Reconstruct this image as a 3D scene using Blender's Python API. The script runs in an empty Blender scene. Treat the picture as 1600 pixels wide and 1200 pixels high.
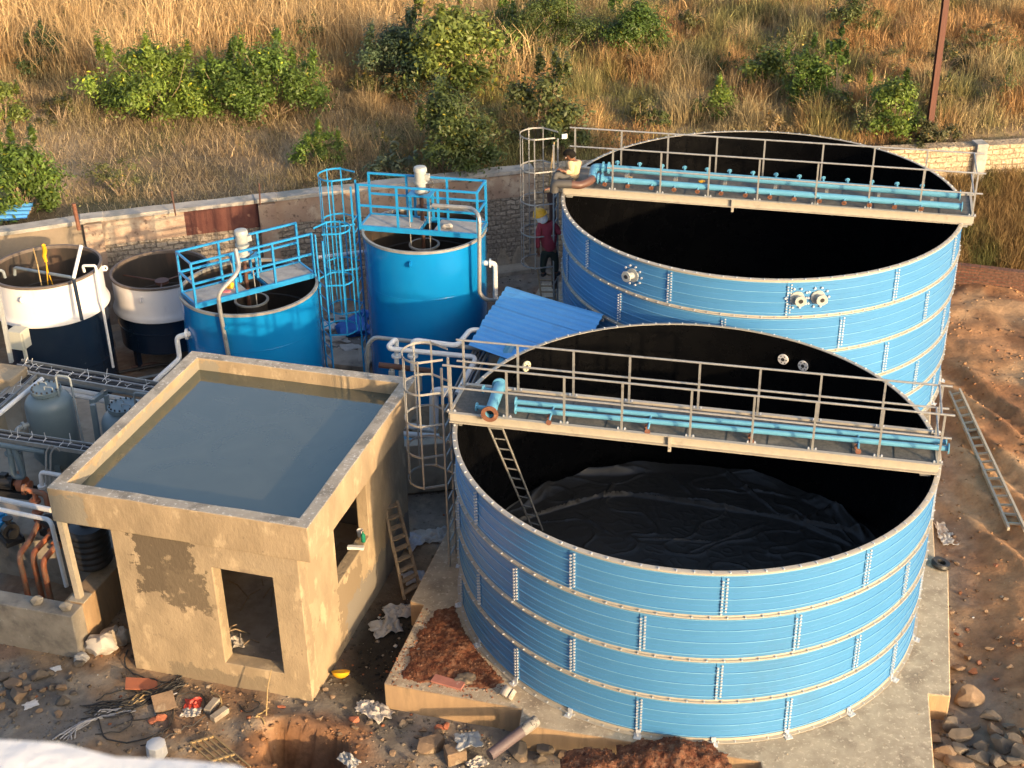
import bpy, bmesh, math, random
import numpy as np
from mathutils import Vector, Matrix, noise as mnoise

SC = bpy.context.scene
COL = SC.collection
R = math.radians

# ------------------------------------------------------------------ camera, sky, sun, exposure
FPX, PITCH, ROLL, CAMH = 2147.96, 0.4988, -0.0169, 14.4
FW = Vector((0, math.cos(PITCH), -math.sin(PITCH)))
_rt = Vector((1, 0, 0)); _up = _rt.cross(FW)
RT = _rt * math.cos(ROLL) + _up * math.sin(ROLL)
UPV = -_rt * math.sin(ROLL) + _up * math.cos(ROLL)
cd = bpy.data.cameras.new('camera'); cam = bpy.data.objects.new('camera', cd); COL.objects.link(cam)
cam.matrix_world = Matrix(((RT.x, UPV.x, -FW.x, 0), (RT.y, UPV.y, -FW.y, 0), (RT.z, UPV.z, -FW.z, CAMH), (0, 0, 0, 1)))
cd.sensor_width = 36; cd.lens = FPX / 1600 * 36; cd.clip_start = 0.05; cd.clip_end = 3000
cd.dof.use_dof = True; cd.dof.focus_distance = 27; cd.dof.aperture_fstop = 8
SC.camera = cam

SUN_EL = R(12.2)
TO_SUN = Vector((0.63, -0.777, 0)).normalized()
world = bpy.data.worlds.new('World'); SC.world = world; world.use_nodes = True
wn = world.node_tree.nodes; wn.clear()
sky = wn.new('ShaderNodeTexSky'); sky.sky_type = 'NISHITA'; sky.sun_disc = False
sky.sun_elevation = SUN_EL; sky.sun_rotation = math.atan2(TO_SUN.x, TO_SUN.y)
sky.air_density = .8; sky.dust_density = 5.0; sky.ozone_density = 1.0
bg = wn.new('ShaderNodeBackground'); bg.inputs[1].default_value = 0.15
wo = wn.new('ShaderNodeOutputWorld')
world.node_tree.links.new(sky.outputs[0], bg.inputs[0]); world.node_tree.links.new(bg.outputs[0], wo.inputs[0])
sl = bpy.data.lights.new('sun', 'SUN'); sl.energy = 2.35; sl.angle = R(0.8); sl.color = (1.0, 0.68, 0.37)
so = bpy.data.objects.new('sun', sl); COL.objects.link(so)
sd = Vector((TO_SUN.x * math.cos(SUN_EL), TO_SUN.y * math.cos(SUN_EL), math.sin(SUN_EL)))
so.rotation_euler = sd.to_track_quat('Z', 'Y').to_euler(); so.location = (20, -30, 40)
SC.view_settings.view_transform = 'Standard'; SC.view_settings.look = 'None'
SC.view_settings.exposure = 1.5; SC.view_settings.gamma = 1
SC.cycles.max_bounces = 6; SC.cycles.diffuse_bounces = 3; SC.cycles.glossy_bounces = 3
SC.cycles.caustics_reflective = False; SC.cycles.caustics_refractive = False

# ------------------------------------------------------------------ survey helpers: where a sight line meets a real plane
def ray(px, py):
    return (FW + RT * ((px - 800) / FPX) - UPV * ((py - 600) / FPX))
def Z(px, py, z):
    d = ray(px, py); return Vector((0, 0, CAMH)) + d * ((z - CAMH) / d.z)
def Y(px, py, y):
    d = ray(px, py); return Vector((0, 0, CAMH)) + d * (y / d.y)

# ------------------------------------------------------------------ mesh builder
class MB:
    def __init__(s): s.v = []; s.f = []; s.m = []; s.mi = 0
    def add(s, vs, fs):
        o = len(s.v); s.v += [tuple(v) for v in vs]
        for f in fs: s.f.append(tuple(o + i for i in f)); s.m.append(s.mi)
        return s
    def box(s, c, size, rot=0.0, M=None):
        hx, hy, hz = size[0] / 2, size[1] / 2, size[2] / 2
        vs = [Vector((x, y, z)) for x in (-hx, hx) for y in (-hy, hy) for z in (-hz, hz)]
        if M is None: M = Matrix.Rotation(rot, 3, 'Z')
        c = Vector(c)
        vs = [c + M @ v for v in vs]
        return s.add(vs, [(0, 1, 3, 2), (4, 6, 7, 5), (0, 4, 5, 1), (2, 3, 7, 6), (0, 2, 6, 4), (1, 5, 7, 3)])
    def beam(s, a, b, w, h, up=(0, 0, 1)):
        a = Vector(a); b = Vector(b); d = b - a; L = d.length; d = d / L
        u = Vector(up)
        if abs(d.dot(u)) > .98: u = Vector((1, 0, 0))
        sd_ = d.cross(u).normalized(); u = sd_.cross(d)
        M = Matrix((d, sd_, u)).transposed()
        return s.box((a + b) / 2, (L, w, h), M=M)
    def tube(s, pts, r, n=8, cap=True, closed=False):
        P = [Vector(p) for p in pts]; k = len(P)
        rr = r if isinstance(r, (list, tuple)) else [r] * k
        vs = []; prev = None
        for i in range(k):
            if closed: t = (P[(i + 1) % k] - P[i - 1])
            else: t = P[min(i + 1, k - 1)] - P[max(i - 1, 0)]
            if t.length < 1e-9: t = Vector((0, 0, 1))
            t.normalize()
            if prev is None:
                a = Vector((0, 0, 1)) if abs(t.z) < .9 else Vector((1, 0, 0))
                x = t.cross(a).normalized()
            else:
                x = prev - t * prev.dot(t)
                if x.length < 1e-6: x = t.cross(Vector((0, 0, 1)))
                x.normalize()
            prev = x; y = t.cross(x)
            for j in range(n):
                a = 2 * math.pi * j / n
                vs.append(P[i] + (x * math.cos(a) + y * math.sin(a)) * rr[i])
        fs = []
        for i in range(k if closed else k - 1):
            for j in range(n):
                i2 = (i + 1) % k
                fs.append((i * n + j, i * n + (j + 1) % n, i2 * n + (j + 1) % n, i2 * n + j))
        if cap and not closed:
            fs.append(tuple(reversed(range(n)))); fs.append(tuple((k - 1) * n + j for j in range(n)))
        return s.add(vs, fs)
    def pipe(s, pts, r, n=10, bend=None, seg=5, cap=True):
        """tube with rounded corners"""
        P = [Vector(p) for p in pts]; bend = bend or r * 2.5
        out = [P[0]]
        for i in range(1, len(P) - 1):
            a, b, c = P[i - 1], P[i], P[i + 1]
            d1 = (a - b); d2 = (c - b); q = min(bend, d1.length * .45, d2.length * .45)
            p1 = b + d1.normalized() * q; p2 = b + d2.normalized() * q
            for j in range(seg + 1):
                t = j / seg
                out.append(p1 * (1 - t) ** 2 + b * 2 * t * (1 - t) + p2 * t * t)
        out.append(P[-1])
        return s.tube(out, r, n, cap)
    def cyl(s, a, b, r, n=16, r2=None):
        return s.tube([a, b], [r, r if r2 is None else r2], n)
    def lathe(s, prof, c=(0, 0, 0), n=32, a0=0.0, a1=2 * math.pi, radf=None, M=None):
        c = Vector(c); full = abs(a1 - a0 - 2 * math.pi) < 1e-6; k = n if full else n + 1; m = len(prof); vs = []
        for j in range(k):
            a = a0 + (a1 - a0) * j / n; q = radf(a) if radf else 1.0
            for (r, z) in prof:
                v = Vector((math.cos(a) * r * q, math.sin(a) * r * q, z))
                vs.append(c + (M @ v if M else v))
        fs = []
        for j in range(n):
            j2 = (j + 1) % k
            for i in range(m - 1):
                fs.append((j * m + i, j2 * m + i, j2 * m + i + 1, j * m + i + 1))
        return s.add(vs, fs)
    def disc_at(s, c, nrm, r, th, n=16):
        c = Vector(c); nrm = Vector(nrm).normalized()
        return s.cyl(c - nrm * th / 2, c + nrm * th / 2, r, n)
    def prism(s, poly, z0, z1):
        n = len(poly); vs = [(x, y, z0) for x, y in poly] + [(x, y, z1) for x, y in poly]
        fs = [tuple(reversed(range(n))), tuple(range(n, 2 * n))] + [(i, (i + 1) % n, n + (i + 1) % n, n + i) for i in range(n)]
        return s.add(vs, fs)
    def ngon_tube(s, *a, **k): return s.tube(*a, **k)

def link(o, parent=None):
    COL.objects.link(o)
    if parent is not None: o.parent = parent
    return o
def origin(parent):
    l = Vector((0, 0, 0))
    while parent is not None: l += parent.location; parent = parent.parent
    return l
def shade(me, angle):
    if angle is None: return
    me.shade_smooth()
    bm = bmesh.new(); bm.from_mesh(me); ca = R(angle)
    for e in bm.edges:
        if len(e.link_faces) == 2 and e.calc_face_angle(0) > ca: e.smooth = False
    bm.to_mesh(me); bm.free()
def mk(name, mb, mats, parent=None, loc=None, smooth=35, bevel=0, local=False, label=None):
    """one mesh object. Vertices are world coordinates unless local."""
    if loc is None:
        base = origin(parent)
        loc = Vector((0, 0, 0))
    else:
        base = Vector(loc) + origin(parent); loc = Vector(loc)
    if local: base = Vector((0, 0, 0))
    me = bpy.data.meshes.new(name)
    me.from_pydata([(v[0] - base.x, v[1] - base.y, v[2] - base.z) for v in mb.v], [], mb.f)
    if not isinstance(mats, (list, tuple)): mats = [mats]
    for m in mats: me.materials.append(m)
    if len(mats) > 1: me.polygons.foreach_set('material_index', mb.m)
    me.update()
    bm = bmesh.new(); bm.from_mesh(me); bmesh.ops.recalc_face_normals(bm, faces=bm.faces); bm.to_mesh(me); bm.free()
    shade(me, smooth)
    o = bpy.data.objects.new(name, me); o.location = loc; link(o, parent)
    if bevel:
        b = o.modifiers.new('bevel', 'BEVEL'); b.width = bevel; b.segments = 2; b.limit_method = 'ANGLE'; b.angle_limit = R(40)
    if label: o['label'] = label
    return o
def thing(name, label, cat, loc=(0, 0, 0), rz=0.0, group=None):
    o = bpy.data.objects.new(name, None); COL.objects.link(o); o.location = loc; o.rotation_euler = (0, 0, rz)
    o.empty_display_size = .2; o['label'] = label; o['category'] = cat
    if group: o['group'] = group
    return o
def tag(o, label, cat, group=None, kind=None):
    o['label'] = label
    if cat: o['category'] = cat
    if group: o['group'] = group
    if kind: o['kind'] = kind
    return o
def one(name, mb, mats, label, cat, loc, group=None, kind=None, **k):
    return tag(mk(name, mb, mats, None, loc, **k), label, cat, group, kind)
def copy_tree(o, parent=None):
    c = o.copy(); COL.objects.link(c)
    if parent is not None: c.parent = parent
    for ch in list(o.children): copy_tree(ch, c)
    return c

# ------------------------------------------------------------------ materials
def mat(name, c1, c2=None, sc=4.0, rough=.6, metal=0.0, bump=0.0, bsc=30.0, c3=None, sc3=1.2, t3=(.55, .7), vary=.5,
        spec=.5, stretch=None, c4=None, sc4=9., t4=(.62, .68), coat=0.0, coord='Object'):
    m = bpy.data.materials.new(name); m.use_nodes = True; nt = m.node_tree; N = nt.nodes; L = nt.links
    b = N['Principled BSDF']; b.inputs['Roughness'].default_value = rough; b.inputs['Metallic'].default_value = metal
    b.inputs['Specular IOR Level'].default_value = spec
    if coat: b.inputs['Coat Weight'].default_value = coat; b.inputs['Coat Roughness'].default_value = .08
    tc = N.new('ShaderNodeTexCoord'); vec = tc.outputs[coord]
    if stretch:
        mp = N.new('ShaderNodeMapping'); mp.inputs['Scale'].default_value = stretch; L.new(vec, mp.inputs[0]); vec = mp.outputs[0]
    def noise(scale, det=6, ro=.6):
        n = N.new('ShaderNodeTexNoise'); n.inputs['Scale'].default_value = scale; n.inputs['Detail'].default_value = det
        n.inputs['Roughness'].default_value = ro; L.new(vec, n.inputs['Vector']); return n.outputs[0]
    def step(fac, a, bb):
        r = N.new('ShaderNodeMapRange'); r.interpolation_type = 'SMOOTHSTEP'
        r.inputs[1].default_value = a; r.inputs[2].default_value = bb; L.new(fac, r.inputs[0]); return r.outputs[0]
    def mix(fac, a, bb):
        x = N.new('ShaderNodeMix'); x.data_type = 'RGBA'; L.new(fac, x.inputs[0])
        for i, q in ((6, a), (7, bb)):
            if isinstance(q, tuple): x.inputs[i].default_value = (*q, 1)
            else: L.new(q, x.inputs[i])
        return x.outputs[2]
    if c2 is None: c2 = tuple(v * .8 for v in c1)
    n1 = noise(sc); col = mix(step(n1, .5 - vary / 2, .5 + vary / 2), c1, c2)
    if c3: col = mix(step(noise(sc3, 8, .65), *t3), col, c3)
    if c4: col = mix(step(noise(sc4, 8, .7), *t4), col, c4)
    L.new(col, b.inputs['Base Color'])
    rr = N.new('ShaderNodeMapRange'); rr.inputs[3].default_value = max(.02, rough - .1); rr.inputs[4].default_value = min(1, rough + .12)
    L.new(n1, rr.inputs[0]); L.new(rr.outputs[0], b.inputs['Roughness'])
    if bump:
        bp = N.new('ShaderNodeBump'); bp.inputs['Strength'].default_value = 1; bp.inputs['Distance'].default_value = bump
        L.new(noise(bsc, 8, .65), bp.inputs['Height']); L.new(bp.outputs[0], b.inputs['Normal'])
    return m

M = {}
M['tank_blue'] = mat('tank_blue_steel', (.055, .20, .41), (.066, .225, .445), 1.0, rough=.36, stretch=(1, 1, .8), c3=(.06, .195, .38), sc3=.7, vary=.9, c4=(.085, .24, .45), sc4=5, t4=(.6, .75))
M['galv'] = mat('galvanised_steel', (.44, .44, .42), (.34, .34, .33), 14, rough=.42, metal=.55, c3=(.3, .29, .27), sc3=5)
M['galv_band'] = mat('galvanised_flange', (.47, .43, .35), (.40, .37, .31), 9, rough=.5, metal=.2, c3=(.36, .32, .26), sc3=4, t3=(.6, .72))
M['bolt'] = mat('bright_bolt', (.66, .68, .7), (.52, .54, .56), 20, rough=.35, metal=.25)
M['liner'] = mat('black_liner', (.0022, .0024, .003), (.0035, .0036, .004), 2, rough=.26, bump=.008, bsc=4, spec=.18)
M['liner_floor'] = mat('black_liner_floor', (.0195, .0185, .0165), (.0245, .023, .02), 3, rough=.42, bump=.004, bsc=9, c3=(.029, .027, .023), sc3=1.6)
M['blue_paint'] = mat('blue_gloss_paint', (.004, .172, .45), (.006, .195, .48), 1.5, rough=.16, bump=.0012, bsc=2.5, c3=(.004, .165, .40), sc3=.8, spec=.5, coat=.3)
M['blue_frame'] = mat('blue_frame_paint', (.012, .24, .52), (.015, .2, .45), 6, rough=.35, c4=(.18, .3, .4), sc4=14, t4=(.68, .74))
M['pipe_blue'] = mat('light_blue_pipe_paint', (.115, .33, .48), (.09, .285, .43), 5, rough=.4, c4=(.05, .2, .36), sc4=7, t4=(.62, .72))
M['rust'] = mat('rusted_steel', (.2, .085, .045), (.13, .05, .03), 10, rough=.8, bump=.003, bsc=60, c3=(.28, .14, .08), sc3=6)
M['rust_brown'] = mat('brown_primer_pipe', (.085, .04, .028), (.11, .055, .04), 5, rough=.5)
M['brown_pole'] = mat('brown_painted_pole', (.115, .038, .022), (.085, .03, .018), 5, rough=.6, stretch=(3, 3, .4))
M['orange'] = mat('orange_pipe_paint', (.40, .125, .05), (.28, .10, .05), 6, rough=.6, c3=(.24, .14, .09), sc3=5, t3=(.45, .6))
M['navy'] = mat('navy_paint', (.008, .018, .038), (.012, .024, .045), 2, rough=.22, coat=.15)
M['white_tank'] = mat('white_tank_paint', (.78, .75, .72), (.72, .69, .66), 2, rough=.3, stretch=(1, 1, .35), c3=(.62, .6, .58), sc3=1.4)
M['pvc'] = mat('white_pvc', (.74, .74, .72), (.66, .66, .65), 4, rough=.32)
M['conc'] = mat('grey_concrete', (.39, .34, .27), (.27, .235, .185), 2.5, rough=.9, bump=.006, bsc=40, c3=(.15, .135, .115), sc3=1.1, t3=(.5, .72), c4=(.42, .39, .33), sc4=14)
M['slab'] = mat('slab_concrete', (.49, .41, .295), (.34, .28, .2), 3.4, rough=.92, bump=.008, bsc=50, c3=(.25, .2, .145), sc3=1.5, t3=(.48, .68), c4=(.60, .51, .37), sc4=13, t4=(.54, .62))
M['slab_side'] = mat('sun_tinted_formed_edge', (.42, .285, .16), (.32, .22, .13), 2.5, rough=.92, bump=.006, bsc=30, stretch=(3, 3, .6), c3=(.24, .17, .1), sc3=1.6, t3=(.52, .7))  # tan formed concrete, with the orange of low sun put into its colour
M['rib'] = mat('rib_edge_glint', (.14, .36, .58), (.2, .42, .62), 3, rough=.3, metal=.1)  # reflected glint along the rib crests, put into a lighter colour
M['coping'] = mat('coping_cement', (.44, .41, .36), (.28, .265, .24), 2.2, rough=.9, bump=.006, bsc=40, c3=(.2, .21, .2), sc3=.9, t3=(.48, .6))
M['parapet'] = mat('parapet_cement', (.42, .38, .31), (.3, .27, .22), 2.8, rough=.92, bump=.006, bsc=45, c3=(.21, .19, .155), sc3=1.7, t3=(.48, .62), c4=(.62, .59, .53), sc4=16, t4=(.56, .64))
M['motor_grey'] = mat('pale_grey_motor', (.36, .38, .37), (.31, .33, .32), 8, rough=.4, c3=(.4, .38, .33), sc3=8)
M['deck_grey'] = mat('platform_plate', (.36, .36, .35), (.25, .25, .25), 5, rough=.6, c3=(.18, .17, .15), sc3=2, c4=(.5, .5, .48), sc4=9)
M['black'] = mat('black_plastic', (.018, .018, .019), (.028, .027, .026), 5, rough=.45)
M['dark_inside'] = mat('dark_tank_lining', (.025, .022, .02), (.045, .035, .028), 3, rough=.6, stretch=(1, 1, .3), c3=(.08, .05, .035), sc3=1.5)
M['vessel'] = mat('grey_blue_vessel_paint', (.14, .19, .215), (.115, .165, .19), 3, rough=.4, c3=(.19, .21, .21), sc3=2)
M['grey_pipe'] = mat('grey_steel_pipe', (.27, .31, .33), (.2, .24, .26), 6, rough=.45)
M['tray'] = mat('cable_tray_steel', (.33, .33, .31), (.24, .24, .23), 8, rough=.55, metal=.3)
M['cable'] = mat('black_cable', (.022, .022, .023), (.04, .037, .034), 8, rough=.6)
M['cable_tan'] = mat('tan_cable', (.4, .28, .12), (.3, .22, .12), 8, rough=.7)
M['cable_grey'] = mat('grey_cable', (.34, .34, .35), (.25, .25, .27), 8, rough=.6)
M['wood'] = mat('weathered_wood', (.36, .27, .17), (.22, .16, .1), 3, rough=.85, stretch=(6, 6, 1), bump=.003, bsc=30)
M['alu'] = mat('dull_aluminium', (.52, .5, .46), (.42, .4, .37), 12, rough=.45, metal=.35)
M['alu_beige'] = mat('beige_weathered_metal', (.47, .42, .33), (.38, .34, .27), 12, rough=.6, metal=.1)
M['sack'] = mat('woven_sack', (.5, .46, .4), (.38, .35, .31), 5, rough=.85, bump=.004, bsc=60, c3=(.26, .22, .18), sc3=3)
M['paper'] = mat('white_paper', (.72, .71, .69), (.6, .59, .57), 6, rough=.8)
M['tarp_blue'] = mat('blue_tarpaulin', (.02, .13, .5), (.03, .17, .56), 4, rough=.4, bump=.01, bsc=12)
M['roof_blue'] = mat('blue_roofing_sheet', (.10, .36, .74), (.12, .4, .78), 2, rough=.34, c3=(.1, .33, .66), sc3=1.2)
M['rock'] = mat('grey_rock', (.15, .122, .095), (.08, .068, .056), 4, rough=.9, bump=.012, bsc=18, c3=(.3, .21, .13), sc3=2.5)
M['rock_brown'] = mat('brown_rock', (.24, .165, .105), (.15, .105, .07), 5, rough=.9, bump=.012, bsc=18, c3=(.36, .3, .22), sc3=2.5)
M['brick'] = mat('broken_red_brick', (.36, .12, .06), (.28, .1, .06), 8, rough=.9, bump=.004, bsc=40)
M['yellow'] = mat('yellow_plastic', (.75, .42, .02), (.68, .36, .02), 5, rough=.4)
M['red'] = mat('red_plastic', (.5, .05, .03), (.4, .05, .03), 5, rough=.5)
M['skin'] = mat('skin', (.2, .095, .055), (.17, .08, .048), 8, rough=.55)
M['shirt_maroon'] = mat('maroon_shirt', (.27, .033, .05), (.22, .027, .04), 7, rough=.85, bump=.008, bsc=9)
M['trouser_dark'] = mat('dark_trousers', (.012, .02, .016), (.018, .026, .02), 7, rough=.85, bump=.006, bsc=9)
M['shirt_beige'] = mat('beige_shirt', (.56, .42, .25), (.48, .36, .21), 7, rough=.85, bump=.008, bsc=9)
M['trouser_grey'] = mat('grey_trousers', (.11, .11, .105), (.08, .08, .08), 7, rough=.85, bump=.006, bsc=9)
M['hair'] = mat('black_hair', (.008, .007, .006), (.014, .012, .01), 20, rough=.85, spec=.1)
M['shoe'] = mat('black_shoe', (.02, .018, .016), (.03, .026, .022), 8, rough=.6)
M['white_wall'] = mat('white_rough_render', (.82, .81, .79), (.76, .75, .73), 6, rough=.9, bump=.01, bsc=30)
M['box_cream'] = mat('cream_panel_paint', (.5, .5, .42), (.45, .45, .38), 5, rough=.5)
M['rubber_grid'] = mat('dark_walkway_mat', (.07, .068, .062), (.13, .125, .11), 16, rough=.8, bump=.006, bsc=60, c3=(.17, .155, .13), sc3=2.4, t3=(.5, .68))

def attr_mat(name, rough=.9, trans=0.0, nscale=None, namt=.4, bump=0.0, bsc=20.0, spec=.3):
    m = bpy.data.materials.new(name); m.use_nodes = True; nt = m.node_tree; N = nt.nodes; L = nt.links
    b = N['Principled BSDF']; b.inputs['Roughness'].default_value = rough; b.inputs['Specular IOR Level'].default_value = spec
    a = N.new('ShaderNodeAttribute'); a.attribute_name = 'Col'; col = a.outputs['Color']
    if nscale:
        tc = N.new('ShaderNodeTexCoord')
        def nz(s, det, ro):
            n = N.new('ShaderNodeTexNoise'); n.inputs['Scale'].default_value = s; n.inputs['Detail'].default_value = det; n.inputs['Roughness'].default_value = ro
            L.new(tc.outputs['Object'], n.inputs['Vector']); return n.outputs[0]
        prod = None
        for s, lo, hi in ((nscale, 1 - namt, 1 + namt), (nscale * 6, 1 - namt * .9, 1 + namt * .9)):
            r = N.new('ShaderNodeMapRange'); r.inputs[1].default_value = .3; r.inputs[2].default_value = .7
            r.inputs[3].default_value = lo; r.inputs[4].default_value = hi; L.new(nz(s, 8, .7), r.inputs[0])
            if prod is None: prod = r.outputs[0]
            else:
                q = N.new('ShaderNodeMath'); q.operation = 'MULTIPLY'; L.new(prod, q.inputs[0]); L.new(r.outputs[0], q.inputs[1]); prod = q.outputs[0]
        vm = N.new('ShaderNodeVectorMath'); vm.operation = 'SCALE'; L.new(col, vm.inputs[0]); L.new(prod, vm.inputs[3]); col = vm.outputs[0]
        if bump:
            bp = N.new('ShaderNodeBump'); bp.inputs['Strength'].default_value = 1; bp.inputs['Distance'].default_value = bump
            L.new(nz(bsc, 10, .7), bp.inputs['Height']); L.new(bp.outputs[0], b.inputs['Normal'])
    L.new(col, b.inputs['Base Color'])
    if trans:
        t = N.new('ShaderNodeBsdfTranslucent'); L.new(col, t.inputs[0])
        ms = N.new('ShaderNodeMixShader'); ms.inputs[0].default_value = trans
        L.new(b.outputs[0], ms.inputs[1]); L.new(t.outputs[0], ms.inputs[2]); L.new(ms.outputs[0], N['Material Output'].inputs[0])
    return m
M['ground'] = attr_mat('earth', .95, 0, .9, .27, .025, 9)
M['blade'] = attr_mat('dry_grass_blade', .8, .4)
M['leaf'] = attr_mat('leaf', .5, .3, spec=.4)
M['pebble'] = attr_mat('pebble', .9, 0)
# ------------------------------------------------------------------ the lie of the land
rng = np.random.default_rng(7)
def fbm(x, y, s, seed=0, oct=4):
    """value noise on arrays"""
    out = np.zeros_like(x, dtype=float); amp = 1.; tot = 0.
    for o in range(oct):
        xs = x * s + 17.3 * (seed + o); ys = y * s - 9.1 * (seed + 2 * o)
        xi = np.floor(xs).astype(np.int64); yi = np.floor(ys).astype(np.int64); fx = xs - xi; fy = ys - yi
        fx = fx * fx * (3 - 2 * fx); fy = fy * fy * (3 - 2 * fy)
        def h(a, b):
            n = (a * 374761393 + b * 668265263 + (seed + o) * 1274126177) & 0xffffffff
            n = ((n ^ (n >> 13)) * 1274126177) & 0xffffffff
            return ((n ^ (n >> 16)) & 0xffff) / 65535.
        v = (h(xi, yi) * (1 - fx) + h(xi + 1, yi) * fx) * (1 - fy) + (h(xi, yi + 1) * (1 - fx) + h(xi + 1, yi + 1) * fx) * fy
        out += amp * v; tot += amp; amp *= .5; s *= 2.03
    return out / tot
def sst(a, b, t):
    t = np.clip((t - a) / (b - a), 0, 1); return t * t * (3 - 2 * t)
WALL = [(-22., 26.3), (-10.15, 30.87), (.67, 33.9), (12.52, 35.0), (40., 38.2)]
def ywall(x): return np.interp(x, [p[0] for p in WALL], [p[1] for p in WALL])
WTOP = 2.3
def gz(x, y):
    x = np.asarray(x, float); y = np.asarray(y, float)
    z = -.5 + .07 * (fbm(x, y, .9, 3) - .5) + .05 * (fbm(x, y, 4., 5) - .5)
    right = sst(6.9, 8.6, x - .16 * (y - 16))
    z += right * (.3 + .22 * (fbm(x, y, .5, 11) - .5) + .12 * (fbm(x, y, 2.2, 12) - .5))
    # wheel ruts running away on the right
    for off, w in ((1.5, .18), (2.75, .2), (4.1, .2)):
        d = (x - (8.1 + off - .30 * (y - 19)))
        z += right * .085 * (np.exp(-((d - .34) / .14) ** 2) + np.exp(-((d + .34) / .14) ** 2)) * sst(14, 17, y) * (1 - sst(25, 29, y)); z -= right * (.15 + .03 * np.sin(y * 22 + x * 5)) * np.exp(-(d / w) ** 2) * sst(14, 17, y) * (1 - sst(26, 30, y))
    # rubble-side foreground
    z += .12 * sst(6.2, 7.2, x) * (1 - sst(16, 18, y)) * (fbm(x, y, 2, 31))
    # dug hole in front of the pump house
    hx, hy = -3.25, 15.75
    hd = (np.abs((x - hx) / .66) ** 4 + np.abs((y - hy + .25 * (x - hx)) / .45) ** 4) ** .25 + .5 * (fbm(x, y, 2.2, 8) - .5)
    z -= .95 * (1 - sst(.82, 1.02, hd))
    z += .07 * np.exp(-((hd - 1.35) / .3) ** 2)
    # grassy bank inside the wall on the right
    bank = sst(9.2, 10.2, x) * sst(32.2, 33.0, y + .5 * (fbm(x, y, 1., 14) - .5))
    z += bank * (.55 + .42 * np.clip(y - 33, 0, 2))
    # between the tanks and the wall a little spoil
    z += .25 * sst(31, 33.3, y) * sst(-2, 1, x) * (1 - sst(8, 9, x)) * fbm(x, y, 1.2, 21)
    yw = ywall(x); out = sst(-.02, .12, y - yw)
    t = np.clip(y - yw, 0, None)
    hill = 1.62 + .075 * np.minimum(t, 60) + .02 * np.clip(t - 60, 0, 300) + .5 * (fbm(x, y, .22, 41) - .5) * sst(0, 3, t) + .14 * (fbm(x, y, 1.1, 42) - .5)
    hill += .5 * sst(4, 12, x) * sst(0, 1.5, t) * (1 - sst(10, 20, t))
    return z * (1 - out) + hill * out
def g1(x, y): return float(gz(np.array([x]), np.array([y]))[0])
def G(px, py):
    """where a sight line first meets the ground"""
    d = ray(px, py); d = d / d.y; ys = np.arange(12, 90, .04)
    P = np.stack([d.x * ys, ys, CAMH + d.z * ys], 1)
    h = gz(P[:, 0], P[:, 1]); i = int(np.argmax(P[:, 2] <= h))
    return Vector((P[i, 0], P[i, 1], h[i]))

def axis(segs):
    out = []
    for a, b, s in segs: out += list(np.arange(a, b, s))
    return np.array(out)
xs = axis([(-1200, -200, 100), (-200, -40, 16), (-40, -18, 1.2), (-18, -10, .25), (-10, 13, .085), (13, 20, .25), (20, 40, 1.2), (40, 200, 16), (200, 1201, 100)])
ys = axis([(-300, -60, 40), (-60, 8, 4), (8, 14, .5), (14, 24, .085), (24, 37, .12), (37, 60, .3), (60, 100, 2), (100, 300, 20), (300, 1601, 130)])
XX, YY = np.meshgrid(xs, ys, indexing='xy'); XX = XX.ravel(); YY = YY.ravel(); ZZ = gz(XX, YY)
def lerp(a, b, t): return a + (np.asarray(b) - a) * t[:, None]
def ground_col(x, y):
    c = np.tile(np.array([.20, .175, .145]), (len(x), 1))                       # grey trodden earth
    c = lerp(c, [.28, .195, .12], sst(.48, .62, fbm(x, y, .55, 61)))            # brown earth
    c = lerp(c, [.22, .12, .065], sst(.55, .7, fbm(x, y, .8, 64)) * .6)
    c = lerp(c, [.34, .29, .22], sst(.6, .72, fbm(x, y, 2.6, 65)) * .55)           # cement spill
    wet = np.exp(-(((x + 2.25 - .1 * (y - 18)) / .62) ** 2 + ((y - 18.1) / 1.7) ** 2))              # damp gully by the pump house
    c = lerp(c, [.03, .028, .023], np.clip(wet * 1.5, 0, 1))
    hd = np.hypot((x + 3.25) / .85, (y - 15.75) / .6)
    c = lerp(c, [.3, .14, .06], (1 - sst(.9, 1.5, hd + .8 * (fbm(x, y, 2.5, 66) - .5))) * .75)
    r = sst(7.0, 8.0, x - .16 * (y - 16) + .5 * (fbm(x, y, 1.3, 71) - .5))
    red = lerp(np.tile(np.array([.345, .185, .09]), (len(x), 1)), [.235, .115, .055], sst(.42, .6, fbm(x, y, .7, 72)))
    red = lerp(red, [.41, .265, .145], sst(.52, .68, fbm(x, y, .5, 73)) * .75)
    c = c * (1 - r)[:, None] + red * r[:, None]
    t = y - ywall(x); o = sst(-.1, .1, t)
    hill = lerp(np.tile(np.array([.19, .14, .085]), (len(x), 1)), [.34, .265, .17], sst(.5, .66, fbm(x, y, .35, 81)))
    hill = lerp(hill, [.12, .12, .055], sst(.58, .7, fbm(x, y, .6, 83)) * .7)
    b = sst(9.4, 10.2, x) * sst(33.0, 33.4, y)
    o2 = np.maximum(o, b)
    c = c * (1 - o2)[:, None] + hill * o2[:, None]
    return c
def set_col(me, c):
    a = me.color_attributes.new('Col', 'FLOAT_COLOR', 'POINT')
    a.data.foreach_set('color', np.concatenate([c, np.ones((len(c), 1))], 1).astype(np.float32).ravel())
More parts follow.
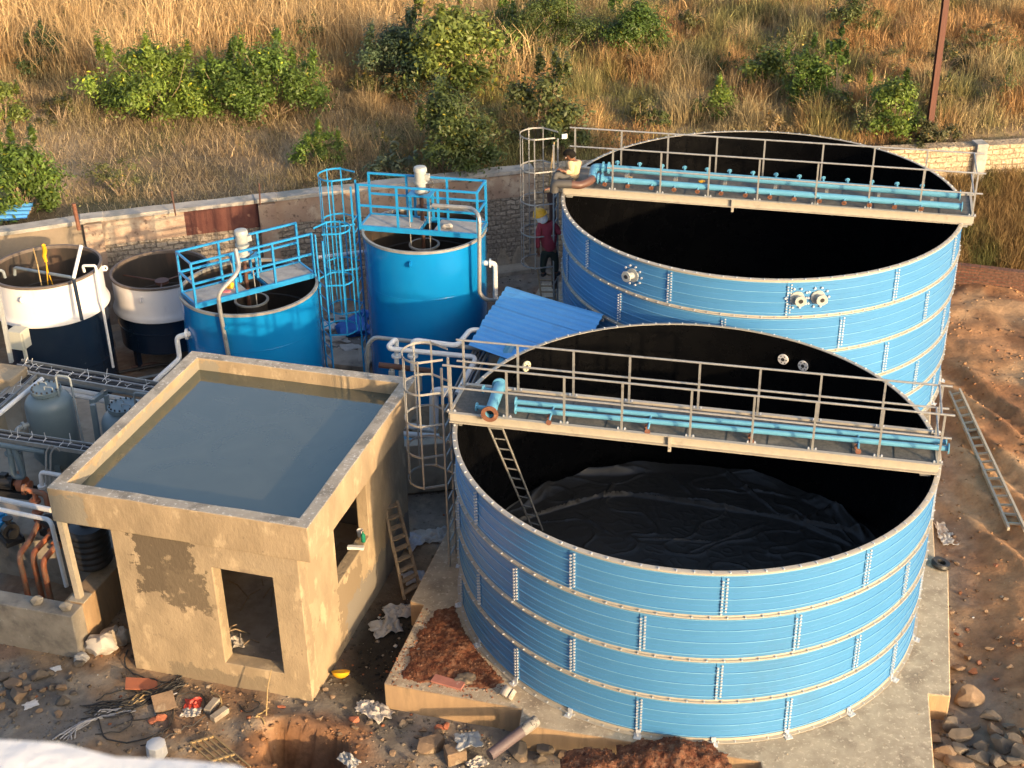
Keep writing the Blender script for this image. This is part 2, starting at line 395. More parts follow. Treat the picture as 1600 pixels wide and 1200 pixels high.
def npmesh(name, V, F, mat_, col=None, smooth=False):
    """fast mesh: V (n,3); F list of int arrays (k,3) or (k,4)"""
    me = bpy.data.meshes.new(name); me.vertices.add(len(V)); me.vertices.foreach_set('co', np.asarray(V, np.float32).ravel())
    tot = sum(f.size for f in F); me.loops.add(tot); me.loops.foreach_set('vertex_index', np.concatenate([f.ravel() for f in F]).astype(np.int32))
    cnt = np.concatenate([np.full(len(f), f.shape[1]) for f in F]); me.polygons.add(len(cnt))
    st = np.concatenate([[0], np.cumsum(cnt)[:-1]]).astype(np.int32)
    me.polygons.foreach_set('loop_start', st)
    me.materials.append(mat_); me.update(calc_edges=True); me.validate()
    if col is not None: set_col(me, col)
    if smooth: me.shade_smooth()
    return me
nx, ny = len(xs), len(ys)
ii = (np.arange(ny - 1)[:, None] * nx + np.arange(nx - 1)[None, :]).ravel()
gm = npmesh('ground', np.stack([XX, YY, ZZ], 1), [np.stack([ii, ii + 1, ii + 1 + nx, ii + nx], 1)], M['ground'], ground_col(XX, YY), True)
go = bpy.data.objects.new('ground', gm); COL.objects.link(go); go['kind'] = 'structure'; go['label'] = 'bare red brown and grey earth rising to a dry grassy slope'

# concrete foundation slab under both bolted tanks
SLAB = [(-2.09, 16.69), (.07, 16.06), (.02, 15.72), (3.51, 14.86), (3.5, 14.4), (5.9, 14.3), (6.33, 16.24), (6.65, 16.18), (7.6, 19.62), (7.4, 19.72),
        (8.2, 23), (9.35, 27), (9.6, 31.5), (.8, 31.8), (-.3, 27.5), (-.9, 23.5), (-1.25, 20.8), (-1.8, 18.77), (-1.56, 18.67)]
sb = MB().prism(SLAB, -1.1, 0.0)
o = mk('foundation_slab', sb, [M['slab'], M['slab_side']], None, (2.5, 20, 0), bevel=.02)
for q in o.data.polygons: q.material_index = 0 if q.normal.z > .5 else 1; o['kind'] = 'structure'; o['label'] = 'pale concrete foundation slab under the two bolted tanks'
# ------------------------------------------------------------------ bolted steel tanks
ROWH = .765
def bolted_tank(name, label, cx, cy, R0, c2, s2, zb, rows, npan, phases):
    root = thing(name, label, 'water tank', (cx, cy, zb))
    rf = lambda a: 1 + c2 * math.cos(2 * a) + s2 * math.sin(2 * a)
    H = rows * ROWH; C = Vector((cx, cy, zb))
    def P(a, dr, z):
        q = R0 * rf(a) + dr; return C + Vector((math.cos(a) * q, math.sin(a) * q, z))
    def ring(prof, n=200):
        m = MB(); vs = []
        for j in range(n):
            a = 2 * math.pi * j / n
            vs += [P(a, dr, z) for dr, z in prof]
        k = len(prof)
        m.add(vs, [(j * k + i, ((j + 1) % n) * k + i, ((j + 1) % n) * k + i + 1, j * k + i + 1) for j in range(n) for i in range(k - 1)])
        return m
    prof = []
    for r in range(rows):
        z0 = r * ROWH
        prof.append((0, z0 + .001))
        for q in (.12, .4, .68, .93):
            z = z0 + q * ROWH; w = .010
            prof += [(0, z - w), (.014, z - w * .7), (.014, z + w * .5), (0, z + w)]
            if q < .85: prof += [(0, z + .098), (-.006, z + .104), (-.006, z + .112), (0, z + .118)]
        prof.append((0, z0 + ROWH - .001))
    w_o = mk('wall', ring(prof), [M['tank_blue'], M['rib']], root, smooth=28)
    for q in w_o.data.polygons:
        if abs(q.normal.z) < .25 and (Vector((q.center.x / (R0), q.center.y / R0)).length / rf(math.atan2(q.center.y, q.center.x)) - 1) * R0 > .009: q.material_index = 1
    for r in range(rows + 1):
        z = r * ROWH
        if r == rows: pr = [(-.03, z - .05), (-.03, z + .012), (.03, z + .012), (.05, z + .004), (.05, z - .012), (.012, z - .016), (.012, z - .05)]
        elif r == 0: pr = [(.002, z + .06), (.012, z + .06), (.014, z + .016), (.07, z + .012), (.07, z + .003)]
        else: pr = [(.002, z + .03), (.010, z + .026), (.012, z + .01), (.046, z + .008), (.046, z - .014), (.010, z - .018), (.002, z - .024)]
        m = ring(pr)
        nb = npan * 9
        for k in range(nb):
            a = 2 * math.pi * (k + .5) / nb; p = P(a, .04 if r < rows else .02, z + .016)
            m.mi = 1; m.box(p, (.035, .02, .016), a)
        mk('rim' if r == rows else ('base_angle' if r == 0 else 'ring_flange'), m, [M['galv_band'], M['bolt']], root, smooth=30)
    for r in range(rows):
        ph = phases[r]; zt = (rows - r) * ROWH
        for k in range(npan):
            a0 = R(ph + 360. / npan * k); m = MB()
            ps = []
            w = .10 / R0
            for t in (-1, 1):
                for z in (zt - ROWH + .05, zt - .05): ps.append((a0 + t * w / 2, z))
            vs = [P(a, .013, z) for a, z in ps] + [P(a, .002, z) for a, z in ps]
            m.add(vs, [(0, 1, 3, 2), (0, 4, 5, 1), (2, 3, 7, 6), (0, 2, 6, 4), (1, 5, 7, 3)])
            m.mi = 1
            for col in (-1, 1):
                for j in range(11):
                    z = zt - ROWH + .075 + j * (ROWH - .15) / 11 + (col + 1) * .014
                    p = P(a0 + col * .03 / R0, .024, z + col * .008); m.box(p, (.024, .026, .024), a0)
            mk('bolted_seam', m, [M['tank_blue'], M['bolt']], root, smooth=None)
    for k in range(npan * 2):
        a = R(phases[-1] + 180. / npan * k); m = MB(); p = P(a, .09, .012)
        m.box(P(a, .075, .008), (.13, .11, .012), a); m.box(P(a, .03, .05), (.02, .07, .09), a); m.cyl(p, p + Vector((0, 0, .05)), .014, 8)
        mk('anchor_bracket', m, M['bolt'], root, smooth=None)
    # rubber liner, hung in slack vertical folds
    m = MB(); n = 220; zs = [.02, .12, .4, .8, 1.3, 1.9, 2.4, 2.8, 3.2, H - .25, H + .006]; zs = sorted(set(min(z, H + .006) for z in zs)); vs = []
    for j in range(n):
        a = 2 * math.pi * j / n
        for z in zs:
            sl_ = math.sin(math.pi * min(1, z / H)) * .05 + .012
            fold = (mnoise.noise((a * 7, z * .25, cx)) + .5 * mnoise.noise((a * 22, z * .4, 3))) * sl_
            vs.append(P(a, -.04 - max(0, fold) * .9, z))
    k = len(zs)
    m.add(vs, [(j * k + i, ((j + 1) % n) * k + i, ((j + 1) % n) * k + i + 1, j * k + i + 1) for j in range(n) for i in range(k - 1)])
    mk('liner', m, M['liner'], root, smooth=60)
    return root, P
T1 = (2.8937, 19.1751, 3.8496, -.0064, -.0102); T2 = (5.309, 27.3924, 4.2223, -.0162, .016)
near_tank, P1 = bolted_tank('bolted_water_tank', 'near blue bolted steel tank, empty with wrinkled black liner sheet on its floor', *T1, 0.0, 4, 11, [-90, -73.7, -89.8, -73.8])
far_tank, P2 = bolted_tank('bolted_water_tank', 'taller blue bolted steel tank farther back, five panel rows high beside the worker', *T2, .076, 5, 12, [-92, -77.5, -62.5, -47.8, -33])
# loose liner sheet on the near tank's floor: folds and creases are modelled
def floor_sheet(T, zb, creases, seed, nr=60, na=200):
    cx, cy, R0 = T[:3]; vs = [(cx, cy, zb + .03)]; f = []
    for i in range(1, nr + 1):
        for j in range(na):
            r = (i / nr) * (R0 - .1); a = 2 * math.pi * j / na
            x = cx + math.cos(a) * r; y = cy + math.sin(a) * r
            z = .03 + .004 * abs(mnoise.noise((x * 1.3, y * 1.3, seed))) + .004 * (1 - abs(mnoise.noise((x * 2.6, y * 2.0, seed + 5)))) ** 3 + .008 * (1 - abs(mnoise.noise((x * 4.5 + y, y * 5, seed + 8)))) ** 7 + .03 * (1 - abs(mnoise.noise((x * 1.1 - y * .8, y * 1.4 + x * .5, seed + 12)))) ** 26
            e = (r / (R0 - .1)); z += .12 * max(0, e - .93) / .07 * (.3 + max(0, mnoise.noise((a * 5, 0, seed)) + .2))
            for (ax, ay), (bx, by), hgt, w in creases:
                L2 = (bx - ax) ** 2 + (by - ay) ** 2; t = max(0, min(1, ((x - ax) * (bx - ax) + (y - ay) * (by - ay)) / L2))
                d = math.hypot(x - ax - t * (bx - ax), y - ay - t * (by - ay)) + .03 * mnoise.noise((x * 2, y * 2, 1))
                z += hgt * math.exp(-(d / w) ** 2) * min(1, 4 * t * (1 - t) + .35)
            vs.append((x, y, zb + z))
    for j in range(na): f.append((0, 1 + j, 1 + (j + 1) % na))
    for i in range(nr - 1):
        for j in range(na):
            a = 1 + i * na + j; b = 1 + i * na + (j + 1) % na; f.append((a, a + na, b + na, b))
    m = MB(); m.add(vs, f); return m
def zz(px, py): q = Z(px, py, .06); return (q.x, q.y)
cr = [(zz(800, 815), zz(930, 775), .09, .02), (zz(930, 775), zz(985, 771), .1, .03), (zz(985, 771), zz(1180, 800), .1, .032), (zz(1180, 800), zz(1345, 830), .08, .03),
      (zz(1130, 735), zz(1215, 800), .08, .03), (zz(1215, 800), zz(1330, 850), .07, .035), (zz(880, 742), zz(985, 735), .12, .06), (zz(1290, 770), zz(1350, 840), .12, .07),
      (zz(820, 790), zz(880, 742), .1, .05), (zz(960, 752), zz(940, 780), .05, .02), (zz(1080, 860), zz(1200, 815), .04, .02), (zz(1250, 810), zz(1310, 790), .05, .02),
      (zz(900, 800), zz(960, 835), .035, .02), (zz(1000, 840), zz(1120, 845), .035, .02), (zz(1040, 735), zz(1080, 770), .04, .02), (zz(1150, 760), zz(1240, 775), .035, .02)]
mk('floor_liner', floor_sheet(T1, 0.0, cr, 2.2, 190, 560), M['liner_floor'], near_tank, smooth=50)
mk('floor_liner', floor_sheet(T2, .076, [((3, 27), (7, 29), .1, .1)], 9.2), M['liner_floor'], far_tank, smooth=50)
# pipe flanges through the tank walls
def on_wall(P, T, a_deg, z): return P(R(a_deg), 0, z)
def out_flange(root, P, a_deg, z, down, L=.24, r=.085):
    a = R(a_deg); n = Vector((math.cos(a), math.sin(a), 0)); m = MB(); c = P(a, .012, z); t = Vector((-n.y, n.x, 0))
    m.disc_at(c + n * .01, n, r * 1.6, .03, 20); m.cyl(c, c + n * L * .6 + t * down, r * .8, 16); e = c + n * L * .6 + t * down
    m.disc_at(e, n, r * 1.25, .035, 20)
    m.mi = 1; m.disc_at(e + n * .019, n, r * .5, .006, 14); m.mi = 2
    for k in range(10):
        b = 2 * math.pi * k / 10; q = c + t * math.cos(b) * r * 2.5 + Vector((0, 0, 1)) * math.sin(b) * r * 2.3; m.disc_at(q + n * .012, n, .02, .03, 8)
    mk('outlet_flange', m, [M['motor_grey'], M['black'], M['bolt']], root, smooth=40)
def ang_of(T, px, py, z):
    best = None
    for k in range(-2000, 200):
        a = R(k * .1); q = T[2] * (1 + T[3] * math.cos(2 * a) + T[4] * math.sin(2 * a)); w = Vector((T[0] + q * math.cos(a), T[1] + q * math.sin(a), z - CAMH))
        d = w.dot(FW); ex = 800 + FPX * w.dot(RT) / d - px; ey = 600 - FPX * w.dot(UPV) / d - py; e = ex * ex + ey * ey * .1
        if best is None or e < best[0]: best = (e, k * .1)
    return best[1]
for px, py, dwn in ((990, 424, -.05), (1245, 466, .04), (1277, 465, .04)): out_flange(far_tank, P2, ang_of(T2, px, py, 3.5), 3.46, dwn)
def in_flange(px, py, col):
    # on the inside of the far wall of the near tank
    d = ray(px, py); o = Vector((0, 0, CAMH)); best = None
    for i in range(4000):
        q = o + d * (18 + i * .004) / d.y
        rr = math.hypot(q.x - T1[0], q.y - T1[1])
        if q.y > T1[1] and rr > T1[2] * .985: best = q; break
    a = math.atan2(best.y - T1[1], best.x - T1[0]); n = Vector((-math.cos(a), -math.sin(a), 0)); m = MB(); c = P1(a, -.07, best.z)
    m.disc_at(c, n, .1, .03, 18); m.mi = 1; m.disc_at(c + n * .018, n, .035, .006, 12)
    for k in range(6): m.disc_at(c + n * .018 + Vector((n.y, -n.x, 0)) * .07 * math.cos(k) + Vector((0, 0, .07 * math.sin(k * 1.05))), n, .012, .01, 6)
    mk('inlet_flange', m, [col, M['black']], near_tank, smooth=40)
in_flange(824, 573, mat('cream_gasket', (.72, .68, .5))); in_flange(1225, 560, M['paper']); in_flange(1257, 570, M['paper'])

# ------------------------------------------------------------------ walkways across the tanks
def walkway(name, label, A, B, w, z, front_px, back_px, rail_h, split):
    A = Vector((A[0], A[1], z)); B = Vector((B[0], B[1], z)); u = (B - A).normalized(); v = Vector((-u.y, u.x, 0)); L = (B - A).length
    root = thing(name, label, 'walkway', (A + B) / 2)
    up = Vector((0, 0, 1))
    m = MB(); m.beam(A + v * w / 2 - up * .025, B + v * w / 2 - up * .025, w - .1, .03)
    n = int(L / .62); m.mi = 1
    for k in range(1, n): m.beam(A + u * (L * k / n) + v * .05 - up * .0075, A + u * (L * k / n) + v * (w - .05) - up * .0075, .012, .008)
    mk('deck', m, [M['rubber_grid'], M['black']], root, smooth=None)
    for s, off in ((0, .02), (1, w - .02)):
        m = MB(); a, b = A + v * off, B + v * off
        sg = v * (-.03 if s == 0 else .03)
        m.beam(a - up * .07, b - up * .07, .012, .17); m.beam(a + sg + up * .012, b + sg + up * .012, .07, .012); m.beam(a + sg - up * .155, b + sg - up * .155, .07, .012)
        if s == 0:
            c = A + u * split + v * off; m.box(c - v * .04 - up * .12, (.05, .05, .28), math.atan2(u.y, u.x)); m.box(c - v * .07 - up * .2, (.02, .08, .03), math.atan2(u.y, u.x))
        mk('side_beam', m, M['galv_band'], root, smooth=None)
    for off in (.0, L): 
        m = MB(); m.beam(A + u * off + v * .03 - up * .07, A + u * off + v * (w - .03) - up * .07, .05, .16); mk('end_beam', m, M['galv_band'], root, smooth=None)
    for off in (.12, L - .16):
        m = MB(); m.box(A + u * off + v * w * .5 - up * .2, (.16, w, .05), math.atan2(u.y, u.x)); mk('support_plate', m, M['galv'], root, smooth=None)
    def line_t(px, pts_a, pts_b):
        # distance along the edge where the plane through px crosses
        best = None
        for k in range(0, 801):
            q = pts_a + (pts_b - pts_a) * (k / 800); wv = q - Vector((0, 0, CAMH)); e = abs(800 + FPX * wv.dot(RT) / wv.dot(FW) - px)
            if best is None or e < best[0]: best = (e, k / 800)
        return best[1] * L
    for pxs, off in ((front_px, .03), (back_px, w - .03)):
        ts = [line_t(px, A + v * off, B + v * off) for px in pxs]
        for t in ts:
            m = MB(); b = A + u * t + v * off
            m.box(b + up * (rail_h / 2), (.034, .034, rail_h), math.atan2(u.y, u.x)); m.box(b + up * .012, (.15, .06, .024), math.atan2(u.y, u.x))
            m.mi = 1; m.box(b + u * .055 + up * .035, (.022, .022, .03), math.atan2(u.y, u.x)); m.box(b - u * .055 + up * .035, (.022, .022, .03), math.atan2(u.y, u.x))
            mk('rail_post', m, [M['galv'], M['bolt']], root, smooth=None)
        for hz in (rail_h - .012, rail_h * .53):
            m = MB(); m.tube([A + u * (min(ts) - .12) + v * off + up * hz, A + u * (max(ts) + .14) + v * off + up * hz], .0185, 8); mk('handrail', m, M['galv'], root)
    # end guard rails between the last posts
    for hz in (rail_h - .012, rail_h * .53):
        m = MB(); m.tube([A + u * (L - .05) + v * .03 + up * hz, A + u * (L - .05) + v * (w - .03) + up * hz], .016, 8); mk('handrail', m, M['galv'], root)
    return root, A, u, v, L
W1 = walkway('access_walkway', 'galvanised walkway with loose blue pipes lying on it, across the near tank', (-1.03, 19.52), (6.44, 17.68), .98, 3.25,
             [706, 792, 881, 971, 1078, 1174, 1269, 1372, 1472], [726, 810, 896, 983, 1090, 1183, 1277, 1375, 1477], .87, 3.62)
W2 = walkway('access_walkway', 'galvanised walkway carrying two long blue pipe headers across the farther tank', (1.16, 27.71), (9.26, 25.62), 1.27, 4.06,
             [957, 1031, 1106, 1183, 1273, 1356, 1436, 1519], [898, 970, 1042, 1117, 1191, 1281, 1360, 1441, 1523], .92, 3.6)

# ------------------------------------------------------------------ caged ladders
def caged(name, label, foot, nang, z0, z1, zc0, zc1, material, wd=.4, dep=.72, nh=5, ns=5, hoop=.045, rr=.017):
    n = Vector((math.cos(nang), math.sin(nang), 0)); t = Vector((-n.y, n.x, 0)); F = Vector((foot[0], foot[1], 0))
    root = thing(name, label, 'caged ladder', (foot[0], foot[1], z0))
    for s in (-1, 1):
        m = MB(); a = F + t * s * wd / 2; m.beam(a + Vector((0, 0, z0)), a + Vector((0, 0, z1)), .045, .03, up=n)
        mk('stringer', m, material, root, smooth=None)
    k = int((min(z1 - .6, zc1 - .9) - z0) / .29)
    for i in range(k + 1):
        m = MB(); z = z0 + .2 + i * .29; m.tube([F - t * wd / 2 + Vector((0, 0, z)), F + t * wd / 2 + Vector((0, 0, z))], rr, 6); mk('rung', m, material, root)
    rad = dep / 2 + .02
    def hp(b, z): # b 0..1 round the hoop
        a = math.pi * (b - .5); q = rad if True else 0
        return F + n * (dep - rad + rad * math.cos(a)) + t * (rad * math.sin(a)) + Vector((0, 0, z))
    for i in range(nh):
        z = zc0 + (zc1 - zc0) * i / (nh - 1)
        pts = [F - t * wd / 2 + Vector((0, 0, z))] + [hp(b / 22, z) for b in range(23)] + [F + t * wd / 2 + Vector((0, 0, z))]
        m = MB()
        for a, b in zip(pts[:-1], pts[1:]): m.beam(a, b + (b - a) * .08, .008, hoop)
        mk('cage_hoop', m, material, root, smooth=None)
    for i in range(ns):
        b = i / (ns - 1); m = MB(); p = hp(b, 0); m.beam(p + Vector((0, 0, zc0 - .03)), p + Vector((0, 0, zc1 + .03)), hoop * .75, .01, up=(p - F - n * (dep - rad)).normalized())
        mk('cage_bar', m, material, root, smooth=None)
    return root
AL = math.atan2(W1[3].y, W1[3].x)   # walkway cross direction
nl = math.atan2(-W1[2].y, -W1[2].x)
caged('caged_ladder', 'galvanised caged ladder at the left end of the near walkway', (-1.1, 19.95), nl, .0, 3.95, 1.7, 4.1, M['galv'], nh=5, hoop=.038)
nl2 = math.atan2(-W2[2].y, -W2[2].x)
caged('caged_ladder', 'galvanised caged ladder with the climbing worker, left of the farther tank', (1.02, 28.2), nl2, .0, 4.9, 2.1, 5.05, M['galv'], wd=.42, dep=.78, nh=5, hoop=.03)
# ------------------------------------------------------------------ blue process tanks, white and navy tanks
def plain_tank(name, label, c, r, z0, z1, wallmat, inner, rimmat, joint=None, topmat=None, floor=None, group=None):
    root = thing(name, label, 'tank', (c[0], c[1], z0)); C = (c[0], c[1], 0)
    if joint:
        m = MB(); m.lathe([(0, z0), (r * .98, z0), (r * .98, joint - .02)], C, 72); mk('lower_shell', m, wallmat, root, smooth=40)
        m = MB(); m.lathe([(r * .975, joint - .03), (r * 1.055, joint - .03), (r * 1.06, joint + .01), (r * 1.03, joint + .09), (r, joint + .16), (r, z1)], C, 72); mk('upper_shell', m, topmat, root, smooth=40)
    else:
        m = MB(); m.lathe([(0, z0), (r, z0), (r, z1)], C, 72); mk('shell', m, wallmat, root, smooth=40)
    for q in ((.36, .7) if not joint else (.3,)):
        zz_ = z0 + (z1 - z0) * q; m = MB(); m.lathe([(r - .03, zz_ - .012), (r + .001, zz_ - .008), (r + .0045, zz_), (r + .001, zz_ + .008), (r - .03, zz_ + .012)], C, 72); mk('weld_seam', m, wallmat, root, smooth=50)
    m = MB(); m.lathe([(r - .03, z1 - .06), (r - .03, z1 + .02), (r + .025, z1 + .02), (r + .025, z1 - .035), (r, z1 - .035)], C, 72); mk('rim', m, rimmat, root, smooth=30)
    fz = floor if floor is not None else z0 + .4
    m = MB(); m.lathe([(r - .035, z1 - .05), (r - .035, z1 - .8), (r - .06, z1 - .82), (r - .06, fz), (0, fz)], C, 72); mk('inner_lining', m, inner, root, smooth=40)
    for k in range(3):
        a = R(-100 + 120 * k); n = Vector((math.cos(a), math.sin(a), 0)); m = MB(); p = Vector(C) + n * (r + .05) + Vector((0, 0, z1 - .25))
        m.lathe([(.03, -.012), (.065, -.012), (.065, .012), (.03, .012), (.03, -.012)], p, 14, M=Matrix.Rotation(math.pi / 2, 3, Vector((-n.y, n.x, 0)).cross(Vector((0, 0, 1))) )); m.box(p - n * .03, (.05, .02, .12), a)
        mk('lifting_lug', m, wallmat if not joint else topmat, root)
    return root
def platform(root, C, ang, L, w, z, rail, fposts, bposts, gap):
    u = Vector((math.cos(ang), math.sin(ang), 0)); v = Vector((-u.y, u.x, 0)); C = Vector((C[0], C[1], z)); up = Vector((0, 0, 1))
    m = MB()
    for a, b in ((-L / 2, gap[0]), (gap[1], L / 2)): m.beam(C + u * a, C + u * b, w - .1, .02)
    mk('platform_plate', m, M['deck_grey'], root, smooth=None)
    m = MB()
    for s in (-1, 1): m.beam(C + v * s * w / 2 - up * .03 - u * L / 2, C + v * s * w / 2 - up * .03 + u * L / 2, .05, .11)
    for s in (-1, 1): m.beam(C + u * s * (L / 2 - .025) - v * (w / 2 - .03) - up * .03, C + u * s * (L / 2 - .025) + v * (w / 2 - .03) - up * .03, .05, .1)
    for g in gap: m.beam(C + u * g - v * (w / 2 - .03) - up * .05, C + u * g + v * (w / 2 - .03) - up * .05, .05, .07)
    mk('platform_frame', m, M['blue_frame'], root, smooth=None)
    for s, ts in ((-1, fposts), (1, bposts)):
        for t in ts:
            m = MB(); b = C + u * (t * L) + v * s * w / 2; m.box(b + up * (rail / 2 + .02), (.045, .045, rail - .02), ang); mk('rail_post', m, M['blue_frame'], root, smooth=None)
        for hz in (rail + .02, rail * .52):
            m = MB(); a, b = C + u * (ts[0] * L) + v * s * w / 2 + up * hz, C + u * (ts[-1] * L) + v * s * w / 2 + up * hz; m.beam(a - u * .02, b + u * .02, .043, .04); mk('handrail', m, M['blue_frame'], root, smooth=None)
    return C, u, v
def end_rail(root, C, u, v, t, L, w, rail):
    up = Vector((0, 0, 1))
    for hz in (rail + .02, rail * .52):
        m = MB(); m.beam(C + u * t * L - v * (w / 2 - .03) + up * hz, C + u * t * L + v * (w / 2 - .03) + up * hz, .04, .038); mk('handrail', m, M['blue_frame'], root, smooth=None)
def agitator(name, label, C, z, ang, h, shaft_to):
    root = thing(name, label, 'agitator', (C[0], C[1], z)); c = Vector((C[0], C[1], z)); up = Vector((0, 0, 1)); u = Vector((math.cos(ang), math.sin(ang), 0)); v = Vector((-u.y, u.x, 0))
    m = MB(); m.box(c + up * h, (.52, .44, .03), ang); mk('stand_top', m, M['blue_frame'], root, smooth=None)
    for a in (-1, 1):
        for b in (-1, 1):
            m = MB(); p = c + u * a * .2 + v * b * .17; m.box(p + up * (h / 2), (.05, .05, h - .02), ang); mk('stand_leg', m, M['blue_frame'], root, smooth=None)
    m = MB(); q = c + up * (h + .02)
    m.lathe([(0, 0), (.14, 0), (.14, .03), (.1, .05), (.1, .2), (.15, .22), (.15, .26), (0, .26)], q, 20); mk('gearbox', m, M['motor_grey'], root)
    m = MB(); pr = [(0, .26), (.15, .26)]
    for k in range(7): pr += [(.15, .28 + k * .028), (.138, .285 + k * .028), (.138, .296 + k * .028), (.15, .301 + k * .028)]
    pr += [(.15, .5), (.172, .5), (.172, .56), (.15, .6), (.05, .62), (0, .62)]
    pr = [(a * .86, .26 + (b - .26) * .92) for a, b in pr]; m.lathe(pr, q, 24); m.box(q + u * .15 + up * .36, (.1, .12, .12), ang); mk('motor', m, M['motor_grey'], root, smooth=40)
    m = MB(); m.cyl(c + up * (h - .02), Vector((C[0], C[1], shaft_to)), .045, 12); m.lathe([(.05, h - .35), (.13, h - .35), (.13, h - .3), (.05, h - .3)], c, 14); mk('shaft', m, M['rust_brown'], root)
    m = MB(); m.pipe([q + u * .2 + up * .34, q + u * .28 + up * .2, q + u * .2 - v * .1 + up * .04, q - v * .2 + up * .01], .012, 6); mk('cable', m, M['cable'], root)
    return root
def feed_well(root, C, z, r):
    m = MB(); m.lathe([(r, z - .9), (r, z), (r + .035, z), (r + .035, z - .04), (r + .01, z - .04)], (C[0], C[1], 0), 36); mk('feed_well', m, M['dark_inside'], root, smooth=40)
    m = MB(); m.lathe([(r - .012, z + .004), (r + .04, z + .004), (r + .04, z - .03)], (C[0], C[1], 0), 36); mk('feed_well_rim', m, M['tray'], root, smooth=40)
    for a in (200, 300, 60):
        m = MB(); p = Vector((C[0] + math.cos(R(a)) * r, C[1] + math.sin(R(a)) * r, z)); m.cyl(p, p + Vector((0, 0, .9)), .012, 6); mk('hanger_rod', m, M['tray'], root)

# tall tank
TC = Y(663, 357, 27.75); TR_ = 1.33; tz = TC.z
tall = plain_tank('process_tank', 'tall glossy blue round tank beside the farther bolted tank', TC, TR_, -.5, tz, M['blue_paint'], M['dark_inside'], M['tray'], floor=tz - 1.6)
pa = Z(562, 354, tz + .07); pb = Z(746, 368, tz + .07); pc = Z(762, 348, tz + .07); pd_ = Z(580, 335, tz + .07)
u_ = (pb - pa); angT = math.atan2(u_.y, u_.x); Lp = u_.length + .05
wp = abs((pd_ - pa).dot(Vector((-math.sin(angT), math.cos(angT), 0)))); cT = (pa + pb + pc + pd_) / 4
platT = platform(tall, cT, angT, Lp, wp, tz + .08, .93, [-.49, -.17, .17, .49], [-.49, -.17, .17, .49], (-.02, .32)); end_rail(tall, *platT, .49, Lp, wp, .93)
feed_well(tall, Z(663, 381, tz - .35), tz - .35, .3)
agT = Z(658, 345, tz + .08)
agitator('agitator', 'pale grey agitator motor on a blue stand over the tall blue tank', (agT.x + .03, agT.y + .02), tz + .09, angT, .62, tz - 1.2)
# small blue tank
SCn = Y(389, 447, 26.7); sz = SCn.z; SR = 1.44
small = plain_tank('process_tank', 'shorter glossy blue round tank behind the concrete pump house roof', SCn, SR, -.5, sz, M['blue_paint'], M['dark_inside'], M['tray'], floor=sz - 1.5)
pa = Z(305, 478, sz + .07); pb = Z(494, 428, sz + .07); pc = Z(468, 408, sz + .07); pd_ = Z(283, 460, sz + .07)
u_ = (pb - pa); angS = math.atan2(u_.y, u_.x); Ls = u_.length
ws = abs((pd_ - pa).dot(Vector((-math.sin(angS), math.cos(angS), 0)))); ws = max(.75, ws); cS = (pa + pb + pc + pd_) / 4
platS = platform(small, cS, angS, Ls, ws, sz + .08, .9, [-.49, -.16, .16, .49], [-.49, -.16, .16, .49], (-.2, .3)); end_rail(small, *platS, -.49, Ls, ws, .9)
feed_well(small, Z(393, 468, sz - .35), sz - .35, .33)
agS = Z(384, 436, sz + .08)
agitator('agitator', 'pale grey agitator motor on a blue stand over the shorter blue tank', (agS.x, agS.y + .05), sz + .09, angS, .5, sz - 1.2)
# ladders on them
lt = Vector((TC.x - TR_ - .13, TC.y - .12, 0))
caged('caged_ladder', 'tall blue caged ladder on the left of the tall blue tank', (lt.x, lt.y), R(172), -.5, tz + 1.1, 1.35, tz + 1.28, M['blue_frame'], wd=.42, dep=.74, nh=4, ns=5, rr=.012, hoop=.036)
ls = Vector((SCn.x + (SR + .12) * math.cos(R(2)), SCn.y + (SR + .12) * math.sin(R(2)), 0))
caged('caged_ladder', 'shorter blue caged ladder between the two blue tanks', (ls.x, ls.y), R(28), -.5, sz + 1.05, 1.2, sz + 1.2, M['blue_frame'], wd=.42, dep=.7, nh=3, ns=5, rr=.012, hoop=.036)
# galvanised conduits on the blue tanks
m = MB(); a = Z(676, 321, tz + .72); b = Y(738, 325, a.y - .25); c = Y(749, 338, TC.y - 1.15); d = Y(749, 458, TC.y - 1.12); e = Y(758, 468, TC.y - 1.1); f_ = Y(777, 470, TC.y - .95)
m.pipe([a, b, c, d, e, f_], .045, 10, bend=.16); one('conduit_pipe', m, M['galv'], 'galvanised pipe bending from the agitator down the side of the tall blue tank', 'pipe', a)
m = MB(); yy = TC.y - .3; a = Y(757, 411, yy); m.pipe([a, Y(774, 411, yy), Y(774, 470, yy)], .055, 12, bend=.1); m.disc_at(Y(766, 411, yy), (1, 0, 0), .1, .04, 16)
one('outlet_pipe', m, M['pvc'], 'cream outlet pipe with a flange on the right of the tall blue tank', 'pipe', a)
m = MB(); yy = SCn.y - 1.5; P_ = [Y(368, 389, yy + .6), Y(374, 417, yy + .4), Y(368, 430, yy + .2), Y(341, 458, yy), Y(343, 482, yy), Y(357, 556, yy + .02)]
m.pipe(P_, .045, 10, bend=.14); one('conduit_pipe', m, M['galv'], 'bent galvanised pipe running down the front of the shorter blue tank', 'pipe', P_[0])
m = MB(); yy = SCn.y - .8; a = Y(303, 519, yy); P_ = [a, Y(276, 527, yy - .05), Y(281, 560, yy - .1), Y(250, 588, yy - .5), Y(236, 602, yy - .6)]
m.pipe(P_, .055, 10, bend=.09); m.disc_at(Y(292, 522, yy), (1, 0, 0), .12, .05, 16); one('outlet_pipe', m, M['pvc'], 'white outlet pipe with elbow left of the shorter blue tank', 'pipe', a)
